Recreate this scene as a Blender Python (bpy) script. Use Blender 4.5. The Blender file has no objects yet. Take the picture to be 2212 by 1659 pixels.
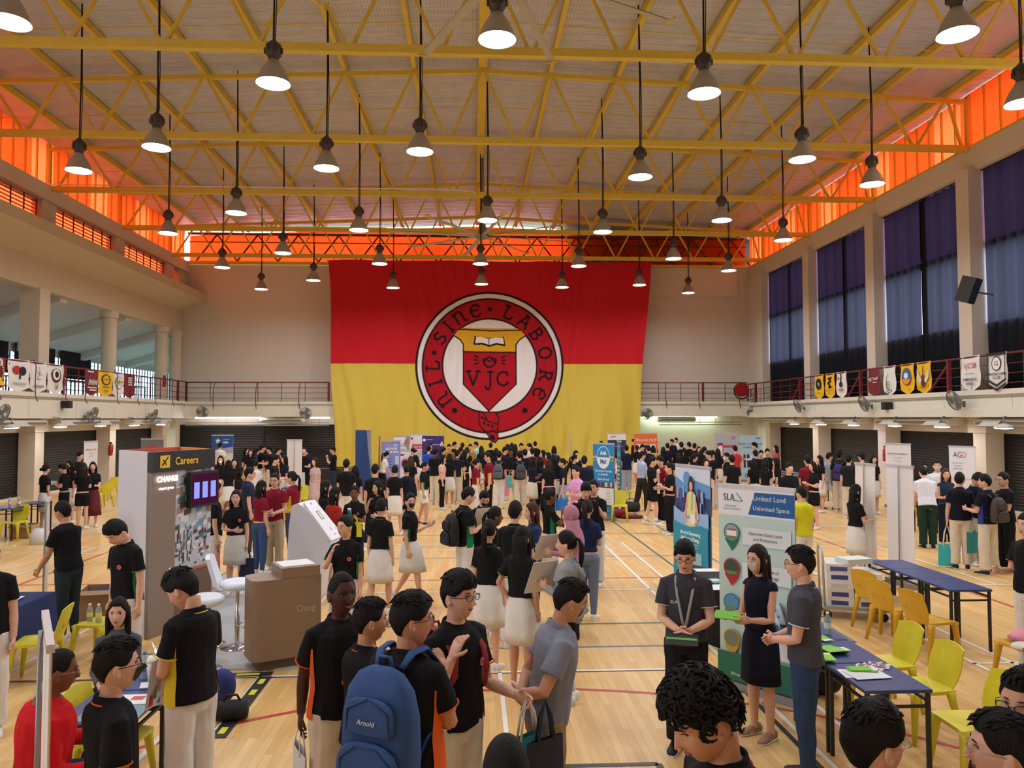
import bpy, bmesh, math, random
import numpy as np
from mathutils import Vector as V, Matrix as M, Euler
rnd = random.Random(7)
PI = math.pi
scene = bpy.context.scene
COL = scene.collection
# ---------------------------------------------------------------- camera
F, YAW, PITCH, ROLL, H = 1670.6, .0512, .0435, .0014, 2.794
cam = bpy.data.cameras.new('camera'); camo = bpy.data.objects.new('camera', cam); COL.objects.link(camo)
cam.sensor_width = 36; cam.lens = 36 * F / 2212; cam.clip_end = 400; cam.clip_start = .05
_f = V((math.sin(YAW)*math.cos(PITCH), math.cos(YAW)*math.cos(PITCH), math.sin(PITCH)))
_r = V((math.cos(YAW), -math.sin(YAW), 0)); _u = _r.cross(_f)
_r, _u = math.cos(ROLL)*_r - math.sin(ROLL)*_u, math.sin(ROLL)*_r + math.cos(ROLL)*_u
camo.matrix_world = M(((_r.x, _u.x, -_f.x, 0), (_r.y, _u.y, -_f.y, 0), (_r.z, _u.z, -_f.z, H), (0, 0, 0, 1)))
scene.camera = camo
def ray(px, py): return _f*F + _r*(px-1106) + _u*(829.5-py)
def gz(px, py, z=0.0):            # survey: where the sight line meets height z
    d = ray(px, py); t = (z-H)/d.z; return V((d.x*t, d.y*t, z))
def gy(px, py, y):                # survey: where it meets the vertical plane at depth y
    d = ray(px, py); t = y/d.y; return V((d.x*t, y, H+d.z*t))
def gx(px, py, x):                # survey: where it meets the vertical plane at side x
    d = ray(px, py); t = x/d.x; return V((x, d.y*t, H+d.z*t))
# ---------------------------------------------------------------- world, exposure
w = bpy.data.worlds.new('sky'); scene.world = w; w.use_nodes = True
nt = w.node_tree; bgn = nt.nodes['Background']
bgn.inputs[0].default_value = (.80, .88, 1.0, 1); bgn.inputs[1].default_value = 5.4
scene.view_settings.view_transform = 'Standard'; scene.view_settings.look = 'None'
scene.view_settings.gamma = 1; scene.view_settings.use_curve_mapping = False
scene.view_settings.exposure = 0.52
scene.cycles.max_bounces = 6; scene.cycles.diffuse_bounces = 3; scene.cycles.transparent_max_bounces = 12
scene.cycles.sample_clamp_indirect = 6.0
LAMP = 84.0
# ---------------------------------------------------------------- materials
def lin(c):
    return tuple(((v/255)/12.92 if v/255 <= .04045 else ((v/255+.055)/1.055)**2.4) for v in c) + (1,)
MC = {}
def mat(name, rgb, rough=.6, metal=0, bump=0, bscale=40, emit=0, spec=.5, var=0, alpha=1):
    if name in MC: return MC[name]
    m = bpy.data.materials.new(name); m.use_nodes = True; t = m.node_tree; b = t.nodes['Principled BSDF']
    c = lin(rgb); b.inputs['Base Color'].default_value = c; b.inputs['Roughness'].default_value = rough
    b.inputs['Metallic'].default_value = metal; b.inputs['Specular IOR Level'].default_value = spec
    if emit: b.inputs['Emission Color'].default_value = c; b.inputs['Emission Strength'].default_value = emit
    if alpha < 1: b.inputs['Alpha'].default_value = alpha
    if bump or var:
        tc = t.nodes.new('ShaderNodeTexCoord'); n = t.nodes.new('ShaderNodeTexNoise')
        n.inputs['Scale'].default_value = bscale; n.inputs['Detail'].default_value = 4
        t.links.new(tc.outputs['Object'], n.inputs['Vector'])
        if bump:
            bp = t.nodes.new('ShaderNodeBump'); bp.inputs['Strength'].default_value = bump; bp.inputs['Distance'].default_value = .02
            t.links.new(n.outputs['Fac'], bp.inputs['Height']); t.links.new(bp.outputs['Normal'], b.inputs['Normal'])
        if var:
            mr = t.nodes.new('ShaderNodeMapRange'); mr.inputs['To Min'].default_value = 1-var; mr.inputs['To Max'].default_value = 1+var*.5
            mx = t.nodes.new('ShaderNodeMix'); mx.data_type = 'RGBA'; mx.blend_type = 'MULTIPLY'; mx.inputs[0].default_value = 1
            mx.inputs[6].default_value = c; t.links.new(n.outputs['Fac'], mr.inputs['Value']); t.links.new(mr.outputs['Result'], mx.inputs[7])
            t.links.new(mx.outputs[2], b.inputs['Base Color'])
    MC[name] = m; return m
def omat(name, rough=.8, bump=.3, bscale=30, sub=0, spec=.3, stretch=None):
    """colour of the thing itself comes from object.color, so copies can share mesh data"""
    if name in MC: return MC[name]
    m = bpy.data.materials.new(name); m.use_nodes = True; t = m.node_tree; b = t.nodes['Principled BSDF']
    oi = t.nodes.new('ShaderNodeObjectInfo'); b.inputs['Roughness'].default_value = rough; b.inputs['Specular IOR Level'].default_value = spec
    tc = t.nodes.new('ShaderNodeTexCoord'); n = t.nodes.new('ShaderNodeTexNoise'); n.inputs['Scale'].default_value = bscale; n.inputs['Detail'].default_value = 3
    src = tc.outputs['Object']
    if stretch:
        mp = t.nodes.new('ShaderNodeMapping'); mp.inputs['Scale'].default_value = stretch; t.links.new(src, mp.inputs['Vector']); src = mp.outputs['Vector']
    t.links.new(src, n.inputs['Vector'])
    mr = t.nodes.new('ShaderNodeMapRange'); mr.inputs['To Min'].default_value = .82; mr.inputs['To Max'].default_value = 1.12
    mx = t.nodes.new('ShaderNodeMix'); mx.data_type = 'RGBA'; mx.blend_type = 'MULTIPLY'; mx.inputs[0].default_value = 1
    t.links.new(oi.outputs['Color'], mx.inputs[6]); t.links.new(n.outputs['Fac'], mr.inputs['Value']); t.links.new(mr.outputs['Result'], mx.inputs[7])
    t.links.new(mx.outputs[2], b.inputs['Base Color'])
    bp = t.nodes.new('ShaderNodeBump'); bp.inputs['Strength'].default_value = bump; bp.inputs['Distance'].default_value = .015
    t.links.new(n.outputs['Fac'], bp.inputs['Height']); t.links.new(bp.outputs['Normal'], b.inputs['Normal'])
    MC[name] = m; return m
def translucent(name, rgb, trans, tcol=None, rough=.8):
    if name in MC: return MC[name]
    m = bpy.data.materials.new(name); m.use_nodes = True; t = m.node_tree; t.nodes.clear()
    o = t.nodes.new('ShaderNodeOutputMaterial'); d = t.nodes.new('ShaderNodeBsdfDiffuse'); s = t.nodes.new('ShaderNodeBsdfTranslucent'); x = t.nodes.new('ShaderNodeMixShader')
    d.inputs[0].default_value = lin(rgb); s.inputs[0].default_value = lin(tcol or rgb); x.inputs[0].default_value = trans
    t.links.new(d.outputs[0], x.inputs[1]); t.links.new(s.outputs[0], x.inputs[2]); t.links.new(x.outputs[0], o.inputs[0])
    MC[name] = m; return m
def sheer(name, rgb, tcol, k):
    """thin tinted sheet that lets k of the light straight through"""
    if name in MC: return MC[name]
    m = bpy.data.materials.new(name); m.use_nodes = True; t = m.node_tree; t.nodes.clear()
    o = t.nodes.new('ShaderNodeOutputMaterial'); d = t.nodes.new('ShaderNodeBsdfDiffuse'); s = t.nodes.new('ShaderNodeBsdfTransparent'); x = t.nodes.new('ShaderNodeMixShader')
    d.inputs[0].default_value = lin(rgb); s.inputs[0].default_value = lin(tcol); x.inputs[0].default_value = k
    t.links.new(d.outputs[0], x.inputs[1]); t.links.new(s.outputs[0], x.inputs[2]); t.links.new(x.outputs[0], o.inputs[0])
    MC[name] = m; return m
def emis(name, rgb, s):
    if name in MC: return MC[name]
    m = bpy.data.materials.new(name); m.use_nodes = True; t = m.node_tree; t.nodes.clear()
    o = t.nodes.new('ShaderNodeOutputMaterial'); e = t.nodes.new('ShaderNodeEmission'); e.inputs[0].default_value = lin(rgb); e.inputs[1].default_value = s
    t.links.new(e.outputs[0], o.inputs[0]); MC[name] = m; return m
def P(rgb, rough=.6): return mat('paint_%d_%d_%d_%d' % (*rgb, int(rough*10)), rgb, rough)
# ---------------------------------------------------------------- mesh builder
class MB:
    def __init__(s): s.bm = bmesh.new(); s.mats = []
    def mi(s, m):
        if m is None: return 0
        if m not in s.mats: s.mats.append(m)
        return s.mats.index(m)
    def face(s, pts, m=None):
        f = s.bm.faces.new([s.bm.verts.new(p) for p in pts]); f.material_index = s.mi(m); return f
    def box(s, c, d, m=None, rot=None):
        k = s.mi(m); r = rot or M.Identity(3)
        if isinstance(rot, (int, float)): r = M.Rotation(rot, 3, 'Z')
        vs = [s.bm.verts.new(V(c)+r @ V((d[0]/2*a, d[1]/2*b, d[2]/2*e))) for a in (-1, 1) for b in (-1, 1) for e in (-1, 1)]
        for q in ((0, 1, 3, 2), (4, 6, 7, 5), (0, 4, 5, 1), (2, 3, 7, 6), (0, 2, 6, 4), (1, 5, 7, 3)):
            s.bm.faces.new([vs[i] for i in q]).material_index = k
        return s
    def bb(s, a, b, m=None): return s.box([(a[i]+b[i])/2 for i in range(3)], [abs(b[i]-a[i]) for i in range(3)], m)
    def bar(s, p, q, w, h, m=None, up=(0, 0, 1)):
        p, q = V(p), V(q); y = (q-p).normalized(); x = y.cross(V(up))
        if x.length < 1e-4: x = y.cross(V((0, 1, 0)))
        x.normalize(); z = x.cross(y); r = M((x, y, z)).transposed()
        return s.box((p+q)/2, (w, (q-p).length, h), m, r)
    def loft(s, rings, m=None, n=12, cap=True):
        k = s.mi(m); R = []
        for c, u, v in rings:
            c, u, v = V(c), V(u), V(v)
            R.append([s.bm.verts.new(c+u*math.cos(2*PI*i/n)+v*math.sin(2*PI*i/n)) for i in range(n)])
        for a, b in zip(R, R[1:]):
            for i in range(n):
                f = s.bm.faces.new((a[i], a[(i+1) % n], b[(i+1) % n], b[i])); f.material_index = k; f.smooth = True
        if cap:
            s.bm.faces.new(R[0][::-1]).material_index = k; s.bm.faces.new(R[-1]).material_index = k
        return s
    def tube(s, pts, r, m=None, n=8, cap=True, flat=1.0, side=None):
        pts = [V(p) for p in pts]; N = len(pts)
        rs = r if isinstance(r, (list, tuple)) else [r]*N
        rings = []; prev = V(side) if side else None
        for i, p in enumerate(pts):
            t = (pts[min(i+1, N-1)]-pts[max(i-1, 0)]).normalized()
            if prev is None: prev = V((1, 0, 0)) if abs(t.x) < .8 else V((0, 1, 0))
            u = prev - t*prev.dot(t)
            if u.length < 1e-4: u = t.orthogonal()
            u.normalize(); v = t.cross(u); prev = u
            rings.append((p, u*rs[i], v*rs[i]*flat))
        return s.loft(rings, m, n, cap)
    def lathe(s, prof, c=(0, 0, 0), m=None, n=20, cap=False):
        return s.loft([(V(c)+V((0, 0, z)), V((r, 0, 0)), V((0, r, 0))) for r, z in prof], m, n, cap)
    def ball(s, c, r, m=None, n=10, rot=None):
        c = V(c); r = V(r) if hasattr(r, '__len__') else V((r, r, r)); rot = rot or M.Identity(3); rings = []
        for j in range(n+1):
            a = PI*(j/n); a = min(max(a, .02), PI-.02)
            rings.append((c+rot @ V((0, 0, -math.cos(a)*r.z)), rot @ V((r.x*math.sin(a), 0, 0)), rot @ V((0, r.y*math.sin(a), 0))))
        return s.loft(rings, m, n+4)
    def grid(s, fn, nu, nv, m=None, smooth=True, double=0):
        k = s.mi(m); g = [[s.bm.verts.new(fn(i/nu, j/nv)) for j in range(nv+1)] for i in range(nu+1)]
        for i in range(nu):
            for j in range(nv):
                f = s.bm.faces.new((g[i][j], g[i+1][j], g[i+1][j+1], g[i][j+1])); f.material_index = k; f.smooth = smooth
        return s
    def prism(s, pts, d, m=None):
        """flat outline pts (3D, planar) pushed by vector d"""
        k = s.mi(m); a = [s.bm.verts.new(p) for p in pts]; b = [s.bm.verts.new(V(p)+V(d)) for p in pts]; n = len(a)
        s.bm.faces.new(a[::-1]).material_index = k; s.bm.faces.new(b).material_index = k
        for i in range(n): s.bm.faces.new((a[i], a[(i+1) % n], b[(i+1) % n], b[i])).material_index = k
        return s
    # flat printing on the -Y side of the local x-z plane, layer by layer
    lay = 0
    def up(s): s.lay += 1; return -.0012*s.lay - s.y0
    y0 = 0.0
    def pr(s, x0, z0, x1, z1, m): y = s.up(); s.face([(x0, y, z0), (x1, y, z0), (x1, y, z1), (x0, y, z1)], m); return s
    def pp(s, pts, m): y = s.up(); s.face([(x, y, z) for x, z in pts], m); return s
    def pd(s, x, z, r, m, n=28, rz=None): return s.pp([(x+r*math.cos(2*PI*i/n), z+(rz or r)*math.sin(2*PI*i/n)) for i in range(n)], m)
    def pst(s, pts, wd, m):
        y = s.up()
        for a, b in zip(pts, pts[1:]):
            a, b = V((a[0], a[1])), V((b[0], b[1])); t = (b-a)
            if t.length < 1e-6: continue
            t.normalize(); nn = V((-t.y, t.x))*wd/2; e = t*wd*.3
            q = [a-e-nn, b+e-nn, b+e+nn, a-e+nn]; s.face([(p.x, y, p.y) for p in q], m)
        return s
    def tx(s, text, x, z, size, m, al='CENTER', sx=1.0, bold=0.0, rot=0, shear=0):
        y = s.up(); me = textmesh(text, al, bold, shear); k = s.mi(m); c, sn = math.cos(rot), math.sin(rot)
        vs = []
        for v in me[0]:
            a, b = v[0]*size*sx, v[1]*size; vs.append(s.bm.verts.new((x+a*c-b*sn, y, z+a*sn+b*c)))
        for f in me[1]:
            try: s.bm.faces.new([vs[i] for i in f]).material_index = k
            except ValueError: pass
        return s
    def build(s, name, parent=None, loc=None, rz=0, smooth=False, color=None, kind=None):
        me = bpy.data.meshes.new(name); s.bm.normal_update(); s.bm.to_mesh(me); s.bm.free()
        for m in s.mats: me.materials.append(m)
        if smooth:
            for p in me.polygons: p.use_smooth = True
        o = bpy.data.objects.new(name, me); COL.objects.link(o)
        if parent: o.parent = parent
        if loc is not None: o.location = loc
        if rz: o.rotation_euler.z = rz
        if color is not None: o.color = lin(color)
        if kind: o['kind'] = kind
        return o
_TX = {}; TRASH2 = []
WORK = bpy.data.scenes.new('workbench')      # small empty scene where modifiers and text are turned into meshes
def baked(o):
    WORK.collection.objects.link(o); vl = WORK.view_layers[0]; vl.update()
    me = bpy.data.meshes.new_from_object(o.evaluated_get(vl.depsgraph)); WORK.collection.objects.unlink(o); return me
def textmesh(text, al='CENTER', bold=0.0, shear=0):
    k = (text, al, bold, shear)
    if k not in _TX:
        cu = bpy.data.curves.new('t', 'FONT'); cu.body = text; cu.align_x = al; cu.offset = bold; cu.resolution_u = 3; cu.shear = shear
        o = bpy.data.objects.new('t', cu); me = baked(o)
        _TX[k] = ([tuple(v.co) for v in me.vertices], [tuple(p.vertices) for p in me.polygons])
        TRASH2.extend((o, cu, me))
    return _TX[k]
def smooth_by_angle(o, a=35):
    for p in o.data.polygons: p.use_smooth = True
    try: o.data.set_sharp_from_angle(angle=math.radians(a))
    except Exception: pass
def T(name, label, cat, loc=(0, 0, 0), rz=0, group=None):
    o = bpy.data.objects.new(name, None); o.empty_display_size = .1; COL.objects.link(o); o.location = loc; o.rotation_euler.z = rz
    return tag(o, label, cat, group)
def tag(o, label, cat, group=None, kind=None):
    o['label'] = label; o['category'] = cat
    if group: o['group'] = group
    if kind: o['kind'] = kind
    return o
def S(mb, name, **k): return mb.build(name, kind='structure', **k)
def dup(root, loc, rz=0, label=None, group=None, colors=None, scale=None):
    r = root.copy(); COL.objects.link(r); r.location = loc; r.rotation_euler.z = rz
    if scale: r.scale = scale
    if label: r['label'] = label
    if group: r['group'] = group
    kids = [o for o in CH.get(root.name, []) or root.children]
    for ch in kids:
        c = ch.copy(); COL.objects.link(c); c.parent = r
        if colors and c.name.split('.')[0] in colors: c.color = lin(colors[c.name.split('.')[0]])
        for g in ch.children:
            d = g.copy(); COL.objects.link(d); d.parent = c
    return r
CH = {}
# ================================================================ THE HALL
WALL = mat('wall_paint', (216, 205, 190), .85, bump=.05, bscale=3, var=.06)
SLABM = mat('slab_paint', (226, 222, 206), .8, var=.05, bscale=2)
YEL = mat('yellow_steel', (218, 190, 72), .5, var=.15, bscale=5)
RED = mat('maroon_steel', (112, 24, 34), .5)
BLK = mat('black_metal', (28, 28, 30), .5)
GREYM = mat('grey_metal', (150, 150, 148), .4, .6)
WHT = mat('white_plastic', (235, 235, 235), .45)
DARK = mat('dark_void', (20, 20, 22), .8)
FOIL = mat('roof_foil', (206, 208, 222), .5, .25, bump=.6, bscale=2.2, var=.22)
def foil_net():
    t = FOIL.node_tree; b = t.nodes['Principled BSDF']
    tc = t.nodes.new('ShaderNodeTexCoord'); mp = t.nodes.new('ShaderNodeMapping'); mp.inputs['Scale'].default_value = (.25, 2.2, 1)
    n = t.nodes.new('ShaderNodeTexNoise'); n.inputs['Scale'].default_value = 1.6; n.inputs['Detail'].default_value = 5
    t.links.new(tc.outputs['Object'], mp.inputs[0]); t.links.new(mp.outputs[0], n.inputs[0])
    bp = t.nodes.new('ShaderNodeBump'); bp.inputs['Strength'].default_value = .9; bp.inputs['Distance'].default_value = .12
    t.links.new(n.outputs['Fac'], bp.inputs['Height'])
    br = t.nodes.new('ShaderNodeTexBrick'); br.offset = 0; br.inputs['Scale'].default_value = 1; br.inputs['Mortar Size'].default_value = .008
    br.inputs['Brick Width'].default_value = .09; br.inputs['Row Height'].default_value = .09
    br.inputs['Color1'].default_value = br.inputs['Color2'].default_value = (1, 1, 1, 1); br.inputs['Mortar'].default_value = (.45, .42, .4, 1)
    t.links.new(tc.outputs['Object'], br.inputs['Vector'])
    src = b.inputs['Base Color'].links[0].from_socket
    mx = t.nodes.new('ShaderNodeMix'); mx.data_type = 'RGBA'; mx.blend_type = 'MULTIPLY'; mx.inputs[0].default_value = .5
    t.links.new(src, mx.inputs[6]); t.links.new(br.outputs['Color'], mx.inputs[7]); t.links.new(mx.outputs[2], b.inputs['Base Color'])
    t.links.new(bp.outputs['Normal'], b.inputs['Normal'])
foil_net()
def wood():
    m = bpy.data.materials.new('court_wood'); m.use_nodes = True; t = m.node_tree; b = t.nodes['Principled BSDF']
    tc = t.nodes.new('ShaderNodeTexCoord'); mp = t.nodes.new('ShaderNodeMapping'); mp.inputs['Rotation'].default_value = (0, 0, PI/2)
    br = t.nodes.new('ShaderNodeTexBrick'); br.offset = .37; br.inputs['Scale'].default_value = 1; br.inputs['Mortar Size'].default_value = .0016
    br.inputs['Brick Width'].default_value = .95; br.inputs['Row Height'].default_value = .075; br.inputs['Bias'].default_value = 0
    br.inputs['Color1'].default_value = lin((236, 198, 132)); br.inputs['Color2'].default_value = lin((220, 175, 110)); br.inputs['Mortar'].default_value = lin((200, 154, 96))
    n = t.nodes.new('ShaderNodeTexNoise'); n.inputs['Scale'].default_value = .5; n.inputs['Detail'].default_value = 6
    mp2 = t.nodes.new('ShaderNodeMapping'); mp2.inputs['Scale'].default_value = (14, .8, 1); n2 = t.nodes.new('ShaderNodeTexNoise'); n2.inputs['Scale'].default_value = 3; n2.inputs['Detail'].default_value = 6
    t.links.new(tc.outputs['Object'], mp.inputs[0]); t.links.new(mp.outputs[0], br.inputs['Vector']); t.links.new(tc.outputs['Object'], n.inputs[0])
    t.links.new(tc.outputs['Object'], mp2.inputs[0]); t.links.new(mp2.outputs[0], n2.inputs[0])
    mr = t.nodes.new('ShaderNodeMapRange'); mr.inputs['To Min'].default_value = .86; mr.inputs['To Max'].default_value = 1.12
    mr2 = t.nodes.new('ShaderNodeMapRange'); mr2.inputs['To Min'].default_value = .84; mr2.inputs['To Max'].default_value = 1.14
    t.links.new(n.outputs['Fac'], mr.inputs[0]); t.links.new(n2.outputs['Fac'], mr2.inputs[0])
    mu = t.nodes.new('ShaderNodeMath'); mu.operation = 'MULTIPLY'; t.links.new(mr.outputs[0], mu.inputs[0]); t.links.new(mr2.outputs[0], mu.inputs[1])
    mx = t.nodes.new('ShaderNodeMix'); mx.data_type = 'RGBA'; mx.blend_type = 'MULTIPLY'; mx.inputs[0].default_value = 1
    t.links.new(br.outputs['Color'], mx.inputs[6]); t.links.new(mu.outputs[0], mx.inputs[7]); t.links.new(mx.outputs[2], b.inputs['Base Color'])
    b.inputs['Roughness'].default_value = .33; b.inputs['Specular IOR Level'].default_value = .4
    return m
WOOD = wood()
# ---- floor with its court markings
fl = MB(); fl.face([(-16, -6, 0), (16, -6, 0), (16, 41.5, 0), (-16, 41.5, 0)], WOOD)
LW, LB, LK, LR, LG = (mat('line_'+n, c, .4) for n, c in (('white', (240, 238, 232)), ('blue', (98, 128, 160)), ('black', (48, 46, 50)), ('red', (190, 62, 60)), ('green', (52, 104, 82))))
def ln(x0, y0, x1, y1, m, z, w=.05):
    if x0 == x1: fl.face([(x0-w/2, y0, z), (x0+w/2, y0, z), (x0+w/2, y1, z), (x0-w/2, y1, z)], m)
    else: fl.face([(x0, y0-w/2, z), (x1, y0-w/2, z), (x1, y0+w/2, z), (x0, y0+w/2, z)], m)
def badminton(x0, y0):
    z = .004
    for x in (x0+.02, x0+.46, x0+5.64, x0+6.08): ln(x, y0, x, y0+13.4, LW, z, .045)
    for y in (0, .76, 4.72, 8.68, 12.64, 13.4): ln(x0, y0+y, x0+6.1, y0+y, LW, z, .045)
    for a, b in ((0, 4.72), (8.68, 13.4)): ln(x0+3.05, y0+a, x0+3.05, y0+b, LW, z, .045)
CX = 3.353
for k in (-1, 0, 1):
    badminton(CX-6.1+k*8.42, 3.9); badminton(CX-6.1+k*8.42, 19.5)
bx0, bx1 = -4.45, 4.75      # volleyball in blue
for x in (bx0, bx1): ln(x, 9.5, x, 27.6, LB, .0028)
for y in (9.5, 15.6, 18.6, 21.6, 27.6): ln(bx0, y, bx1, y, LB, .0028)
gx0, gx1 = -3.5, 3.78
for x in (gx0, gx1): ln(x, 10.55, x, 26.5, LG, .0024)
for y in (10.55, 26.5): ln(gx0, y, gx1, y, LG, .0024)
for x in (-7.6, 7.95): ln(x, 3.2, x, 31, LR, .002)
ln(-7.6, 13.5, 7.95, 13.5, LR, .002); ln(-7.6, 31, 7.95, 31, LR, .002)
arc = [(.45+4.93*math.cos(a), 3.15+4.93*math.sin(a)) for a in [PI*i/48 for i in range(49)]]
for a, b in zip(arc, arc[1:]):
    def off(p, r): d = V((p[0]-.45, p[1]-3.15)); return (.45+d.x*r/4.93, 3.15+d.y*r/4.93, .0016)
    fl.face([off(a, 4.9), off(b, 4.9), off(b, 4.96), off(a, 4.96)], LR)
ln(-9.5, 8.6, 2.78, 8.6, LK, .0032); ln(2.78, 2.5, 2.78, 8.6, LK, .0032)
ln(-2.2, 6.3, 1.5, 6.3, LK, .0036, .06); ln(1.5, 2.5, 1.5, 6.3, LK, .0036, .06); ln(-2.2, 2.5, -2.2, 6.3, LK, .0036, .06)
S(fl, 'floor')
ZB, ZR, ZE = 10.88, 13.25, 12.6          # truss foot, roof ridge, roof eave
YT = [16.8, 22.3, 27.8, 33.3, 38.8]
XL, XR = -15.0, 15.0
YB = 41.0
# ---- back wall
bw = MB(); bw.bb((-15.4, YB, 0), (-6.9, YB+.3, 10.9), WALL); bw.bb((-6.9, YB, 0), (15.4, YB+.3, 10.9), WALL)
bw.bb((8.7, YB-.12, 9.32), (14.3, YB, 10.9), WALL)
S(bw, 'wall_back')
sh = mat('shutter_dark', (34, 33, 32), .55, .3)
def shutter(name, p, q, z0, z1, n):
    """roller shutter between ground points p and q, slats as ridges"""
    mb = MB(); p, q = V((*p, 0)), V((*q, 0)); t = (q-p).normalized(); nr = V((t.y, -t.x, 0))
    rows = int((z1-z0)/.09)
    for i in range(rows):
        z = z0+(z1-z0)*i/rows; zz = z0+(z1-z0)*(i+1)/rows
        a, b = p+nr*.0, q+nr*.0
        mb.face([(a.x, a.y, z), (b.x, b.y, z), (b.x+nr.x*.025, b.y+nr.y*.025, (z+zz)/2), (a.x+nr.x*.025, a.y+nr.y*.025, (z+zz)/2)], sh)
        mb.face([(a.x+nr.x*.025, a.y+nr.y*.025, (z+zz)/2), (b.x+nr.x*.025, b.y+nr.y*.025, (z+zz)/2), (b.x, b.y, zz), (a.x, a.y, zz)], sh)
    mb.bar(p+V((0, 0, z0+.05)), q+V((0, 0, z0+.05)), .06, .08, sh)
    for i in range(n+1):
        c = p+(q-p)*i/n; mb.box((c.x+nr.x*.03, c.y+nr.y*.03, (z0+z1)/2), (.09, .09, z1-z0), DARK, math.atan2(t.y, t.x))
    return S(mb, name)
# ---- ground floor side walls, pillars and shutters
pil = mat('pillar_paint', (214, 200, 178), .8, var=.05, bscale=2)
for side, X, n0 in ((-1, -15.6, 'left'), (1, 15.6, 'right')):
    mb = MB(); mb.bb((X, -6, 0), (X+side*.3, YB, .12), WALL); mb.bb((X, -6, 2.3), (X+side*.3, YB, 3.5), WALL)
    mb.bb((X, -6, 0), (X+side*.3, 12, 3.5), WALL)
    for y in YT:
        mb.bb((X-side*.55, y-.28, 0), (X+side*.3, y+.28, 2.8), pil)
        mb.bb((X-side*.62, y-.42, 2.32), (X+side*.3, y+.42, 2.8), pil)
    mb.bb((X-side*.5, 40.3, 0), (X+side*.3, YB, 2.8), pil)
    S(mb, 'wall_%s' % n0)
ys = [12.0]+YT+[40.4]
k = 1
for side, X in ((-1, -15.62), (1, 15.62)):
    for a, b in zip(ys, ys[1:]):
        if a > 38: continue
        (shutter('door_%d' % k, (X, b-.28) if side < 0 else (X, a+.28), (X, a+.28) if side < 0 else (X, b-.28), .1, 2.35, 1)); k += 1
shutter('door_%d' % k, (-15.1, YB-.05), (-6.6, YB-.05), .02, 2.45, 2)
# ---- balconies
def slab(name, side, x0, z1):
    mb = MB(); xo = side*21
    mb.bb((x0, -6, 2.79), (xo, 42, z1), SLABM)
    mb.bb((x0-side*.07, -6, z1-.12), (x0+side*.3, 40, z1+.02), SLABM)
    mb.bb((x0-side*.025, -6, z1-.2), (x0+side*.3, 40, z1-.17), mat('groove', (150, 144, 130), .8))
    for y in range(14, 41, 3): mb.bb((x0-side*.004, y, 2.79), (x0, y+.015, z1-.12), mat('joint', (185, 178, 160), .8))
    return S(mb, name)
slab('trim_1', -1, -14.45, 3.64)
sr = slab('trim_2', 1, 14.45, 3.54)
mb = MB(); mb.bb((14.3, -6, 2.79), (14.45, 40, 3.06), SLABM); S(mb, 'trim_3')
mb = MB(); mb.bb((-14.45, 39.65, 2.86), (14.45, YB, 3.6), SLABM); mb.bb((-14.45, 39.6, 3.5), (14.45, 39.8, 3.62), SLABM)
mb.bb((-14.45, 39.63, 3.42), (14.45, 39.66, 3.44), mat('groove', (150, 144, 130), .8)); S(mb, 'trim_4')
# ---- left gallery: bulkhead, louvres, columns, outer wall
mb = MB()
prof = [(-13.85, 8.85), (-13.85, 9.24), (-15.0, 9.3), (-15.4, 9.3), (-15.4, 7.3), (-15.05, 7.3), (-15.05, 8.36)]
mb.prism([(x, 41, z) for x, z in prof], (0, -47, 0), mat('bulkhead_paint', (206, 190, 164), .85, var=.05, bscale=2))
S(mb, 'trim_5')
mb = MB(); mb.bb((-15.3, -6, 9.3), (-15.0, 41, 9.72), WALL); mb.bb((-15.35, -6, 10.4), (-14.8, 41, 10.95), WALL)
for y in YT+[11.3, 5.8]: mb.bb((-15.3, y-.45, 9.7), (-14.92, y+.45, 10.42), WALL)
mb.bb((-15.3, 40, 9.7), (-14.92, 41, 10.42), WALL)
S(mb, 'wall_left_upper')
lv = mat('louvre_orange', (205, 92, 40), .6); lvd = mat('louvre_bar', (96, 60, 50), .6)
n = 1
yy = [5.8, 11.3]+YT+[40.45]
ORANGE = translucent('orange_sheet', (240, 92, 40), .5, (255, 70, 22))
ORANGE2 = translucent('orange_sheet_pale', (255, 120, 70), .55, (255, 104, 52))
for a, b in zip(yy[2:], yy[3:]):
    mb = MB(); a2, b2 = a+.45, b-.45
    for i in range(5):
        z = 9.76+i*.13
        mb.face([(-15.12, a2, z), (-15.12, b2, z), (-15.22, b2, z+.1), (-15.22, a2, z+.1)], lv)
        mb.face([(-15.22, a2, z+.102), (-15.22, b2, z+.102), (-15.12, b2, z+.002), (-15.12, a2, z+.002)], lv)
    for i in range(int((b2-a2)/.75)+1):
        y = a2+.02+i*.75; mb.bb((-15.1, y, 9.72), (-15.06, y+.03, 10.4), lvd)
    mb.face([(-15.28, a2, 9.72), (-15.28, b2, 9.72), (-15.28, b2, 10.4), (-15.28, a2, 10.4)], ORANGE2)  # sheet added behind the slats to turn the daylight orange
    S(mb, 'window_%d' % n); n += 1
mb = MB()
for y in YT[1:]+[40.6]:
    if y < 30: mb.bb((-15.65, y-.33, 3.6), (-14.98, y+.33, 7.35), pil)
    else: mb.lathe([(.3, 3.6), (.3, 7.0)], (-15.3, y, 0), pil, 20); mb.lathe([(.36, 7.0), (.36, 7.32)], (-15.3, y, 0), pil, 20)
S(mb, 'trim_6')
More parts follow.
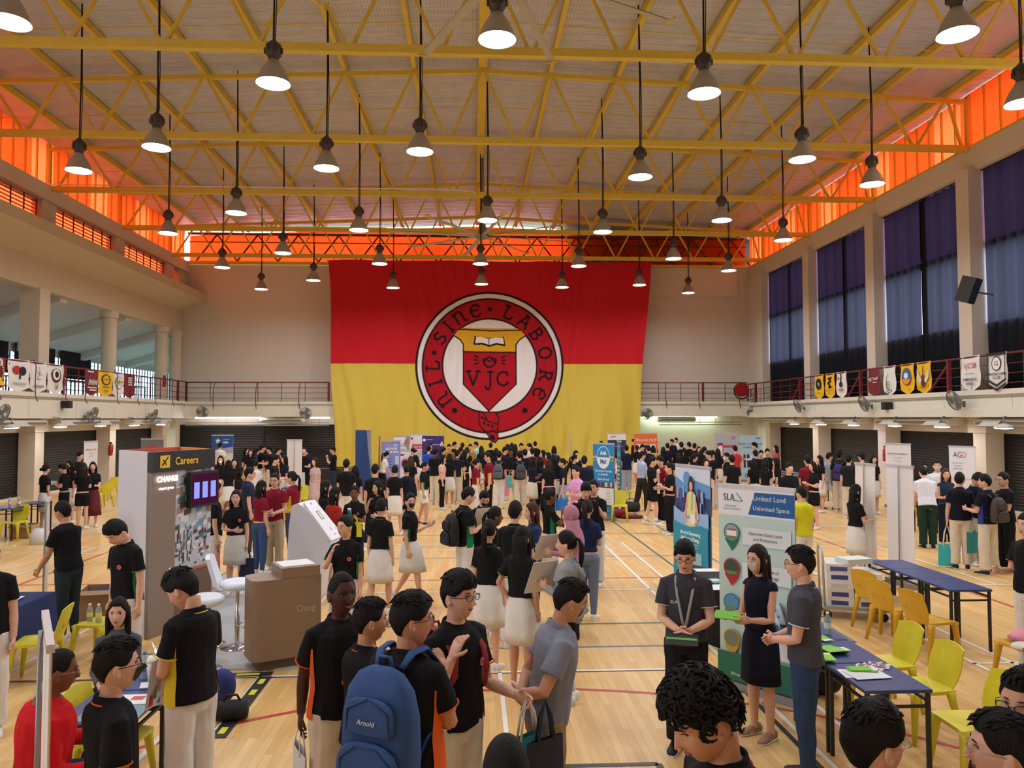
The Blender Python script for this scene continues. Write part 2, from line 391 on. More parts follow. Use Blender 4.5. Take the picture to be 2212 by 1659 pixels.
# gallery back wall, sloped ceiling with ribs, outer wall with windows
GC = mat('gallery_ceiling', (214, 210, 206), .85)
mb = MB(); mb.prism([(-15.4, 55, 7.9), (-15.4, 55, 7.6), (-20.4, 55, 6.0), (-20.4, 55, 6.3)], (0, -49, 0), GC)
for y in list(np.arange(24, 54, 5.5)):
    mb.prism([(-15.35, y, 7.75), (-15.35, y, 7.15), (-20.2, y, 5.7), (-20.2, y, 6.1)], (0, .5, 0), GC)
S(mb, 'ceiling_gallery')
fr = mat('dark_frame', (40, 44, 50), .5)
glassb = sheer('gallery_glass', (40, 60, 70), (196, 226, 236), .9)
mb = MB(); mb.bb((-20.35, 6, 3.6), (-20.15, 55, 3.95), WALL); mb.bb((-20.35, 6, 5.75), (-20.15, 55, 6.3), WALL); mb.bb((-20.35, 6, 3.9), (-20.15, 30, 5.8), WALL)
mb.bb((-20.4, 54, 3.6), (-15.3, 54.2, 7.8), WALL); mb.bb((-20.35, 42, 2.8), (-15.4, 55, 3.62), SLABM); mb.bb((-15.4, 41.3, 3.6), (-15.2, 55, 7.9), WALL)
S(mb, 'wall_left_outer')
mb = MB(); mb.face([(-20.25, 30, 3.9), (-20.25, 54, 3.9), (-20.25, 54, 5.8), (-20.25, 30, 5.8)], glassb)
for i in range(61):
    y = 30+i*.4; wd = .06 if i % 4 == 0 else .02; mb.bb((-20.24, y-wd/2, 3.9), (-20.18, y+wd/2, 5.8), fr)
for i, z in enumerate((3.95, 4.2, 4.45, 4.72, 5.0, 5.28, 5.55, 5.78)): mb.bb((-20.24, 30, z-.012), (-20.19, 54, z+.012), fr)
S(mb, 'window_20')
cur = mat('blackout_curtain', (30, 30, 34), .9)
mb = MB()
def wavy(mb, x, y0, y1, z0, z1, m, amp=.04, per=.3, side=0, nz=4):
    n = max(6, int((y1-y0)/per*6))
    mb.grid(lambda u, v: V((x+amp*math.sin((y0+(y1-y0)*u)/per*2*PI)*(1.25-.5*v)+side*v, y0+(y1-y0)*u, z0+(z1-z0)*v)), n, nz, m)
for a, b in ((31.2, 34.4), (34.8, 38.1), (38.6, 41.6)): wavy(mb, -20.0, a, b, 4.75, 6.1, cur)
tag(mb.build('curtain'), 'black curtains drawn across upper gallery windows on left side', 'curtain')
# ---- right wall: pillars, head beam, glazing
mb = MB(); mb.bb((14.95, -6, 10.15), (15.5, 41, 10.9), WALL)
for y in YT+[11.3, 5.8]: mb.bb((14.72, y-.3, 3.5), (15.45, y+.3, 10.2), WALL)
mb.bb((14.8, 38.9, 3.5), (15.45, 41, 10.2), WALL); mb.bb((15.3, -6, 3.5), (15.5, 41, 3.75), WALL); mb.bb((15.3, -6, 3.5), (15.5, 12, 10.9), WALL)
S(mb, 'wall_right_upper')
gtop = sheer('glass_violet', (60, 20, 70), (176, 136, 200), .42); glow = sheer('glass_blue', (40, 60, 90), (200, 208, 244), .8)
PANEL = mat('spandrel_panel', (44, 46, 48), .7)
CUR = translucent('window_curtain', (44, 46, 50), .4, (98, 94, 100))
yr = [11.3]+YT
n = 5
for a, b in zip(yr[1:], yr[2:]):
    mb = MB(); a2, b2 = a+.3, b-.3
    mb.face([(15.35, a2, 7.9), (15.35, b2, 7.9), (15.35, b2, 10.2), (15.35, a2, 10.2)], gtop)
    mb.face([(15.35, a2, 5.5), (15.35, b2, 5.5), (15.35, b2, 7.9), (15.35, a2, 7.9)], glow)
    mb.bb((15.25, a2, 3.6), (15.4, b2, 5.5), PANEL)
    for z, h in ((7.9, .1), (5.5, .08)): mb.bb((15.2, a2, z-h), (15.38, b2, z+h), fr)
    mb.bb((15.2, (a+b)/2-.14, 3.6), (15.38, (a+b)/2+.14, 10.2), fr)
    for i in range(7):
        y = a2+(b2-a2)*i/6; mb.bb((15.26, y-.03, 5.5), (15.36, y+.03, 10.2), fr)
    S(mb, 'window_%d' % n); n += 1
cl = ['last window bay beside the back corner', 'second window bay from the back wall', 'window bay next to the hanging loudspeaker', 'nearest window bay at the right edge']
q = 0
for a, b in list(zip(yr[1:], yr[2:]))[::-1]:
    mid = (a+b)/2
    for j, (c, d) in enumerate(((mid+.04, b-.34), (a+.36, mid-.04))):
        mb = MB(); wavy(mb, 15.12, c, d, 3.62, 10.12-.03*j, CUR, .055, .42); wavy(mb, 15.14, c-.1, c+.12, 3.62, 10.1, cur, .01, .2)
        o = mb.build('window_curtain'); tag(o, 'dark grey %s curtain hanging in the %s' % (('far', 'near')[j], cl[q]), 'curtain', 'dark curtains on the right windows'); mb2 = MB()
        mb2.tube([(15.12, c-.1, 10.13), (15.12, d+.05, 10.13)], .02, BLK, 6); mb2.build('curtain_rail', o)
    q += 1
# ---- clerestories (orange translucent sheets with yellow ribs)
def clere(name, x, side):
    mb = MB(); y = -6.0; i = 0
    while y < 40.9:
        y2 = min(y+1.37, 40.95); m = ORANGE if (i*7) % 3 else ORANGE2
        mb.face([(x, y, 10.9), (x, y2, 10.9), (x, y2, ZE), (x, y, ZE)], m); y = y2; i += 1
    for k in range(68):
        yk = -6+k*.69; mb.bb((x-side*.01, yk-.022, 10.9), (x-side*.07, yk+.022, ZE-.04), YEL)
    for yk in YT: mb.bb((x-side*.01, yk-.07, 10.9), (x-side*.12, yk+.07, ZE-.1), YEL)
    mb.bb((x-side*.0, -6, 10.88), (x-side*.12, 41, 10.94), YEL)
    return S(mb, name)
clere('window_30', -15.05, -1); clere('window_31', 15.05, 1)
mb = MB()
for i in range(20):
    x0 = -14.8+i*1.48; x1 = x0+1.482
    f = lambda x: ZE+(ZR-ZE)*(1-abs(x-.3)/15)-.22
    mb.face([(x0, 41.02, 10.95), (x1, 41.02, 10.95), (x1, 41.02, f(x1)), (x0, 41.02, f(x0))], ORANGE)
S(mb, 'window_32')
fbr = mat('gable_frame', (96, 40, 26), .6)
mb = MB(); yb = 40.85
mb.bar((-14.8, yb, 12.0), (14.8, yb, 12.0), .05, .05, fbr); mb.bar((-14.8, yb-.05, 12.42), (14.8, yb-.05, 12.42), .16, .1, fbr)
for i in range(14):
    x = -14.4+i*2.1
    mb.bar((x, yb, 11.0), (x+1.05, yb, 12.4), .07, .07, fbr); mb.bar((x+1.05, yb, 12.4), (x+2.1, yb, 11.0), .07, .07, fbr)
mb.bb((-14.9, yb-.12, 10.86), (14.9, yb+.1, 10.98), YEL)
S(mb, 'trim_7')
# unseen adjoining blocks added outside to shade part of the gable glazing
mb = MB(); mb.bb((5.0, 41.6, 6), (15.5, 46, 14), mat('outer_block', (70, 60, 56), .9)); mb.prism([(-6.5, 42.2, 10.5), (-1.2, 42.2, 10.5), (-1.2, 42.2, 12.5), (-2.2, 42.2, 12.4)], (0, 2, 0), mat('outer_block', (70, 60, 56), .9))
S(mb, 'outer_shade_block')
# ---- roof sheet
mb = MB()
xr = [-15.6, -10, -5, .3, 5, 10, 15.6]
zr = lambda x: ZE+(ZR-ZE)*(1-abs(x-.3)/15.1)
for a, b in zip(xr, xr[1:]):
    mb.face([(a, -6.3, zr(a)), (a, 41.6, zr(a)), (b, 41.6, zr(b)), (b, -6.3, zr(b))], FOIL)
    mb.face([(a, -6.3, zr(a)+.12), (b, -6.3, zr(b)+.12), (b, 41.6, zr(b)+.12), (a, 41.6, zr(a)+.12)], GREYM)
S(mb, 'ceiling')
mb = MB(); mb.bb((-21, -6.3, 0), (21, -6, 13.3), WALL); S(mb, 'wall_front')
mb = MB(); mb.face([(-120, -80, -.6), (120, -80, -.6), (120, 140, -.6), (-120, 140, -.6)], mat('ground_outside', (96, 120, 72), .9)); S(mb, 'ground')
# ---- purlins and tie rods
xs = [.3+2.0*i for i in range(-7, 8)]
for i, x in enumerate(xs):
    wd = .26 if i == 7 else .12
    z = zr(x)-.13
    mb = MB(); mb.bb((x-wd/2, -6, z-.1), (x+wd/2, 40.8, z+.1), YEL); o = mb.build('roof_purlin')
    tag(o, ('wide yellow ridge beam running along the middle of the ceiling' if i == 7 else
            'yellow roof purlin, number %s from the ridge beam on the %s side' % (('one', 'two', 'three', 'four', 'five', 'six', 'seven')[abs(i-7)-1], 'left' if i < 7 else 'right')), 'beam', 'yellow roof purlins')
names = ['nearest', 'second nearest', 'middle', 'second farthest', 'farthest']
for k, y in enumerate(YT):
    t = T('roof_truss', '%s yellow steel truss spanning the hall under the roof' % names[k], 'truss', (0, y, 0), 0, 'yellow roof trusses')
    mb = MB(); mb.bb((XL, -.09, ZB-.09), (XR, .09, ZB+.09), YEL); mb.build('bottom_chord', t)
    top = lambda x: zr(x)-.3
    mb = MB(); mb.bar((XL, 0, top(XL)), (.3, 0, top(.3)), .13, .12, YEL); mb.bar((.3, 0, top(.3)), (XR, 0, top(XR)), .13, .12, YEL); mb.build('top_chord', t)
    for s_, x in ((-1, XL+.05), (1, XR-.05)):
        mb = MB(); mb.bb((x-.06, -.06, ZB), (x+.06, .06, top(x)), YEL); mb.build('post', t)
    nodes = xs
    for i, x in enumerate(nodes):
        for s_ in (-1, 1):
            xb = x+s_*1.0
            if abs(xb) > 14.9: xb = math.copysign(14.8, xb)
            mb = MB(); mb.bar((x+s_*.06, 0, top(x)-.03), (xb-s_*.05, 0, ZB+.06), .07, .07, YEL, up=(0, 1, 0)); mb.build('brace', t)
for k in range(len(YT)):
    y = YT[k]-2.75
    mb = MB(); mb.tube([(XL, y, zr(XL)-.22), (.3, y, zr(.3)-.22), (XR, y, zr(XR)-.22)], .014, YEL, 5); o = mb.build('tie_rod')
    tag(o, 'thin yellow tie rod across the purlins in front of the %s truss' % names[k], 'rod', 'thin tie rods under the roof')
# ================================================================ LAMPS, FANS, RAILINGS, FLAG
ALU = mat('lamp_spun_metal', (172, 166, 154), .4, .5)
CORD = mat('lamp_cord', (38, 34, 34), .7)
LENS = emis('lamp_light', (248, 251, 255), LAMP)
ZL = 8.72
def lamp_proto():
    t = T('pendant_lamp', '', 'lamp', (0, 0, ZL), 0, 'high bay pendant lamps')
    mb = MB(); mb.lathe([(.075, .44), (.1, .42), (.13, .36), (.2, .26), (.26, .13), (.295, .02), (.315, 0), (.3, .004), (.28, .02), (.25, .12), (.18, .25), (.1, .34)], (0, 0, 0), ALU, 28); mb.build('lamp_shade', t)
    mb = MB(); mb.lathe([(.005, .044), (.15, .043), (.272, .04)], (0, 0, 0), LENS, 24); mb.build('bulb', t)
    mb = MB(); mb.lathe([(.03, .42), (.09, .43), (.1, .5), (.13, .52), (.14, .6), (.14, .7), (.09, .74), (.03, .8)], (0, 0, 0), mat('lamp_gear', (74, 66, 66), .5, .4), 12, True)
    for a in range(6): mb.box((.14*math.cos(a*PI/3), .14*math.sin(a*PI/3), .6), (.05, .05, .1), mat('lamp_gear', (74, 66, 66), .5, .4), a*PI/3)
    mb.build('gear_box', t)
    return t
LP = [(20, 45), (590, 178), (1074, 83), (1521, 200), (2068, 72), (338, 317), (170, 367), (705, 362), (907, 326), (1383, 381), (1733, 343), (1884, 397),
      (2207, 222), (363, 503), (510, 459), (775, 496), (1053, 475), (1302, 500), (1559, 475), (1692, 518), (480, 577), (611, 546), (820, 569), (849, 621),
      (1038, 569), (1040, 613), (1250, 574), (1214, 620), (1381, 615), (1455, 558), (1574, 584), (1487, 632), (564, 624), (677, 605)]
lp0 = lamp_proto(); bpy.context.view_layer.update()
order = sorted(range(len(LP)), key=lambda i: -LP[i][1])
ordn = 'first second third fourth fifth sixth seventh eighth ninth tenth eleventh twelfth'.split()
rows = {}
for i, (px, py) in enumerate(LP):
    p = gz(px, py, ZL+.03)
    row = min(5, max(0, int((p.y-10)/4.3)))
    rows.setdefault(row, []).append((px, i, p))
rown = ['the topmost nearest row', 'the second row from the camera', 'the third row from the camera', 'the fourth row from the camera', 'the fifth row from the camera', 'the farthest row before the flag']
first = True
for r in sorted(rows):
    L = sorted(rows[r], key=lambda a: a[0])
    for j, (px, i, p) in enumerate(L):
        lab = 'lit pendant lamp, %s from left in %s' % (ordn[j], rown[r])
        if first: o = lp0; o.location = (p.x, p.y, ZL); o['label'] = lab; first = False
        else: o = dup(lp0, (p.x, p.y, ZL), 0, lab)
        yn = min(YT, key=lambda y: abs(y-p.y))
        on_truss = abs(yn-p.y) < .45
        zt = ZB+.02 if on_truss else zr(p.x)-.01
        mb = MB(); mb.tube([(0, 0, .78), (.01, 0, (zt-ZL)*.55), (-.01, 0, zt-ZL)], .018, CORD, 6); mb.tube([(.03, 0, .78), (.05, 0, (zt-ZL)*.4), (.0, 0, zt-ZL-.1)], .01, CORD, 5); mb.build('cord', o)
for i, (lx, ly) in enumerate(((-9, 6.2), (-3, 7.4), (3.4, 7.4), (9.4, 6.2), (-5.6, 1.5), (.3, 2.6), (6.2, 1.5))):  # out of view, continuing the rows; added to brighten the near floor
    o = dup(lp0, (lx, ly, ZL), 0, 'unseen pendant lamp added above the camera, %s of the rows over the stage end' % ordn[i])
    mb = MB(); mb.tube([(0, 0, .78), (0, 0, zr(lx)-.01-ZL)], .018, CORD, 6); mb.build('cord', o)
# ---- large ceiling fans (at rest)
def big_fan(x, y, z, lab, off=0):
    t = T('ceiling_fan', lab, 'fan', (x, y, z), 0, 'large ceiling fans')
    mb = MB(); mb.tube([(0, 0, .1), (0, 0, zr(x)-z-.1)], .06, GREYM, 10); mb.build('rod', t)
    mb = MB(); mb.lathe([(.05, -.12), (.2, -.1), (.28, -.02), (.28, .05), (.16, .1), (.14, .45), (.05, .5)], (0, 0, 0), GREYM, 20, True); mb.build('motor', t)
    for k in range(8):
        a = off+k*PI/4; c, s_ = math.cos(a), math.sin(a)
        mb = MB(); L0, L1 = .25, 3.5
        def bl(u, v, c=c, s_=s_):
            r = L0+(L1-L0)*u; w_ = (v-.5)*(.2-.05*u); zz = .02*math.sin(PI*v)+.03*(v-.5)
            return V((c*r-s_*w_, s_*r+c*w_, zz-.02*u))
        mb.grid(bl, 10, 3, mat('fan_blade', (176, 172, 160), .5)); mb.grid(lambda u, v: bl(u, v)+V((0, 0, -.012)), 10, 3, mat('fan_blade', (176, 172, 160), .5))
        b = mb.build('blade', t)
        mb = MB(); mb.bar((c*L1, s_*L1, -.05), (c*(L1+.12), s_*(L1+.12), .03), .2, .03, YEL); mb.build('blade_tip', b)
fp = gy(1042, 510, 30.1); big_fan(fp.x, 30.1, fp.z, 'large grey ceiling fan with long blades hanging in front of the flag', .2)
fp = gy(1088, -70, 12.6); big_fan(fp.x, 12.6, fp.z, 'large ceiling fan above the nearest middle lamp, cut by picture top', .45)
mb = MB(); y = YT[2]-.12; mb.tube([(XL, y, ZB+.14), (-6, y, ZB+.13), (-1.5, y, ZB+.16), (0, y, ZB+.1), (.1, y-.1, ZB-.05)], .02, WHT, 6)
tag(mb.build('conduit'), 'white cable conduit lying along the middle truss on the left', 'cable')
# ---- railings (maroon)
def railing(name, pts, z0, lab, thick, grp='maroon balcony railings'):
    t = T(name, lab, 'railing', (0, 0, 0), 0, grp)
    pts = [V((*p, 0)) for p in pts]
    for nm, dz, r in (('top_rail', 1.0, .032), ('rail', .72, .013), ('rail', .46, .013), ('rail', .2, .013)):
        mb = MB(); mb.tube([p+V((0, 0, z0+dz)) for p in pts], r, RED, 6); mb.build(nm, t)
    for a, b in zip(pts, pts[1:]):
        L = (b-a).length; n = int(L/1.05); d = (b-a)/L
        for i in range(n+1):
            p = a+d*(L*i/n); th = (i % thick == 0)
            mb = MB(); r = .05 if th else .014
            mb.bb((p.x-r, p.y-r, z0), (p.x+r, p.y+r, z0+1.02), RED); mb.build('post', t)
    return t
railing('railing', [(-14.4, 12), (-14.4, 39.7)], 3.62, 'maroon steel railing on the left balcony edge', 5)
railing('railing', [(-14.4, 39.75), (-7.3, 39.75)], 3.6, 'maroon steel railing on the back balcony left of the flag', 6)
railing('railing', [(8.5, 39.75), (14.35, 39.75)], 3.6, 'maroon steel railing on the back balcony right of the flag', 3)
tr = railing('railing', [(14.4, 12), (14.4, 39.7)], 3.52, 'maroon steel railing on the right balcony edge', 5)
for y in (17.25, 22.5, 27.8, 33.0):
    mb = MB(); mb.bar((14.4, y+.05, 4.5), (14.4, y+.05+1.1, 3.6), .05, .05, RED); mb.build('stay', tr)
hk = 0
HKL = [(17, 'first'), (92, 'second'), (155, 'third'), (195, 'fourth'), (262, 'fifth'), (305, 'sixth'), (342, 'seventh'), (378, 'eighth')]
for px, w_ in HKL:
    y = 14.4*F/(1020-px); 
    mb = MB(); pts = [(-14.42, y, 4.62), (-14.3, y, 4.7), (-14.2, y, 4.5), (-14.22, y, 4.0), (-14.2, y, 3.5), (-14.1, y-.05, 3.35)]
    mb.tube(pts, .016, RED, 6); tag(mb.build('banner_hook'), 'curved maroon rod hooked over left balcony railing, %s from the left edge' % w_, 'rod', 'curved rods on the left railing')
for px, w_ in ((463, 'leftmost'), (555, 'middle'), (648, 'rightmost'), (1440, 'first right of the flag'), (1511, 'second right of the flag'), (1598, 'next to the hose reel')):
    p = gy(px, 850, 39.6); mb = MB(); mb.tube([(p.x, 39.7, 4.58), (p.x-.05, 39.6, 4.3), (p.x-.05, 39.55, 3.7), (p.x, 39.5, 3.25)], .02, RED, 6)
    tag(mb.build('banner_hook'), 'curved maroon rod on back balcony railing, %s' % w_, 'rod', 'curved rods on the back railing')
# ---- house pennants over the railings
YP, WP, MP = (240, 190, 30), (232, 232, 228), (120, 40, 44)
def pennant(px0, px1, side, col, lab, art, zt, H_=1.45):
    ya, yb_ = 14.36*F/abs(1020-px0), 14.36*F/abs(1020-px1)
    yc = (ya+yb_)/2; wd = abs(yb_-ya)
    x = side*14.37
    t = T('house_pennant', lab, 'banner', (x, yc, zt), side*-PI/2 if side < 0 else PI/2, 'club pennants on the balcony railings')
    t.rotation_euler.z = PI/2 if side < 0 else -PI/2
    t.scale.z = .72
    hw = wd/2; m = mat('pennant_%d_%d_%d' % col, col, .85)
    mb = MB()
    def g(u, v):
        xx = (u-.5)*2*hw; zb = -H_ + .24*abs(u-.5)*2
        return V((xx, .02*math.sin(v*7+u*3), zb*v))
    mb.grid(g, 8, 6, m); o = mb.build('cloth', t)
    mb = MB(); mb.y0 = .035; art(mb, hw, H_); mb.build('emblem', o) if len(mb.bm.faces) else None
    return t
K, W_, YY, RR, BL = P((20, 20, 22)), P((238, 238, 236)), P((240, 196, 40)), P((190, 30, 44)), P((40, 110, 190))
CR = P((220, 214, 205)); OR = P((236, 150, 50)); OL = P((170, 180, 50)); GY = P((150, 148, 150)); BRN = P((90, 40, 36))
def art_wreath(mb, w, h):
    for s_ in (-1, 1):
        for i in range(7): mb.pd(s_*w*(.72-.05*abs(i-3)), -.35-i*.09, .05, YY, 8, .03)
        mb.pd(s_*w*.3, -.22, w*.3, CR, 14, .17)
    mb.pp([(-w*.85, -1.0), (w*.85, -1.0), (w*.7, -1.2), (-w*.7, -1.2)], YY); mb.pd(0, -.95, w*.5, YY, 16, .14); mb.tx('VJC', 0, -1.28, .16, YY)
def art_paddle(mb, w, h):
    mb.pd(-w*.28, -.48, w*.36, RR, 20, .2); mb.pd(w*.25, -.5, w*.34, K, 20, .2); mb.pr(-.03, -.86, .05, -.66, K); mb.tx('TABLETENNIS', 0, -1.12, .15, GY, sx=.8, bold=.02)
def art_fig(mb, w, h):
    mb.pst([(0, -.25), (.05, -.5), (-.1, -.8), (.12, -.8)], .03, GY); mb.pst([(-.15, -.45), (.18, -.6)], .025, GY); mb.pr(-w*.6, -1.16, w*.6, -1.08, GY)
def art_ring(mb, w, h):
    mb.pd(0, -.55, w*.6, BRN, 24, .34); mb.pd(0, -.5, w*.46, W_, 24, .26); mb.pd(.02, -.5, w*.25, K, 12, .16); mb.pst([(-.05, -1.0), (.05, -1.2), (.1, -.95)], .04, BRN)
def art_lines(mb, w, h):
    mb.pr(-w*.8, -.2, w*.2, -.12, CR)
    for i in range(7): mb.pst([(-w*.6+i*w*.2, -.85), (-w*.5+i*w*.2, -.5-.03*(i % 3)), (-w*.4+i*w*.2, -.8)], .035, CR)
    mb.pr(-w*.8, -1.02, w*.7, -.96, CR); mb.pr(-w*.5, -1.16, w*.6, -1.08, CR)
def art_globe(mb, w, h):
    mb.pd(0, -.5, w*.62, K, 24, .3); mb.pd(0, -.5, w*.5, P(YP), 24, .24)
    for a in (-.3, 0, .3): mb.pst([(a*w, -.28), (a*w*1.3, -.5), (a*w, -.72)], .03, K)
    mb.pst([(-w*.5, -.5), (w*.5, -.5)], .03, K); mb.pr(-w*.5, -.92, w*.5, -.88, K); mb.tx('Chinese', 0, -1.14, .15, K, sx=.7, bold=.02)
def art_circle(mb, w, h):
    mb.pd(0, -.6, w*.62, K, 24, .34); mb.pd(0, -.6, w*.56, W_, 24, .31); mb.pr(-w*.8, -.62, w*.7, -.5, OL); mb.pst([(-.05, -.75), (0, -.4), (.1, -.75)], .03, K)
def art_bars(mb, w, h):
    for i in range(4): mb.pr(-w*.4, -.3-i*.13, w*.35, -.22-i*.13, CR)
def art_word(word, c=K, sub=None):
    def f(mb, w, h):
        mb.pd(0, -.55, w*.62, K, 24, .33); mb.tx(word, 0, -.62, .22, W_, sx=.8, bold=.02)
        if sub: mb.tx(sub, 0, -1.1, .12, c, sx=.8)
    return f
def art_dragon(mb, w, h):
    mb.pst([(w*.4, -.25), (-w*.2, -.3), (w*.3, -.45), (-w*.3, -.55), (w*.1, -.68), (-w*.1, -.8), (w*.35, -.75)], .1, K); mb.tx('CHINESE SOCIETY', 0, -1.0, .1, K, sx=.7); mb.tx('Dance', 0, -1.14, .1, K)
def art_guitar(mb, w, h):
    mb.pr(-.04, -.6, .04, -.1, K); mb.pd(0, -.68, w*.32, K, 16, .16); mb.pd(-w*.5, -.35, .06, RR, 4, .12); mb.tx('VJGE', 0, -1.04, .2, P((150, 70, 40)), sx=.9, bold=.03)
def art_script(mb, w, h): mb.tx('VJC Tamil', 0, -.62, .2, W_, sx=.8, bold=.02, rot=.1); mb.pr(-w*.1, -.74, w*.6, -.71, W_)
def art_vjco(mb, w, h): mb.tx('VJCO', w*.12, -1.05, .3, K, rot=PI/2, sx=.9); mb.pst([(-w*.1, -.4), (-w*.4, -.6), (-w*.45, -.9), (-w*.1, -1.15)], .025, K)
def art_sun(mb, w, h):
    mb.pd(0, -.6, w*.66, BRN, 28, .4); mb.pd(0, -.6, w*.6, BL, 28, .36); mb.pp([(w*.6*math.cos(a), -.6+.36*math.sin(a)) for a in [PI+.3+(PI-.6)*i/14 for i in range(15)]], OR)
    mb.pd(-.02, -.55, w*.3, W_, 12, .14)
def art_violin(mb, w, h):
    for s_ in (-1, 1): mb.pp([(s_*w*.1, -.85), (s_*w*.85, -.3), (s_*w*.8, -.7), (s_*w*.4, -.95)], CR)
    mb.pr(-.02, -.6, .02, -.2, BRN); mb.pd(0, -.7, w*.2, BRN, 14, .14); mb.pd(0, -.95, w*.28, BRN, 14, .17); mb.tx('STRING', -w*.2, -1.2, .14, BRN, sx=.8)
def art_symph(mb, w, h): mb.tx('VJCSB', 0, -.5, .3, RR, sx=.75, shear=.2); mb.tx('SYMPHONIC', 0, -1.0, .15, K, sx=.75, bold=.015); mb.tx('BAND', 0, -1.16, .15, K, sx=.8, bold=.015); mb.pr(-w*.5, -.72, w*.5, -.7, GY)
def art_strat(mb, w, h):
    mb.pp([(-w, 0), (w, 0), (w, -.1), (-w, -.1)], K)
    mb.pr(-w*.92, -1.0, -w*.84, -.1, K); mb.pr(w*.84, -1.0, w*.92, -.1, K); mb.pd(0, -.42, w*.5, K, 20, .28); mb.pd(0, -.42, w*.42, W_, 20, .24)
    mb.tx('G', 0, -.5, .25, K); mb.tx('STRATEGIC GAMES', 0, -.86, .13, K, sx=.72, bold=.02); mb.tx('CLUB', 0, -1.0, .13, K, bold=.02)
    for z in (0, -.17): mb.pp([(-w, -.98+z), (0, -1.22+z), (w, -.98+z), (w, -1.07+z), (0, -1.31+z), (-w, -1.07+z)], K)
PN = [(3, 42, -1, MP, 'dark red pennant with yellow wreath and ribbon on left railing', art_wreath), (48, 92, -1, WP, 'white pennant with red and black table tennis bats', art_paddle),
      (93, 127, -1, WP, 'white pennant with faint grey archer figure on left railing', art_fig), (129, 161, -1, WP, 'white pennant with round maroon and black badge', art_ring),
      (206, 232, -1, MP, 'brick red pennant with white line drawing between posts', art_lines), (233, 262, -1, YP, 'yellow pennant with black globe on left railing', art_globe),
      (263, 285, -1, WP, 'white pennant with black circle and olive band', art_circle), (286, 308, -1, MP, 'brick red pennant with stacked white bars, last on left railing', art_bars),
      (1775, 1795, 1, YP, 'yellow pennant with black disc of white lettering', art_word('VJ', K, 'BAND')), (1799, 1820, 1, YP, 'yellow pennant with black dragon', art_dragon),
      (1824, 1847, 1, WP, 'white pennant with upright black guitar', art_guitar), (1896, 1923, 1, MP, 'brick red pennant with small white script on right railing', art_script),
      (1931, 1959, 1, WP, 'white pennant with sideways black lettering', art_vjco), (1970, 2001, 1, YP, 'yellow pennant with blue and orange oval', art_sun),
      (2007, 2040, 1, YP, 'yellow pennant with winged violin', art_violin), (2110, 2153, 1, WP, 'white pennant with red monogram of the symphonic band', art_symph),
      (2172, 2216, 1, WP, 'white pennant with black chevrons at the right edge', art_strat)]
for p in PN: pennant(*p, 4.66 if p[2] < 0 else 4.56)
# ---- the giant flag
ST = {  # letter strokes in a unit box (x 0..1, y 0..1)
 'N': [[(0, .9), (.12, 1), (.15, .6), (.15, 0)], [(.15, .8), (.45, 1), (.75, .9), (.8, .5), (.75, .1), (1, 0)]],
 'I': [[(.5, 1), (.5, 0)], [(.3, 1), (.7, 1)], [(.3, 0), (.7, 0)]],
 'L': [[(.25, 1), (.2, 0), (.75, 0), (.9, .25)], [(.05, 1), (.45, 1)]],
 'S': [[(.85, .85), (.5, 1), (.2, .8), (.35, .55), (.7, .45), (.85, .2), (.5, 0), (.1, .15)]],
 'E': [[(.85, .9), (.5, 1), (.15, .75), (.1, .4), (.3, .05), (.65, 0), (.9, .15)], [(.12, .5), (.7, .55)], [(.85, .9), (.9, .75)]],
 'A': [[(.1, 0), (.5, 1), (.55, 1), (.95, 0)], [(.25, .35), (.8, .35)], [(.3, 1), (.6, 1)]],
 'B': [[(.2, 0), (.2, 1)], [(.1, 1), (.65, .95), (.75, .75), (.6, .55), (.2, .52)], [(.6, .52), (.88, .3), (.7, .03), (.1, 0)]],
 'O': [[(.5, 1), (.15, .85), (.02, .5), (.15, .15), (.5, 0), (.85, .15), (.98, .5), (.85, .85), (.5, 1)]],
 'R': [[(.2, 0), (.2, 1)], [(.1, 1), (.65, .97), (.8, .75), (.6, .52), (.2, .48)], [(.45, .5), (.9, .02), (1, .05)], [(.05, 0), (.35, 0)]],
 'V': [[(0, 1), (.3, 1)], [(.12, 1), (.5, 0), (.88, 1)], [(.72, 1), (1, 1)]],
 'J': [[(.4, 1), (.9, 1)], [(.65, 1), (.65, .05), (.5, -.18), (.25, -.15), (.2, 0)]],
 'C': [[(.92, .75), (.9, .95), (.55, 1), (.2, .85), (.08, .5), (.2, .15), (.55, 0), (.95, .12), (.95, .25)]]}
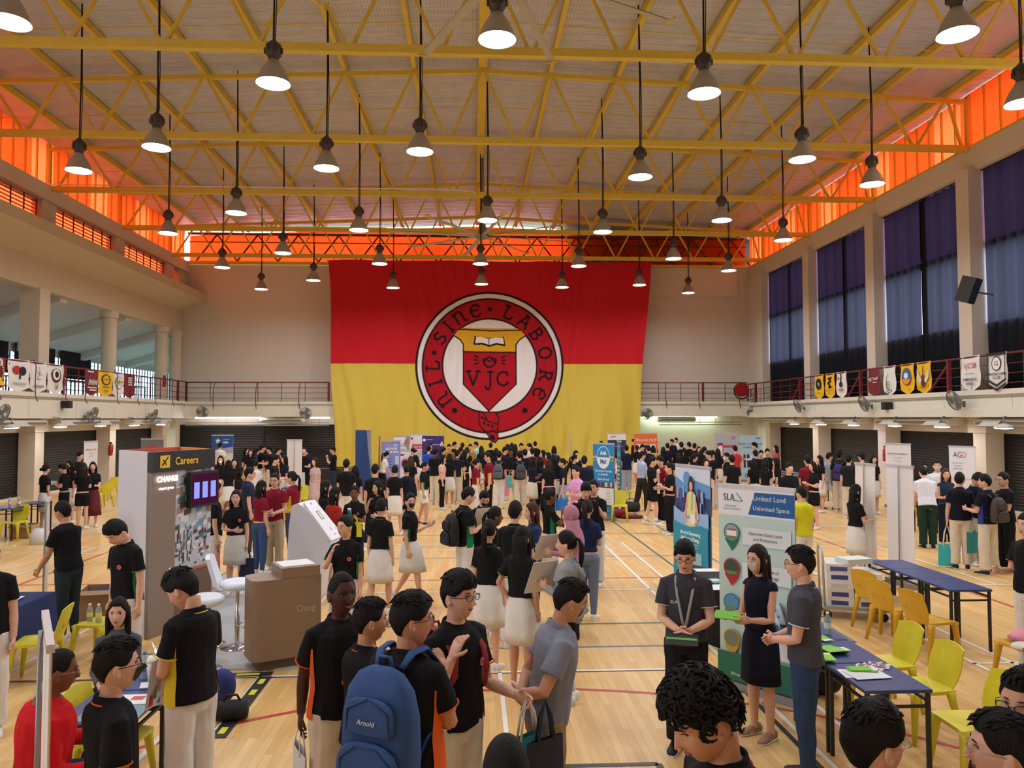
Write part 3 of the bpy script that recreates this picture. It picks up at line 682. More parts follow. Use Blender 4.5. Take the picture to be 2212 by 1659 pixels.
def flag():
    YF = 39.35
    tl, tr_, bl, br_ = gy(709, 562, YF), gy(1405, 565, YF), gy(722, 960, YF), gy(1379, 960, YF)
    zt, zb = tl.z, .35
    nx, nz = 780, 500
    U, Vv = np.meshgrid(np.linspace(0, 1, nx), np.linspace(0, 1, nz), indexing='ij')
    k = (zt-zb)/(zt-bl.z)
    xl = tl.x+(bl.x-tl.x)*k*Vv + .06*np.sin(Vv*9); xr_ = tr_.x+(br_.x-tr_.x)*k*Vv + .05*np.sin(Vv*7+1)
    X = xl+(xr_-xl)*U; Z = zt+(zb-zt)*Vv + .05*np.sin(U*21)*(1-Vv)*np.clip(1-Vv*5, 0, 1)
    Yd = YF+.03*np.sin(U*210+4*np.sin(Vv*5+U*7))*(.5+.5*np.sin(U*17+2))+.055*np.sin(U*95+3*np.sin(Vv*6))*(.35+.65*Vv)+.09*np.sin(U*23+Vv*4)*(.25+Vv)+.07*np.sin(U*160+Vv*14)*np.clip(Vv-.72, 0, 1)*1.8
    Yd += .05*np.sin(Vv*42+U*9)*np.clip(Vv-.85, 0, 1)*3
    # pattern, in photo survey units (pixels across the flag plane)
    cx, cz = gy(1058, 790, YF).x, gy(1058, 790, YF).z
    s = YF/F
    px = (X-cx)/s; py = (Z-cz)/s     # about +-160 around the crest centre, y up
    red, yel, blk, wht, crm, gold = (lin(c)[:3] for c in ((200, 34, 46), (216, 194, 84), (30, 26, 34), (236, 232, 232), (176, 26, 40), (226, 172, 44)))
    C = np.zeros(X.shape+(3,))
    def put(mask, c):
        m = np.clip(mask, 0, 1)[..., None]; C[:] = C*(1-m)+np.array(c)*m
    aa = lambda d: d*.8+.5
    split = gy(1058, 786, YF).z
    C[:] = yel; put(aa((Z-split)/s), red)
    r = np.hypot(px, py)
    rr = np.hypot(px, py*1.0)
    for R, c in ((161, blk), (156, wht), (147, blk), (143, crm), (104, blk), (100, wht)): put(aa(R-rr), c)
    # shield
    def poly(pts):
        d = np.full(X.shape, 1e9); n = len(pts)     # convex polygon, clockwise
        for (x0, y0), (x1, y1) in zip(pts, pts[1:]+pts[:1]):
            L = math.hypot(x1-x0, y1-y0); d = np.minimum(d, ((x1-x0)*(py-y0)-(y1-y0)*(px-x0))/L*-1)
        return d
    def near(pts, w):
        d = np.full(X.shape, 1e9)
        for (x0, y0), (x1, y1) in zip(pts, pts[1:]):
            dx, dy = x1-x0, y1-y0; L2 = dx*dx+dy*dy+1e-9; t = np.clip(((px-x0)*dx+(py-y0)*dy)/L2, 0, 1)
            d = np.minimum(d, np.hypot(px-x0-t*dx, py-y0-t*dy))
        return w/2-d
    inn = 102-rr
    put(aa(np.minimum(poly([(-57, 35), (57, 35), (57, -40), (-2, -98), (-57, -40)]), 1e9)), crm)
    band = [(-70, 82), (70, 82), (80, 68), (64, 56), (57, 46), (57, 30), (-57, 30), (-57, 46), (-64, 56), (-80, 68)]
    def inside(pts):
        c = np.zeros(X.shape, bool)
        for (x0, y0), (x1, y1) in zip(pts, pts[1:]+pts[:1]):
            if y0 == y1: continue
            q = ((y0 > py) != (y1 > py)) & (px < (x1-x0)*(py-y0)/(y1-y0)+x0); c ^= q
        return c.astype(float)
    put(inside(band)*(inn > 0), gold)
    for seg in ([(-57, 30), (57, 29)], [(-72, 79), (0, 76), (72, 78)], [(-80, 67), (-64, 56), (-57, 46), (-57, -40), (-2, -98), (57, -40), (57, 46), (64, 56), (80, 67)]):
        put(aa(near(seg, 3.0))*(inn > 0), blk)
    put(inside([(-33, 65), (-20, 62), (-2, 60), (16, 62), (31, 63), (34, 42), (16, 46), (-1, 41), (-18, 46), (-35, 45)]), blk)
    put(inside([(-30, 63), (-18, 62), (-2, 58), (14, 62), (29, 61), (31, 47), (14, 50), (-1, 45), (-16, 50), (-31, 49)]), wht)
    put(aa(near([(-2, 58), (-2, 46)], 2)), blk)
    for seg in ([(-14, 14), (-6, 17), (-1, 19), (6, 16), (12, 15)], [(-15, 12), (-12, 3), (-5, -3), (3, -3), (11, 4), (14, 12)], [(-15, 14), (-11, 8), (-7, 15), (-1, 9), (5, 15), (9, 8), (14, 14)],
                [(-33, 22), (-25, 18)], [(-34, 13), (-26, 12)], [(-32, 3), (-25, 6)], [(26, 18), (33, 21)], [(27, 12), (35, 12)], [(26, 6), (33, 3)], [(-12, 4), (-4, -2), (4, -2), (11, 4)]): put(aa(near(seg, 3.2)), blk)
    def letter(ch, x, y, w, h, ang, sw):
        c, sn = math.cos(ang), math.sin(ang)
        for st in ST[ch]:
            pts = []
            for a, b in st:
                u, v = (a-.5)*w, (b-.5)*h; pts.append((x+u*c-v*sn, y+u*sn+v*c))
            put(aa(near(pts, sw)), blk)
    letter('V', -36, -27, 30, 30, 0, 4.6); letter('J', -2, -29, 22, 32, 0, 4.6); letter('C', 27, -28, 26, 30, 0, 4.6)
    ring = [('N', 217), ('I', 198), ('L', 180), ('.', 167), ('S', 151), ('I', 136.5), ('N', 122), ('E', 105), ('.', 90), ('L', 70), ('A', 52), ('B', 34), ('O', 13), ('R', -10), ('E', -29)]
    for ch, a in ring:
        t_ = math.radians(a); x, y = 123*math.cos(t_), 123*math.sin(t_)
        if ch == '.': put(aa(5-np.hypot(px-x, py-y)), blk)
        else: letter(ch, x, y, 24 if ch != 'I' else 14, 27, t_-PI/2, 4.6)
    for a in (232, -52): t_ = math.radians(a); put(aa(6-np.hypot(px-123*math.cos(t_), py-123*math.sin(t_))), blk)
    # knot of the belt
    kn = [(-22, -98), (-14, -100), (12, -100), (19, -112), (17, -140), (18, -158), (12, -166), (4, -164), (-4, -150), (-12, -140), (-22, -128), (-24, -112)]
    put(inside(kn), crm)
    for seg in (kn+kn[:1], [(-18, -110), (-4, -120), (16, -126)], [(-14, -140), (0, -144), (17, -138)], [(-6, -146), (4, -140), (16, -146)], [(-22, -98), (-12, -104), (-6, -116), (-20, -112)]): put(aa(near(seg, 2.6)), blk)
    for x, y in ((-12, -124), (-3, -128), (6, -131)): put(aa(2.6-np.hypot(px-x, (py-y)*.7)), blk)
    put(inside([(0, -148), (8, -150), (13, -158), (8, -163), (2, -158)]), blk)
    co = np.stack([X, Yd, Z], -1).reshape(-1, 3)
    idx = np.arange(nx*nz).reshape(nx, nz)
    q = np.stack([idx[:-1, :-1], idx[:-1, 1:], idx[1:, 1:], idx[1:, :-1]], -1).reshape(-1, 4)
    me = bpy.data.meshes.new('flag'); me.vertices.add(len(co)); me.vertices.foreach_set('co', co.ravel())
    me.loops.add(q.size); me.loops.foreach_set('vertex_index', q.ravel()); me.polygons.add(len(q)); me.polygons.foreach_set('loop_start', np.arange(0, q.size, 4))
    me.update(); me.validate()
    ca = me.color_attributes.new('dye', 'FLOAT_COLOR', 'POINT'); ca.data.foreach_set('color', np.concatenate([C.reshape(-1, 3), np.ones((nx*nz, 1))], 1).astype(np.float32).ravel())
    me.polygons.foreach_set('use_smooth', np.ones(len(q), bool))
    m = bpy.data.materials.new('flag_cloth'); m.use_nodes = True; t = m.node_tree; b = t.nodes['Principled BSDF']; b.inputs['Roughness'].default_value = .8; b.inputs['Specular IOR Level'].default_value = .15
    at = t.nodes.new('ShaderNodeVertexColor'); at.layer_name = 'dye'; t.links.new(at.outputs['Color'], b.inputs['Base Color'])
    me.materials.append(m); o = bpy.data.objects.new('giant_flag', me); COL.objects.link(o)
    tp = MB(); tp.tube([(tl.x-.1, YF+.1, zt+.0), (tr_.x+.1, YF+.1, zt+.0)], .03, GREYM, 8); [tp.bar((tl.x+.3+i*(tr_.x-tl.x-.6)/8, YF+.1, zt+.02), (tl.x+.3+i*(tr_.x-tl.x-.6)/8, YF-.5, zt+.05), .03, .03, GREYM) for i in range(9)]; tp.build('hanging_pole', o)
    tag(o, 'giant red and yellow college flag with a round crest hanging on the back wall', 'flag')
flag()
# ================================================================ PEOPLE
SKINM = omat('skin', .55, .05, 60, spec=.35)
HAIRM = omat('hair', .62, .6, 26, spec=.22, stretch=(7, 7, 1.2))
CLOTHM = omat('cloth', .85, .35, 9, spec=.2)
DENIMM = omat('denim', .85, .5, 16, spec=.2)
LEATHER = omat('shoe_material', .5, .15, 30)
EYEW = mat('eye_white', (225, 218, 210), .3); IRIS = mat('iris', (30, 18, 14), .2); LIP = mat('lips', (150, 84, 76), .5); BROW = mat('brow', (26, 20, 20), .9)
FRAMEB = mat('glasses_black', (24, 22, 24), .3); FRAMES = mat('glasses_silver', (170, 165, 160), .3, .8)
GLASSL = sheer('lens', (180, 190, 200), (235, 240, 245), .88)
from mathutils import noise as NZ
TRASH = []
RMO = bpy.data.objects.new('remesher', bpy.data.meshes.new('empty_start')); TRASH += [RMO, RMO.data]
RM1 = RMO.modifiers.new('r', 'REMESH'); RM1.mode = 'VOXEL'; RM1.use_smooth_shade = True
RM2 = RMO.modifiers.new('s', 'SMOOTH'); RM2.factor = .5
WORK.collection.objects.link(RMO)
def remesh(bm, vox, sm=2, wr=0, fq=7):
    me = bpy.data.meshes.new('tmp'); bm.to_mesh(me); bm.free(); RMO.data = me
    RM1.voxel_size = vox; RM2.iterations = sm
    vl = WORK.view_layers[0]; vl.update(); out = bpy.data.meshes.new_from_object(RMO.evaluated_get(vl.depsgraph)); TRASH.append(me)
    if wr:      # cloth folds
        n = len(out.vertices); co = np.empty(n*3); no = np.empty(n*3); out.vertices.foreach_get('co', co); out.vertices.foreach_get('normal', no)
        co = co.reshape(-1, 3); no = no.reshape(-1, 3)
        d = np.array([NZ.noise(V((x*fq, y*fq, z*fq*.55)))+.5*NZ.noise(V((x*fq*2.3+5, y*fq*2.3, z*fq*1.1))) for x, y, z in co])
        out.vertices.foreach_set('co', (co+no*(d*wr)[:, None]).ravel()); out.update()
    return out
def sst(x): x = min(1, max(0, x)); return x*x*(3-2*x)
def gs(x, s): return math.exp(-(x/s)**2)
def headpt(a, b, c, fem=False):
    X, Y, Z = a*.074, b*.096, c*.122
    if c < 0:
        X *= 1-(.26 if not fem else .32)*(-c)**1.2
        if b < 0: Y *= 1-.45*(-c)
    if b > 0:
        Y *= 1-.07*sst((b-.5)*2)
        ax = abs(X)
        Y += .022*gs(X, .012)*(gs(Z+.028, .016)+.55*gs(Z+.006, .018))       # nose
        Y += .005*gs(Z-.030, .012)*gs(ax-.03, .03)                            # brow
        Y -= .010*gs(Z-.008, .014)*gs(ax-.031, .015)                          # eye sockets
        Y += .006*gs(X, .022)*gs(Z+.062, .012)                                # mouth
        Y += .008*gs(X, .025)*gs(Z+.103, .018)                                # chin
        Y += .004*gs(ax-.045, .02)*gs(Z+.03, .03)                             # cheeks
    return V((X, Y, Z))
def dirs(n):
    for j in range(n+1):
        th = PI*j/n; th = min(max(th, .03), PI-.03)
        yield [(math.sin(th)*math.sin(2*PI*i/(n*2)), math.sin(th)*math.cos(2*PI*i/(n*2)), -math.cos(th)) for i in range(n*2)]
def skinball(mb, fn, n, m):
    k = mb.mi(m); R = [[mb.bm.verts.new(fn(*d)) for d in row] for row in dirs(n)]
    N = n*2
    for A, B in zip(R, R[1:]):
        for i in range(N):
            f = mb.bm.faces.new((A[i], B[i], B[(i+1) % N], A[(i+1) % N])); f.material_index = k; f.smooth = True
    mb.bm.faces.new(R[0]); mb.bm.faces.new(R[-1][::-1])
TORSO_M = [(.80, .105, .09, 0), (.88, .158, .108, -.006), (.96, .155, .106, 0), (1.06, .145, .1, .004), (1.18, .158, .108, .004), (1.30, .166, .112, 0), (1.365, .150, .096, -.006), (1.42, .10, .074, -.01), (1.46, .062, .06, -.01)]
TORSO_F = [(.80, .105, .09, 0), (.88, .165, .112, -.01), (.96, .152, .1, 0), (1.06, .122, .088, .004), (1.18, .138, .102, .008), (1.28, .145, .110, .01), (1.355, .132, .09, -.004), (1.415, .088, .066, -.01), (1.455, .052, .052, -.01)]
ARMS = {  # (upper arm, forearm, palm curl) for the right side, x outward
 'down': ((.13, -.02, -1), (.05, .18, -1)), 'fwd': ((.12, .22, -1), (-.25, 1, .12)), 'hold': ((.14, .12, -1), (-.45, .85, .4)),
 'cross': ((.18, .38, -1), (-1, .42, .12)), 'back': ((.2, -.35, -1), (-.95, -.32, -.35)), 'face': ((.25, .5, -.8), (-.5, .3, 1)),
 'belly': ((.28, .05, -1), (-1, .5, -.05)), 'reach': ((.1, .45, -1), (-.05, .75, -.7)), 'point': ((.15, .6, -.8), (-.1, 1, .1)),
 'high': ((.5, .4, .1), (-.3, .2, 1)), 'clasp': ((.14, .18, -1), (-.75, .8, -.25)), 'strap': ((.2, .3, -1), (-.35, .25, 1)), 'swingb': ((.12, -.4, -1), (.05, -.05, -1)),
 'swingf': ((.12, .35, -1), (.0, .75, -.7)), 'open': ((.2, .5, -.9), (.05, 1, .25)), 'lap': ((.1, .25, -1), (-.35, .9, -.15)), 'peace': ((.25, .1, -1), (.5, .6, .35)), 'akimbo': ((.5, -.1, -.9), (-.6, .2, -.8))}
LEGS = {'stand': (((.01, .01, -1), (.01, -.03, -1)), ((.01, .01, -1), (.01, -.03, -1))), 'apart': (((.12, .02, -1), (.06, -.03, -1)), ((.1, -.03, -1), (.06, -.06, -1))),
 'walk': (((.0, .38, -1), (.0, .12, -1)), ((.0, -.12, -1), (.0, -.6, -1))), 'step': (((.04, .22, -1), (.03, -.02, -1)), ((.04, -.15, -1), (.02, -.28, -1))),
 'sit': (((.12, 1, -.02), (.03, .05, -1)), ((.12, 1, -.02), (.03, .05, -1)))}
PROTO = {}
SKIN = {'fair': (226, 178, 152), 'tan': (206, 152, 120), 'mid': (182, 126, 92), 'brown': (128, 82, 58), 'dark': (78, 48, 36)}
BLKC = (22, 22, 26); NAVY = (24, 30, 52); WHITEC = (226, 222, 214); CREAM = (226, 214, 192); GREYC = (150, 150, 152)
def person(loc, h, face, label, sex='m', top='polo', tc=BLKC, bot='trousers', bc=CREAM, hair='short', hc=(20, 17, 18), skin='fair', arms=('down', 'down'), legs='stand', lean=0,
           hp=0, hyaw=0, sc=(235, 235, 232), lod=0, glasses=None, mask=None, pipe=None, badge=False, group=None, wide=1.0, socks=None, tuck=None, smile=False, deck=0, fix=True):
    fem = sex == 'f'; tuck = fem if tuck is None else tuck
    key = (sex, top, bot, hair, arms, legs, lean, hp, hyaw, lod, glasses, mask, bool(pipe), badge, wide, bool(socks), tuck, smile)
    cols = {'shirt': tc, 'collar': tc, bot if bot in ('skirt', 'shorts') else 'trousers': bc, 'hair': hc, 'hijab': hc, 'shoe': sc, 'piping': pipe or tc, 'side_panel': pipe or tc, 'sock': socks or WHITEC}
    k = h/1.7
    if key in PROTO:
        p = PROTO[key]; r = p.copy(); COL.objects.link(r); r.color = lin(SKIN[skin])
        for ch in p.children:
            if ch.get('held'): continue
            c = ch.copy(); COL.objects.link(c); c.parent = r; b_ = c.name.split('.')[0]
            if b_ in cols: c.color = lin(cols[b_])
            for g in ch.children:
                d = g.copy(); COL.objects.link(d); d.parent = c; g_ = d.name.split('.')[0]
                if g_ in cols: d.color = lin(cols[g_])
        r['label'] = label
        if group: r['group'] = group
        elif 'group' in r: del r['group']
        r.location = loc; r.rotation_euler.z = math.radians(face); r.scale = (k, k, k); JN[r.name] = JN[p.name]; return r
    sit = legs == 'sit'
    hz = .5 if sit else .93
    dz = hz-.93
    UPM = M.Translation((0, 0, hz)) @ M.Rotation(-math.radians(lean), 4, 'X') @ M.Translation((0, 0, -.93))
    U3 = UPM.to_3x3(); up = lambda *p: UPM @ V(p)
    TR = TORSO_F if fem else TORSO_M
    swd = (.14 if fem else .162)
    # joints
    J = {}
    legd = LEGS[legs] if isinstance(legs, str) else legs
    zmin = 0
    for s_, (a, b), nm in ((1, legd[0], 'R'), (-1, legd[1], 'L')):
        hip = V((s_*.086, 0, hz-.02)); kn = hip+V((s_*a[0], a[1], a[2])).normalized()*.425; an = kn+V((s_*b[0], b[1], b[2])).normalized()*.405
        J['hip'+nm], J['knee'+nm], J['ank'+nm] = hip, kn, an
    lo = min(J['ankR'].z, J['ankL'].z); shift = .085-lo if not sit else .085-lo
    for q in list(J): J[q] = J[q]+V((0, 0, shift))
    UPM = M.Translation((0, 0, shift)) @ UPM; up = lambda *p: UPM @ V(p); U3 = UPM.to_3x3()
    for s_, a, nm in ((1, arms[0], 'R'), (-1, arms[1], 'L')):
        a = ARMS[a] if isinstance(a, str) else a
        sh = up(s_*swd, -.005, 1.362)
        d1 = (U3 @ V((s_*a[0][0], a[0][1], a[0][2])).normalized()); d2 = (U3 @ V((s_*a[1][0], a[1][1], a[1][2])).normalized())
        el = sh+d1*.285; wr = el+d2*.235
        J['sh'+nm], J['el'+nm], J['wr'+nm], J['fd'+nm], J['hand'+nm] = sh, el, wr, d2, wr+d2*.085
    vox = (.021, .013, .009)[lod]
    W = wide
    def torso(mb, inf, z0, z1, tb=0):
        R = []
        for z, hw, hd, yo in TR:
            if z < z0-.03 or z > z1+.001: continue
            e = inf+tb*max(0, (1.15-z))+(.012 if inf and z > 1.35 else 0)
            R.append((up(0, yo, max(z, z0)), U3 @ V((hw*W+e, 0, 0)), U3 @ V((0, hd*(1+(W-1)*1.5)+e, 0))))
        mb.loft(R, n=16)
    # ---- body
    b = MB(); torso(b, 0, .8, 1.46)
    b.tube([up(0, -.012, 1.40), up(0, -.004, 1.47), up(0, .006, 1.54)], [.058, .052 if not fem else .045, .054 if not fem else .048], n=12)
    for nm in 'RL':
        s_ = 1 if nm == 'R' else -1
        sh, el, wr, d2 = J['sh'+nm], J['el'+nm], J['wr'+nm], J['fd'+nm]; fs = .86 if fem else 1
        b.tube([up(s_*(swd-.07), 0, 1.39), sh, sh.lerp(el, .4), el, el.lerp(wr, .3), wr], [.05*fs, .054*fs, .046*fs, .038*fs, .04*fs, .027*fs], n=10)
        if lod == 0: b.ball(wr+d2*.07, (.038, .038, .05), n=6, rot=d2.to_track_quat('Z', 'Y').to_matrix())
        hp_, kn, an = J['hip'+nm], J['knee'+nm], J['ank'+nm]; ls = W*(.96 if fem else 1)
        b.tube([hp_, hp_.lerp(kn, .3), hp_.lerp(kn, .75), kn, kn.lerp(an, .3), kn.lerp(an, .75), an, an-V((0, 0, .03))], [.085*ls, .084*ls, .062*ls, .052, .056, .038, .034, .04], n=12)
        b.tube([an-V((0, .03, .045)), an+V((0, .06, -.055)), an+V((s_*.01, .13, -.06))], [.034, .036, .03], n=8, flat=.75)
    HM = UPM @ M.Translation((0, 0, 1.49)) @ M.Rotation(math.radians(hyaw), 4, 'Z') @ M.Rotation(-math.radians(hp), 4, 'X') @ M.Translation((0, .022, .118)) @ M.Scale(1.08, 4)
    if lod == 0: skinball(b, lambda a, c, d: HM @ headpt(a, c, d, fem), 12, None)
    body = remesh(b.bm, vox, 2)
    mb = MB(); mb.mi(SKINM)
    if lod:
        nn = 22 if lod == 1 else 44
        skinball(mb, lambda a, c, d: HM @ headpt(a, c, d, fem), nn, SKINM)
        for s_ in (-1, 1):
            rot = HM.to_3x3() @ M.Rotation(s_*.35, 3, 'Z')
            mb.ball(HM @ V((s_*.073, -.006, -.008)), (.009, .02, .032), SKINM, 8, rot)
            if lod == 2: mb.ball(HM @ V((s_*.079, -.0, -.028)), (.006, .011, .012), SKINM, 6, rot)
            if lod == 2: mb.ball(HM @ V((s_*.009, .103, -.032)), (.007, .008, .006), SKINM, 6, HM.to_3x3())
        # hands: palm, four fingers and a thumb
        for nm in 'RL':
            s_ = 1 if nm == 'R' else -1
            wr, d = J['wr'+nm], J['fd'+nm]
            inward = U3 @ V((-s_, 0, 0)); side_up = d.cross(inward)
            if side_up.length < .2: inward = U3 @ V((0, 0, 1)); side_up = d.cross(inward)
            pn = (inward-d*inward.dot(d)).normalized()          # palm normal
            ac = d.cross(pn).normalized()                         # across the palm
            thumb = ac if (ac.z+ac.y*.8) > 0 else -ac
            mb.loft([(wr-d*.015, ac*.027, pn*.02), (wr+d*.02, ac*.033, pn*.016), (wr+d*.06, ac*.040, pn*.015), (wr+d*.088, ac*.038, pn*.012)], SKINM, 10)
            for f_ in range(4):
                off = thumb*(.027-.018*f_); L = (.072, .08, .074, .058)[f_]; p0 = wr+d*.082+off; c1 = .35+.12*f_
                p1 = p0+(d*math.cos(c1*.6)+pn*math.sin(c1*.6))*L*.45; p2 = p1+(d*math.cos(c1*1.6)+pn*math.sin(c1*1.6))*L*.32; p3 = p2+(d*math.cos(c1*2.5)+pn*math.sin(c1*2.5))*L*.23
                mb.tube([p0-d*.01, p0, p1, p2, p3], [.0095, .0095, .0085, .0078, .005], SKINM, 7)
            p0 = wr+d*.03+thumb*.028; t1 = (d*.65+thumb*.7+pn*.3).normalized(); p1 = p0+t1*.035; p2 = p1+(d*.85+thumb*.3+pn*.4).normalized()*.03
            mb.tube([p0-t1*.015, p0, p1, p2], [.014, .0125, .0105, .006], SKINM, 7)
    mb.bm.from_mesh(body)
    for f in mb.bm.faces: f.smooth = True
    TRASH.append(body)
    o = mb.build('person'); o.color = lin(SKIN[skin]); tag(o, label, 'person', group)
    # ---- shirt
    hem = {'polo': .99 if tuck else .84, 'tee': .84, 'sleeveless': .97, 'long': .97, 'hoodie': .80, 'dress': .97}.get(top, .86)
    inf = {'hoodie': .035, 'tee': .018}.get(top, .015)
    if top != 'none':
        s = MB(); torso(s, inf, hem, 1.43, .05 if hem < .9 and top != 'hoodie' else .0)
        s.tube([up(0, -.008, 1.36), up(0, -.01, 1.43), up(0, -.008, 1.462)], [.13*W, .102*W, .076*(1+(W-1)*.5)], n=14, flat=.84)
        fr_ = {'long': 1.95, 'hoodie': 1.9, 'sleeveless': .08}.get(top, .62)
        for nm in 'RL':
            s_ = 1 if nm == 'R' else -1; sh, el, wr = J['sh'+nm], J['el'+nm], J['wr'+nm]; fs = .88 if fem else 1
            sr = .056*fs+inf*.6
            if fr_ > 1:
                e2 = el.lerp(wr, fr_-1); s.tube([up(s_*(swd-.08), 0, 1.385), sh, el, e2], [sr, sr, sr*.85, sr*.68], n=12)
            else:
                e2 = sh.lerp(el, fr_); s.tube([up(s_*(swd-.08), 0, 1.385), sh, sh.lerp(e2, .5), e2], [sr, sr+.003, sr+.002, sr+.004 if fr_ > .2 else sr*.8], n=12)
            J['cuff'+nm] = (e2, (el-sh).normalized(), sr)
        me = remesh(s.bm, vox*.9, 5, .012 if lod else .008); me.materials.append(CLOTHM)
        so = bpy.data.objects.new('shirt', me); COL.objects.link(so); so.parent = o; so.color = lin(tc)
        if lod and top in ('polo', 'long', 'hoodie'):
            c = MB(); n = 20
            rings = []
            for zz, r_, rr in ((1.425, .074, .068), (1.472, .064, .060), (1.468, .07, .066), (1.43, .082, .075)):
                rings.append([up(r_*math.sin(a)*1.05, -.012+rr*math.cos(a)-.0*math.sin(a), zz-.030*max(0, math.cos(a))**2+.012*max(0, -math.cos(a))) for a in [2*PI*i/n+.0 for i in range(n)]])
            R = [[c.bm.verts.new(p) for p in rg] for rg in rings]
            for A, B in zip(R, R[1:]+R[:1]):
                for i in range(1, n-1) if top == 'polo' else range(n):
                    f = c.bm.faces.new((A[i], A[(i+1) % n], B[(i+1) % n], B[i])); f.smooth = True
            if top == 'hoodie': c.loft([(up(0, -.09, 1.42), U3 @ V((.11, 0, 0)), U3 @ V((0, .05, .05))), (up(0, -.13, 1.33), U3 @ V((.1, 0, 0)), U3 @ V((0, .05, .05))), (up(0, -.12, 1.26), U3 @ V((.03, 0, 0)), U3 @ V((0, .02, .02)))], None, 12)
            c.mats = [CLOTHM]; co = c.build('collar', so); co.color = lin(tc)
            if pipe:
                pm = MB(); pts = [up(.082*1.05*math.sin(a), -.012+.077*math.cos(a), 1.434-.030*max(0, math.cos(a))**2+.012*max(0, -math.cos(a))) for a in [2*PI*i/n for i in range(1, n)]]
                pm.tube(pts, .0045, CLOTHM, 6)
                for nm in 'RL':
                    e2, dd, sr = J['cuff'+nm]; q = dd.orthogonal().normalized(); q2 = dd.cross(q)
                    pm.tube([e2+dd*.0+(q*math.cos(a)+q2*math.sin(a))*(sr+.006) for a in [2*PI*i/14 for i in range(15)]], .0045, CLOTHM, 5)
                po = pm.build('piping', so); po.color = lin(pipe)
        if pipe and top == 'polo' and lod and pipe[0] < 231 and (pipe[0] != pipe[2]) and pipe[1] != 210 and pipe[1] != 190:
            sp = MB()
            for s_ in (-1, 1):
                tz = [t_ for t_ in TR if t_[0] <= 1.31 and t_[0] >= hem-.03]
                def sg(u, v):
                    f_ = u*(len(tz)-1); i_ = min(int(f_), len(tz)-2); f_ -= i_; a_, b_ = tz[i_], tz[i_+1]; z, hw, hd, yo = [a_[q]+(b_[q]-a_[q])*f_ for q in range(4)]
                    an = (v-.5)*.75; e = inf+.011+.05*max(0, 1.15-z)*(hem < .9); return up(s_*(hw*W+e)*math.cos(an), yo+(hd*(1+(W-1)*1.5)+e)*math.sin(an), max(z, hem))
                sp.grid(sg, 8, 4, CLOTHM)
            po = sp.build('side_panel', so); po.color = lin(pipe)
        if badge and lod:
            bm_ = MB(); c0 = up(-.085 if badge == 'R' else -.08, .118+inf, 1.245); nrm = U3 @ V((-.3, 1, 0)).normalized(); q = (U3 @ V((1, .3, 0))).normalized(); z_ = U3 @ V((0, 0, 1))
            for r_, m_, e in ((.026, P((176, 40, 48)), 0), (.020, P((236, 225, 220)), .0015), (.016, P((176, 40, 48)), .003)):
                bm_.face([c0+nrm*(.004+e)+q*r_*math.cos(a)+z_*r_*math.sin(a) for a in [2*PI*i/16 for i in range(16)]], m_)
            bm_.build('badge', so)
    # ---- lower garment
    if bot in ('trousers', 'jeans', 'slacks', 'shorts'):
        s = MB(); R = []
        for z, hw, hd, yo in TR:
            if z > (1.0 if tuck else .97): continue
            R.append((up(0, yo, z), U3 @ V((hw*W+.012, 0, 0)), U3 @ V((0, hd*(1+(W-1)*1.5)+.012, 0))))
        s.loft(R, n=16)
        slim = bot == 'jeans'
        for nm in 'RL':
            a, kn, an = J['hip'+nm], J['knee'+nm], J['ank'+nm]; ls = W
            if bot == 'shorts': e = a.lerp(kn, .72); s.tube([a, a.lerp(kn, .3), e], [.1*ls, .102*ls, .1*ls], n=12)
            else:
                s.tube([a, a.lerp(kn, .35), kn, kn.lerp(an, .5), an+V((0, -.005, 0))], [.1*ls, .097*ls, .074 if slim else .087, .06 if slim else .08, .05 if slim else .082], n=12)
        me = remesh(s.bm, vox*.95, 4, .010 if lod else .006, 9); me.materials.append(DENIMM if slim else CLOTHM)
        so = bpy.data.objects.new('shorts' if bot == 'shorts' else 'trousers', me); COL.objects.link(so); so.parent = o; so.color = lin(bc)
    elif bot in ('skirt', 'longskirt'):
        s = MB(); n = 28; zz = [(1.0, .132, .1), (.95, .155, .118), (.88, .178, .136), (.74, .188, .148), (.62, .193, .15), (.5, .197, .152)] if bot == 'skirt' else [(1.0, .135, .1), (.9, .17, .13), (.6, .2, .18), (.3, .23, .2)]
        kR, kL = J['kneeR'], J['kneeL']; dy = max(abs(kR.y), abs(kL.y)); R = []
        for i, (z, a, c) in enumerate(zz):
            f = i/(len(zz)-1); z2 = z+shift
            R.append([V(((a+.006*f*math.sin(6*t))*W*math.sin(t), (c+.5*dy*f+.01*f*math.cos(5*t+1))*math.cos(t)+(kR.y+kL.y)/2*f*.8, z2)) for t in [2*PI*q/n for q in range(n)]])
        R.append([V((p.x*.93, p.y*.93, p.z+.01)) for p in R[-1]]); R.append([V((p.x*.9, p.y*.9, p.z+.2)) for p in R[-1]])
        Rv = [[s.bm.verts.new(p) for p in rg] for rg in R]
        for A, B in zip(Rv, Rv[1:]):
            for i in range(n): f = s.bm.faces.new((A[i], A[(i+1) % n], B[(i+1) % n], B[i])); f.smooth = True
        s.mats = [CLOTHM]; so = s.build('skirt', o); so.color = lin(bc)
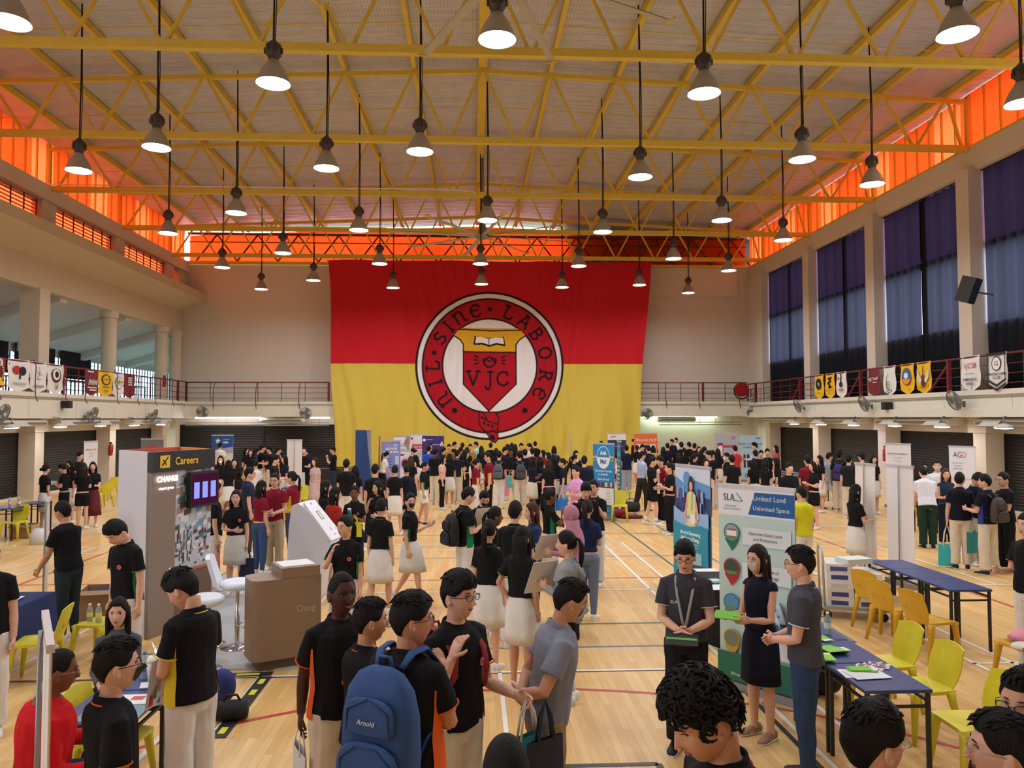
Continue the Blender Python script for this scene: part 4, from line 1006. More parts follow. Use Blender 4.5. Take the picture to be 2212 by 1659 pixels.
    # ---- shoes
    if bot != 'longskirt' or True:
        for nm in 'RL':
            an = J['ank'+nm]; s_ = 1 if nm == 'R' else -1; kn = J['knee'+nm]; tilt = 0
            sd = (an-kn).normalized(); back = max(0, -sd.y-.2)*1.1
            rm = M.Translation(an) @ M.Rotation(-back, 4, 'X') @ M.Rotation(-s_*.12, 4, 'Z')
            tp = lambda x, y, z: rm @ V((x, y, z))
            s = MB(); r3 = rm.to_3x3()
            R = [((0, -.075, -.045), .026, .03), ((0, -.06, -.04), .036, .045), ((0, -.01, -.035), .038, .05), ((.003*s_, .06, -.052), .042, .033), ((.006*s_, .12, -.06), .045, .025), ((.004*s_, .165, -.065), .036, .02), ((0, .185, -.068), .018, .012)]
            s.loft([(tp(*c), r3 @ V((w_, 0, 0)), r3 @ V((0, 0, hh))) for c, w_, hh in R], LEATHER, 12)
            if lod:
                s.loft([(tp(c[0], c[1], -.078), r3 @ V((w_+.005, 0, 0)), r3 @ V((0, 0, .009))) for c, w_, hh in R], mat('shoe_sole', (228, 226, 220), .6), 10)
            so = s.build('shoe', o); so.color = lin(sc)
            if socks and lod:
                k_ = MB(); k_.tube([an, an+(kn-an).normalized()*.11], [.042, .044], CLOTHM, 10); ko = k_.build('sock', o); ko.color = lin(socks)
    # ---- hair
    if hair != 'bald':
        s = MB(); s.mi(HAIRM); n = (12, 26, 56)[lod]
        rr = random.Random(hash(hair) % 1000)
        thick = {'curly': .27, 'buzz': .04, 'short': .13, 'side': .17, 'bushy': .22, 'cap': .1}.get(hair, .13)
        if hair == 'hijab': thick = .2
        longh = hair in ('long', 'bob', 'wavy')
        jit = {'curly': .028, 'bushy': .016, 'wavy': .01}.get(hair, .006)
        def hf(a, b_, c):
            p = headpt(a, b_, c, fem)
            ang = math.degrees(math.atan2(abs(a), b_))
            if hair == 'hijab': line = .62 if ang < 25 else (.62-(ang-25)/35*1.7 if ang < 60 else -1.1)
            elif longh or hair in ('pony', 'bun'):
                lo = -.95 if longh else -.35
                line = .58 if ang < 30 else (.58-(ang-30)/38*.5 if ang < 68 else (.08 if ang < 88 else .1-(ang-88)/30*.6))
                if longh and ang > 60: line = .3-(ang-60)/14*1.3
                line = max(line, lo)
            else:
                fr0 = {'side': .42, 'curly': .38, 'bushy': .4, 'buzz': .62}.get(hair, .5)
                line = fr0 if ang < 42 else (fr0-(ang-42)/26*(fr0-.12) if ang < 68 else (.1 if ang < 104 else .1-(ang-104)/40*.62))
                line = max(line, -.52)
            m = sst((c-line)/.12+.5)
            nz = math.sin(a*31+c*13)*math.sin(b_*27-c*17)+.6*math.sin(a*57+b_*41)+.5*math.sin(c*63+a*23)
            t = thick*(.55+.45*sst((c+.4)/1.2)) + jit*nz*(1 if lod else .6)
            if hair in ('side', 'bushy') and b_ > .3 and c > .2: t += .08
            if hair == 'short' and c > .75: t += .02*math.sin(a*40)
            return HM @ (p*(1+t*m-.07*(1-m)))
        skinball(s, hf, n, HAIRM)
        if hair == 'curly' and lod == 2:
            for _ in range(240):
                a_ = rr.uniform(0, 2*PI); c = rr.uniform(-.25, 1); q = math.sqrt(max(0, 1-c*c)); d_ = (q*math.sin(a_), q*math.cos(a_), c)
                line = .42 if d_[1] > .4 else (.05 if d_[1] > -.3 else -.4)
                if c < line: continue
                p = headpt(*d_)*1.24; R0 = .012+rr.random()*.008; t1 = V(d_).orthogonal().normalized(); t2 = V(d_).cross(t1)
                s.tube([HM @ (p+(t1*math.cos(w_)+t2*math.sin(w_))*R0+V(d_)*w_*.0025) for w_ in [i*.75 for i in range(9)]], [.003, .0055, .006, .006, .006, .006, .0055, .004, .002], HAIRM, 5)
        if lod == 2 and hair in ('short', 'side', 'bushy'):
            for _ in range(90):
                a_ = rr.uniform(0, 2*PI); c = rr.uniform(.62, .98); q = math.sqrt(1-c*c); d_ = V((q*math.sin(a_), q*math.cos(a_), c))
                p = headpt(*d_)*(1+thick*.85); fl = V((d_.x*.4+rr.uniform(-.3, .3), .8 if d_.y > -.2 else -.7, -.25)).normalized()
                s.tube([HM @ (p-fl*.01), HM @ (p+fl*.016+d_*.002), HM @ (p+fl*.03-d_*.004)], [.005, .0055, .001], HAIRM, 4)
        if hair in ('long', 'wavy', 'bob'):
            L = {'long': .36, 'wavy': .36, 'bob': .17}[hair]; H3 = HM.to_3x3(); top_ = HM @ V((0, -.055, .0)); dn = U3 @ V((0, 0, -1)); bk = U3 @ V((0, -1, 0))
            s.loft([(HM @ V((0, -.05, .04)), H3 @ V((.08, 0, 0)), H3 @ V((0, .055, 0))), (HM @ V((0, -.055, -.06)), H3 @ V((.088, 0, 0)), H3 @ V((0, .05, 0))), (HM @ V((0, -.055, -.10))+dn*L*.35+bk*.02, U3 @ V((.09, 0, 0)), U3 @ V((0, .036, 0))), (HM @ V((0, -.05, -.10))+dn*L*.75+bk*.045, U3 @ V((.082, 0, 0)), U3 @ V((0, .03, 0))), (HM @ V((0, -.05, -.1))+dn*L+bk*.04, U3 @ V((.03, 0, 0)), U3 @ V((0, .015, 0)))], HAIRM, 14)
            for s_ in (-1, 1):
                if hair == 'bob' or hair == 'long' or hair == 'wavy':
                    s.tube([HM @ V((s_*.07, .012, .04)), HM @ V((s_*.082, .008, -.04)), HM @ V((s_*.08, -.0, -.1))+dn*L*.3, HM @ V((s_*.075, -.01, -.1))+dn*L*.6], [.016, .022, .024, .006], HAIRM, 8)
        if hair == 'pony':
            dn = U3 @ V((0, 0, -1)); s.tube([HM @ V((0, -.085, .06)), HM @ V((0, -.125, .045)), HM @ V((0, -.15, -.02)), HM @ V((0, -.145, -.05))+dn*.08, HM @ V((.01, -.135, -.05))+dn*.18, HM @ V((.01, -.13, -.05))+dn*.23], [.022, .022, .034, .036, .024, .005], HAIRM, 10, flat=.8)
        if hair == 'bun': s.ball(HM @ V((0, -.125, .0)), (.042, .036, .042), HAIRM, 10)
        if hair == 'hijab':
            s.loft([(HM @ V((0, -.01, -.05)), HM.to_3x3() @ V((.088, 0, 0)), HM.to_3x3() @ V((0, .1, 0))), (up(0, -.01, 1.46), U3 @ V((.1, 0, 0)), U3 @ V((0, .095, 0))), (up(0, -.015, 1.39), U3 @ V((.175, 0, 0)), U3 @ V((0, .13, 0))), (up(0, -.02, 1.28), U3 @ V((.195, 0, 0)), U3 @ V((0, .15, 0))), (up(0, -.03, 1.2), U3 @ V((.16, 0, 0)), U3 @ V((0, .14, 0)))], HAIRM, 20)
            s.mats = [CLOTHM]
        so = s.build('hijab' if hair == 'hijab' else 'hair', o); so.color = lin(hc)
    # ---- face
    if lod:
        H3 = HM.to_3x3()
        def fp(x, z, e=0): d_ = V((x, .085, z)).normalized(); d2_ = V((d_.x/.074, d_.y/.096, d_.z/.122)).normalized(); q = headpt(*d2_, fem); return HM @ (q+V((0, e, 0)))
        for s_ in (-1, 1):
            e = MB(); e.ball(fp(s_*.031, .008, -.004), (.013, .007, .0062), EYEW, 8, H3); e.ball(fp(s_*.031, .0075, .0005), (.0055, .0035, .0055), IRIS, 6, H3)
            e.tube([fp(s_*.031-.014, .009, .002), fp(s_*.031-.006, .0145, .004), fp(s_*.031+.006, .0145, .004), fp(s_*.031+.014, .009, .002)], .0015, BROW, 4); e.build('eye', o)
            e = MB(); e.tube([fp(s_*.016, .026, .002), fp(s_*.03, .031, .003), fp(s_*.046, .027, .0)], [.0025, .0032, .001], BROW, 5); e.build('eyebrow', o)
        if not mask:
            e = MB(); sm = .004 if smile else 0
            e.tube([fp(-.024, -.059+sm, 0), fp(-.01, -.0575, .002), fp(0, -.059, .002), fp(.01, -.0575, .002), fp(.024, -.059+sm, 0)], [.001, .0038, .0035, .0038, .001], LIP, 6)
            e.tube([fp(-.02, -.064+sm, 0), fp(0, -.0685, .002), fp(.02, -.064+sm, 0)], [.001, .0045, .001], LIP, 6)
            if smile: e.tube([fp(-.017, -.061+sm*.6, .001), fp(0, -.0635, .004), fp(.017, -.061+sm*.6, .001)], [.001, .0028, .001], mat('teeth', (235, 230, 220), .3), 5)
            e.build('mouth', o)
        if glasses:
            g = MB(); gm = FRAMEB if glasses == 'black' else FRAMES; tr_ = .0022 if glasses == 'black' else .0015
            yz = .098
            for s_ in (-1, 1):
                pts = [HM @ V((s_*.033+.024*math.cos(a)*(1 if abs(math.cos(a)) < .9 else 1), yz+.006-abs(s_*.033+.024*math.cos(a))*.12, .004+.016*math.sin(a))) for a in [2*PI*i/16 for i in range(17)]]
                g.tube(pts, tr_, gm, 5, cap=False); g.face(pts[:-1], GLASSL)
                g.tube([HM @ V((s_*.057, yz-.002, .008)), HM @ V((s_*.078, .055, .008)), HM @ V((s_*.079, -.005, .004))], tr_, gm, 5)
            g.tube([HM @ V((-.009, yz+.006, .008)), HM @ V((.009, yz+.006, .008))], tr_, gm, 5); g.build('glasses', o)
        if mask:
            mc = {'white': (236, 236, 234), 'black': (26, 26, 28), 'blue': (150, 196, 222), 'green': (190, 226, 216)}[mask]
            g = MB(); mm = P(mc)
            def mf(u, v):
                x = (u-.5)*.125; z = -.012-.094*v; d_ = V((x/.074, .9, z/.122)).normalized(); q = headpt(*d_, fem)
                return HM @ V((q.x*1.06, q.y+.008+.012*gs(x, .03)*gs(v-.25, .5), q.z*1.0))
            g.grid(mf, 12, 8, mm)
            for s_ in (-1, 1):
                for zz in (-.02, -.09): g.tube([mf(.5+s_*.5, 0 if zz > -.05 else 1), HM @ V((s_*.078, .0, .01 if zz > -.05 else -.02))], .0012, P((240, 240, 240)), 4)
            g.build('face_mask', o)
    elif mask:
        mc = {'white': (236, 236, 234), 'black': (26, 26, 28), 'blue': (150, 196, 222), 'green': (190, 226, 216)}[mask]
        g = MB(); g.ball(HM @ V((0, .075, -.055)), (.05, .035, .042), P(mc), 6, HM.to_3x3()); g.build('face_mask', o)
    PROTO[key] = o; JN[o.name] = dict(J, UPM=UPM, HM=HM)
    o.location = loc; o.rotation_euler.z = math.radians(face); o.scale = (k, k, k)
    return o
JN = {}
def jw(o, nm):
    r = M.Translation(o.location) @ M.Rotation(o.rotation_euler.z, 4, 'Z') @ M.Diagonal((*o.scale, 1))
    return r @ JN[o.name][nm]
def jm(o): return M.Translation(o.location) @ M.Rotation(o.rotation_euler.z, 4, 'Z') @ M.Diagonal((*o.scale, 1)) @ JN[o.name]['UPM']
def at(px, py, h): p = gz(px, py, h); return V((p.x, p.y, 0))
# ---- things people carry
def tote(hand, rz, w, h, col, label, text=None, tcol=None, hl=.28, cat='bag', name='tote_bag', stripe=None):
    t = T(name, label, cat, (hand.x, hand.y, hand.z-hl-h), rz, None)
    m = mat('bag_%d_%d_%d' % col, col, .8, bump=.2, bscale=8); mb = MB(); d = w*.2
    mb.grid(lambda u, v: V(((u-.5)*w*(1-.06*v), -d/2*math.sin(PI*u)*(1-.5*v)-.004, h*v)), 8, 5, m); mb.grid(lambda u, v: V(((.5-u)*w*(1-.06*v), d/2*math.sin(PI*u)*(1-.5*v)+.004, h*v)), 8, 5, m)
    mb.box((0, 0, .003), (w*.96, d*.7, .006), m)
    if stripe: mb.y0 = d/2+.003; mb.pr(-w*.3, h*.15, w*.3, h*.8, P(stripe))
    if text: mb.y0 = d/2+.006; mb.tx(text, 0, h*.45, w*.3, P(tcol or (40, 40, 40)), bold=.02)
    mb.build('bag_body', t)
    for s_ in (-1, 1):
        q = MB(); q.tube([(-w*.22, s_*d*.25, h-.03), (-w*.14, s_*.012, h+hl*.6), (0, 0, h+hl+.02), (w*.14, s_*.012, h+hl*.6), (w*.22, s_*d*.25, h-.03)], .011, mat('handle_%d_%d_%d' % (tcol if False else (232, 230, 226)), (232, 230, 226), .8) if col[0] < 200 and col[2] > 100 else m, 6, flat=.35); q.build('handle', t)
    return t
def backpack(o, col, label, w=.3, h=.44, dep=.17, logo=None, trim=None, zt=1.36):
    """worn on the back of person o"""
    mm = jm(o); t = T('backpack', label, 'backpack'); t.matrix_world = mm @ M.Translation((0, -.125, zt-h))
    m = mat('pack_%d_%d_%d' % col, col, .75, bump=.25, bscale=25); m2 = mat('pack_trim_%d_%d_%d' % (trim or col), tuple(int(v*.75) for v in (trim or col)), .7)
    def shell(mb, w, h, d, z0, y0, n=20, zz=((0, .8, .75), (.06, .96, .95), (.3, 1, 1), (.62, .98, .9), (.82, .86, .7), (.95, .6, .45), (1, .3, .2))):
        R = []
        for f, a, b in zz:
            R.append([V((math.copysign(abs(math.cos(t_))**.55, math.cos(t_))*w/2*a, y0-d/2-math.copysign(abs(math.sin(t_))**.6, math.sin(t_))*d/2*b, z0+f*h)) for t_ in [2*PI*i/n for i in range(n)]])
        k_ = mb.mi(m); Rv = [[mb.bm.verts.new(p) for p in r] for r in R]
        for A, B in zip(Rv, Rv[1:]):
            for i in range(n): f = mb.bm.faces.new((A[i], B[i], B[(i+1) % n], A[(i+1) % n])); f.smooth = True
        mb.bm.faces.new(Rv[0]); mb.bm.faces.new(Rv[-1][::-1])
    mb = MB(); shell(mb, w, h, dep, 0, 0); mb.build('pack_body', t)
    mb = MB(); shell(mb, w*.86, h*.42, .055, .02, -dep+.012); p_ = mb.build('front_pocket', t)
    q = MB(); q.tube([(-w*.36, -dep-.03, .08), (-w*.34, -dep-.04, h*.32), (-w*.15, -dep-.035, h*.42), (w*.15, -dep-.035, h*.42), (w*.34, -dep-.04, h*.32), (w*.36, -dep-.03, .08)], .004, m2, 5); q.build('zip', p_)
    mb = MB(); shell(mb, w*.7, h*.3, .04, h*.5, -dep+.02); p2 = mb.build('upper_pocket', t)
    q = MB(); q.tube([(-w*.3, -dep-.012, h*.52), (-w*.28, -dep-.02, h*.7), (0, -dep-.014, h*.8), (w*.28, -dep-.02, h*.7), (w*.3, -dep-.012, h*.52)], .004, m2, 5); q.build('zip', p2)
    if logo:
        q = MB(); q.y0 = dep+.032; q.tx(logo, 0, h*.6, .035, P((225, 225, 225)), shear=.3); q.build('lettering', t)
    for s_ in (-1, 1):
        q = MB(); q.tube([(s_*.07, -.03, h-.02), (s_*.09, .03, h+.04), (s_*.105, .13, h+.045), (s_*.11, .24, h-.06), (s_*.125, .255, h-.18), (s_*.16, .2, h-.3), (s_*.17, .04, h-.36), (s_*.12, -.02, .06)], [.018, .026, .028, .028, .026, .02, .012, .01], m, 8, flat=.3, side=(s_, 0, 0)); q.build('strap', t)
    q = MB(); q.tube([(-.04, -.06, h-.02), (-.03, -.07, h+.04), (.03, -.07, h+.04), (.04, -.06, h-.02)], .009, m, 6); q.build('grab_handle', t)
    return t
# ================================================================ BANNERS, BOOTH, DESKS, CHAIRS
def roll(px0, py0, px1, py1, zt, label, art, front=True, col=(232, 230, 232), name='roll_up_banner', w=None, group=None, tilt=0):
    """pull-up banner whose two top corners were surveyed at height zt"""
    a, b = gz(px0, py0, zt), gz(px1, py1, zt); a.z = b.z = 0
    d = b-a
    if w: c = (a+b)/2; d = d.normalized()*w; a = c-d/2
    W = d.length; c = a+d/2; rz = math.atan2(d.y, d.x)
    if not front: rz += PI
    t = T(name, label, 'banner', c, rz, group)
    hw = W/2; m = P(col)
    mb = MB(); mb.grid(lambda u, v: V(((u-.5)*W, .006*math.sin(PI*v)-.002-tilt*v, .09+(zt-.12)*v)), 4, 8, m); mb.grid(lambda u, v: V(((.5-u)*W, .006*math.sin(PI*v)+.001-tilt*v, .09+(zt-.12)*v)), 4, 8, P((228, 224, 222))); mb.y0 = .012
    if art: art(mb, hw, zt)
    mb.build('printed_panel', t)
    mb = MB(); mb.bb((-hw-.015, -.07, .0), (hw+.015, .07, .085), GREYM); o = mb.build('base', t); smooth_by_angle(o)
    mb = MB(); mb.bb((-hw-.006, -.018-tilt, zt-.045), (hw+.006, .016-tilt, zt), mat('top_bar', (205, 205, 208), .35, .4)); mb.build('top_rail', t)
    mb = MB(); mb.tube([(0, .045, .07), (0, .03-tilt, zt-.02)], .011, GREYM, 8); mb.build('pole', t)
    mb = MB(); mb.bb((-.2, -.2, 0), (-.15, .2, .015), GREYM); mb.bb((.15, -.2, 0), (.2, .2, .015), GREYM); mb.build('foot', t) if W > .6 else mb.bm.free()
    return t
def art_sla(mb, w, h):
    W_, B_, Tt = P((238, 238, 240)), P((22, 92, 158)), P((196, 222, 214)); G = P((30, 112, 90))
    mb.pr(-w, .1, w, h-.04, Tt); mb.pr(-w, h-.32, w, h-.04, W_); mb.pp([(-w*.18, h-.3), (w, h-.3), (w, h-.07), (.0, h-.07)], B_)
    mb.tx('Limited Land ', .17, h-.15, .07, W_); mb.tx('Unlimited Space', .18, h-.25, .066, W_, sx=.94); mb.pd(w*.9, h-.13, .008, P((200, 60, 60)))
    mb.tx('SLA', -.3, h-.17, .1, P((30, 60, 90)), sx=.85); mb.pst([(-.25, h-.17), (-.14, h-.17), (-.21, h-.09)], .006, G)
    mb.tx('SINGAPORE', -.28, h-.235, .025, B_); mb.tx('LAND AUTHORITY', -.26, h-.265, .025, B_)
    cols = [(G, (150, 170, 180)), (P((190, 34, 50)), (60, 80, 66)), (P((40, 110, 170)), (90, 150, 190)), (P((200, 160, 50)), (120, 130, 110))]
    tx = [('Optimise State Land', 'and Properties'), ('Development of', 'GeoTechnology'), ('National land', 'registry authority'), ('Our Services', '')]
    for i in range(4):
        z = h-.5-.36*i; m1, c2 = cols[i]
        mb.pr(-.14, z-.11, w*.92, z+.07, P((226, 232, 236))); mb.pp([(-w*.82, z-.07), (-w*.62, z-.19), (-w*.42, z-.07)], m1); mb.pd(-w*.62, z, .095, m1); mb.pd(-w*.62, z, .083, P(c2))
        mb.pp([(-w*.62-.075, z-.035), (-w*.62+.075, z-.035), (-w*.62+.04, z-.07), (-w*.62-.04, z-.07)], P((110, 140, 80)))
        mb.pr(-w*.62-.055, z-.035, -w*.62+.055, z+.02, W_) if i == 0 else None
        mb.pp([(-w*.62-.06, z+.02), (-w*.62+.06, z+.02), (-w*.62+.04, z+.04), (-w*.62-.04, z+.04)], P((180, 90, 70))) if i == 0 else None
        for q, tt in enumerate(tx[i]): mb.tx(tt, .12, z+.0-.055*q, .045, P((50, 56, 66)))
    mb.pr(-w, .1, w, .38, G); mb.tx('in', -.1, .26, .05, W_, bold=.03); mb.pd(.14, .28, .03, W_); mb.pd(.14, .28, .022, G); mb.pd(.14, .28, .012, W_); mb.tx('@SingaporeLandAuthority', -w*.2, .16, .035, W_)
def art_energy(mb, w, h):
    SK, CL, TE = P((96, 156, 214)), P((206, 220, 236)), P((34, 150, 178)); D1, D2 = P((52, 74, 128)), P((40, 56, 104))
    mb.pr(-w, .1, w, h-.05, SK); mb.pp([(-w, h-.05), (w, h-.05), (w, h-.3), (.1, h-.24), (-w*.4, h-.32), (-w, h-.2)], CL); mb.pd(-.16, h-.22, .11, SK)
    r = random.Random(3); mb.pr(-w, h-.95, w, h-.5, D1)
    for i in range(26):
        x = -w+r.random()*2*w*.95; zz = h-.5+r.random()*.1*(1 if i < 12 else -3); mb.pr(x, zz-.14, x+.03+r.random()*.05, zz+.04, P([(40, 52, 96), (80, 96, 150), (120, 60, 100), (150, 170, 210)][i % 4]))
    mb.pp([(-w, h-.7), (-w*.5, h-.78), (w, h-.74), (w, h-1.0), (-w, h-1.0)], P((150, 190, 230)))
    S1, HR, VE, GR = P((226, 170, 150)), P((60, 36, 44)), P((226, 224, 150)), P((150, 160, 190))
    mb.pd(.02, h-.27, .065, HR, rz=.1); mb.pp([(-.06, h-.28), (0, h-.28), (-.03, h-.6), (-.1, h-.66)], HR); mb.pd(.025, h-.34, .05, S1, rz=.075)
    mb.pp([(-.09, h-.47), (-.02, h-.42), (.08, h-.42), (.17, h-.48), (.15, h-.98), (-.12, h-.98)], VE); mb.pp([(.06, h-.43), (.09, h-.43), (.07, h-.72), (.03, h-.72)], GR)
    mb.pp([(-.09, h-.48), (-.15, h-.72), (-.2, h-.8), (-.11, h-.95), (-.08, h-.9), (-.14, h-.8), (-.07, h-.66)], S1); mb.pp([(.16, h-.48), (.23, h-.7), (.27, h-.82), (.18, h-.95), (.15, h-.9), (.21, h-.8), (.14, h-.66)], S1)
    mb.pr(-.11, h-.86, 0, h-.82, GR); mb.pd(.08, h-.86, .085, P((240, 240, 246)))
    mb.pp([(-w, .1), (w, .1), (w, h-.96), (w*.5, h-.94), (0, h-1.0), (-w*.5, h-.98), (-w, h-.93)], TE)
    for i, s_ in enumerate(('Join us in Empowering', 'the Future of Energy')): mb.tx(s_, 0, h-1.12-.09*i, .082, P((240, 244, 246)), sx=.8, bold=.03)
    for i, s_ in enumerate(("Uplift Singapore's world-class grid and", 'drive sustainable energy solutions')): mb.tx(s_, 0, h-1.27-.045*i, .034, P((230, 240, 244)))
    mb.pr(.1, h-1.75, .34, h-1.38, P((150, 205, 214))); mb.tx('Find out how', .22, h-1.66, .024, P((240, 244, 246)))
def art_ask(mb, w, h):
    B_, W_, D = P((36, 142, 206)), P((240, 242, 244)), P((60, 110, 170))
    mb.pr(-w, .1, w, h-.03, B_); mb.pr(-w, h-.42, w, h-.36, P((226, 170, 70))); mb.pr(-w, h-.5, w, h-.46, P((110, 190, 90)))
    mb.pd(0, h-.4, w*.62, W_, rz=.31); mb.pp([(w*.58*math.cos(a), h-.4+.29*math.sin(a)) for a in [PI*i/16 for i in range(17)]], B_)
    mb.tx('Ask', 0, h-.33, .17, W_, sx=.8, bold=.03); mb.tx('Me!', 0, h-.57, .17, D, sx=.8, bold=.03)
    for i, s_ in enumerate(('Get from A Levels', 'to Degree!', 'Study abroad')): mb.tx(s_, 0, h-.8-.09*i-(.04 if i == 2 else 0), .085, W_, sx=.85, bold=.02)
    for i, cs in enumerate((((36, 50, 110),)*3, ((40, 60, 130), (200, 50, 60), (40, 60, 130)), ((60, 140, 80), (240, 240, 240), (230, 130, 60)), ((200, 70, 90), (236, 230, 236), (90, 90, 150)))):
        x0 = -w*.95+i*w*.5
        for j in range(3): mb.pr(x0+j*w*.14, h-1.2, x0+(j+1)*w*.14, h-1.08, P(cs[j]))
    mb.pr(-w, h-1.68, w, h-1.23, W_)
    for i in range(5):
        for s_ in (-1, 1): mb.tx(('Law', 'Business', 'Science', 'Engineering', 'Medicine')[i], s_*w*.5, h-1.3-.08*i, .04, P((110, 116, 126)))
    mb.tx('UG', w*.2, h-1.87, .16, W_)
def art_lines_(title, sub=(), tcol=(70, 80, 110), acc=None, ts=.1, z0=.35):
    def f(mb, w, h):
        if acc: mb.pr(-w, .1, w, .5, P(acc))
        mb.tx(title, 0, h-z0, ts, P(tcol), bold=.01)
        for i, s_ in enumerate(sub): mb.tx(s_, 0, h-z0-.12-.09*i, .045, P((120, 124, 136)))
    return f
def art_agd(mb, w, h):
    mb.pr(-w, h-.9, w, h-.04, P((232, 234, 240))); mb.tx('AG', -.13, h-.33, .24, P((44, 52, 96)), sx=.8); mb.tx('D', .07, h-.33, .24, P((214, 110, 84)), sx=.8)
    for i, s_ in enumerate(('ACCOUNTANCY', "GENERAL'S", 'DEPARTMENT')): mb.tx(s_, -.12, h-.5-.08*i, .05, P((130, 134, 150)))
def art_usa(mb, w, h):
    mb.pr(-w, h-.75, w, h-.03, P((34, 84, 156))); pts = []
    for i in range(10): r_ = .13 if i % 2 == 0 else .055; a = PI/2+i*PI/5; pts.append((-w*.42+r_*math.cos(a), h-.26+r_*math.sin(a)))
    mb.pp(pts, W_); mb.tx('Education', w*.4, h-.22, .07, W_); mb.tx('USA', w*.3, h-.36, .12, W_, bold=.05); mb.pp([(-w, h-.75), (w, h-.75), (w, h-.5), (-w, h-.64)], P((180, 176, 190)))
def art_health(mb, w, h):
    mb.pr(-w, .1, w, h-.03, P((128, 142, 208))); mb.tx('TODAY', -.14, h-.2, .09, P((236, 130, 110)), bold=.04); mb.tx('BE A', .2, h-.2, .09, W_, bold=.04)
    for i, s_ in enumerate(('HEALTHCARE', 'SCHOLAR TODAY')): mb.tx(s_, 0, h-.32-.12*i, .1, W_, sx=.85, bold=.05)
    for i in range(4): mb.pr(-w*.6, h-.65-.1*i, w*.1, h-.62-.1*i, P((96, 104, 170)))
    mb.pr(w*.4, h-.85, w*.8, h-.55, P((200, 206, 236)))
    for i in range(4): x = -w*.6+i*w*.4; mb.pr(x-.04, .4, x+.06, .72, P([(70, 50, 90), (50, 60, 110), (110, 70, 120), (60, 60, 90)][i])); mb.pd(x+.01, .78, .035, P((200, 160, 150)))
def art_social(mb, w, h):
    mb.pr(-w, .1, w, h-.03, P((236, 234, 240))); mb.tx('SOCIAL', 0, h-.45, .19, K, bold=.0); mb.tx('SCIENCES', 0, h-.66, .19, K); mb.pr(-w, h-.82, .1, h-.74, P((140, 50, 140)))
    mb.pp([(w*.1, h-.35), (w*.45, h-.05), (w*.95, h-.05), (w*.8, h-.6)], P((150, 150, 150))); mb.pd(w*.5, h-.25, .1, P((200, 110, 100))); mb.pd(w*.3, h-1.15, .24, P((226, 150, 190))); mb.pd(w*.3, h-1.15, .17, P((60, 40, 50)))
def art_yang(mb, w, h):
    mb.pd(-w*.7, h-.2, .05, P((180, 60, 80))); mb.pp([(-w*.7, h-.62), (w, h-.62), (w, h-.44), (-w*.6, h-.44)], P((206, 50, 70))); mb.tx('CN YANG', .1, h-.59, .12, W_, bold=.02)
    for i in range(4): mb.pr(-w*.2, h-.75-.08*i, w*.8, h-.73-.08*i, P((180, 180, 190)))
def art_purple(mb, w, h):
    mb.pr(-w, .1, w, h-.03, P((62, 42, 120))); mb.pd(-w*.8, h-.22, .06, W_); mb.pr(-w*.3, h-.42, w*.6, h-.4, W_); mb.pst([(w*.7, h-.45), (w*.8, h-.3), (w*.9, h-.45)], .05, W_); mb.tx('BUSINESS', -w*.3, h-.22, .06, W_)
def art_nus(mb, w, h):
    mb.pr(-w, .1, w, h-.03, P((232, 112, 60))); mb.tx('Discover NUS', 0, h-.36, .17, W_, sx=.9, shear=.3)
    for i in (-1, 0, 1): mb.pr(i*w*.6-.12, h-.85, i*w*.6+.12, h-.5, W_); mb.pr(i*w*.6-.07, h-.75, i*w*.6+.07, h-.62, GY)
def art_red(mb, w, h):
    mb.pr(-w, .1, w, h-.03, P((176, 184, 204))); mb.pd(w*.6, h-.22, .07, RR); mb.pd(w*.6, h-.22, .045, P((176, 184, 204))); mb.pr(-w*.8, h-1.1, -w*.3, h-.45, P((170, 40, 50))); mb.pr(-w*.74, h-1.02, -w*.36, h-.58, W_)
    mb.pr(-w*.3, h-.66, w*.85, h-.56, P((210, 60, 66))); mb.pst([(-.05, h-.3), (0, h-.15), (.1, h-.28)], .03, YY)
def art_mark(mb, w, h):
    mb.pr(-w, .1, w, h-.03, P((168, 200, 218))); mb.tx('SIMM', w*.6, h-.16, .08, P((40, 60, 110)), bold=.02); mb.tx('MAKE YOUR MARK', 0, h-.42, .12, P((80, 110, 140)), bold=.01); mb.tx('IN MARITIME', 0, h-.57, .12, P((80, 110, 140)), bold=.01)
    for i, c_ in enumerate(((90, 40, 50), (30, 30, 36), (210, 215, 220))): x = -w*.6+i*w*.32; mb.pr(x-.05, h-1.2, x+.05, h-.85, P(c_)); mb.pd(x, h-.8, .035, P((200, 150, 130))); mb.pr(x-.04, h-1.4, x+.04, h-1.2, K)
    mb.pd(-w*.4, h-1.75, .09, P((50, 70, 90))); mb.pd(-w*.4, h-1.75, .06, P((168, 200, 218)))
def art_teal(mb, w, h):
    mb.pr(-w, .1, w, h-.03, P((30, 120, 150))); mb.tx('AUG', 0, h-.22, .14, W_); mb.pp([(-w, h-.4), (0, h-.32), (w, h-.4), (w, h-.5), (-w, h-.5)], P((70, 170, 200))); mb.tx('FOR GOOD', 0, h-.68, .1, W_)
    for i in range(7): mb.pr(-w*.8, h-.85-.13*i, w*.5, h-.8-.13*i, P((190, 220, 230)))
def art_navy(mb, w, h): mb.pr(-w, .1, w, h-.32, P((34, 46, 96))); mb.tx('SUTD', -w*.4, h-.2, .09, P((120, 50, 80)), bold=.02); mb.pr(-w*.5, h-.6, w*.6, h-.57, P((150, 160, 200)))
roll(1553, 1043, 1717, 1055, 2.1, 'mint green land authority pull-up banner with round picture pins', art_sla)
roll(1460, 1001, 1535, 1009, 2.02, 'blue pull-up banner of a woman in yellow vest above a city', art_energy)
roll(1284, 956, 1324, 957, 2.1, 'sky blue pull-up banner reading Ask Me with small flags', art_ask, w=.7)
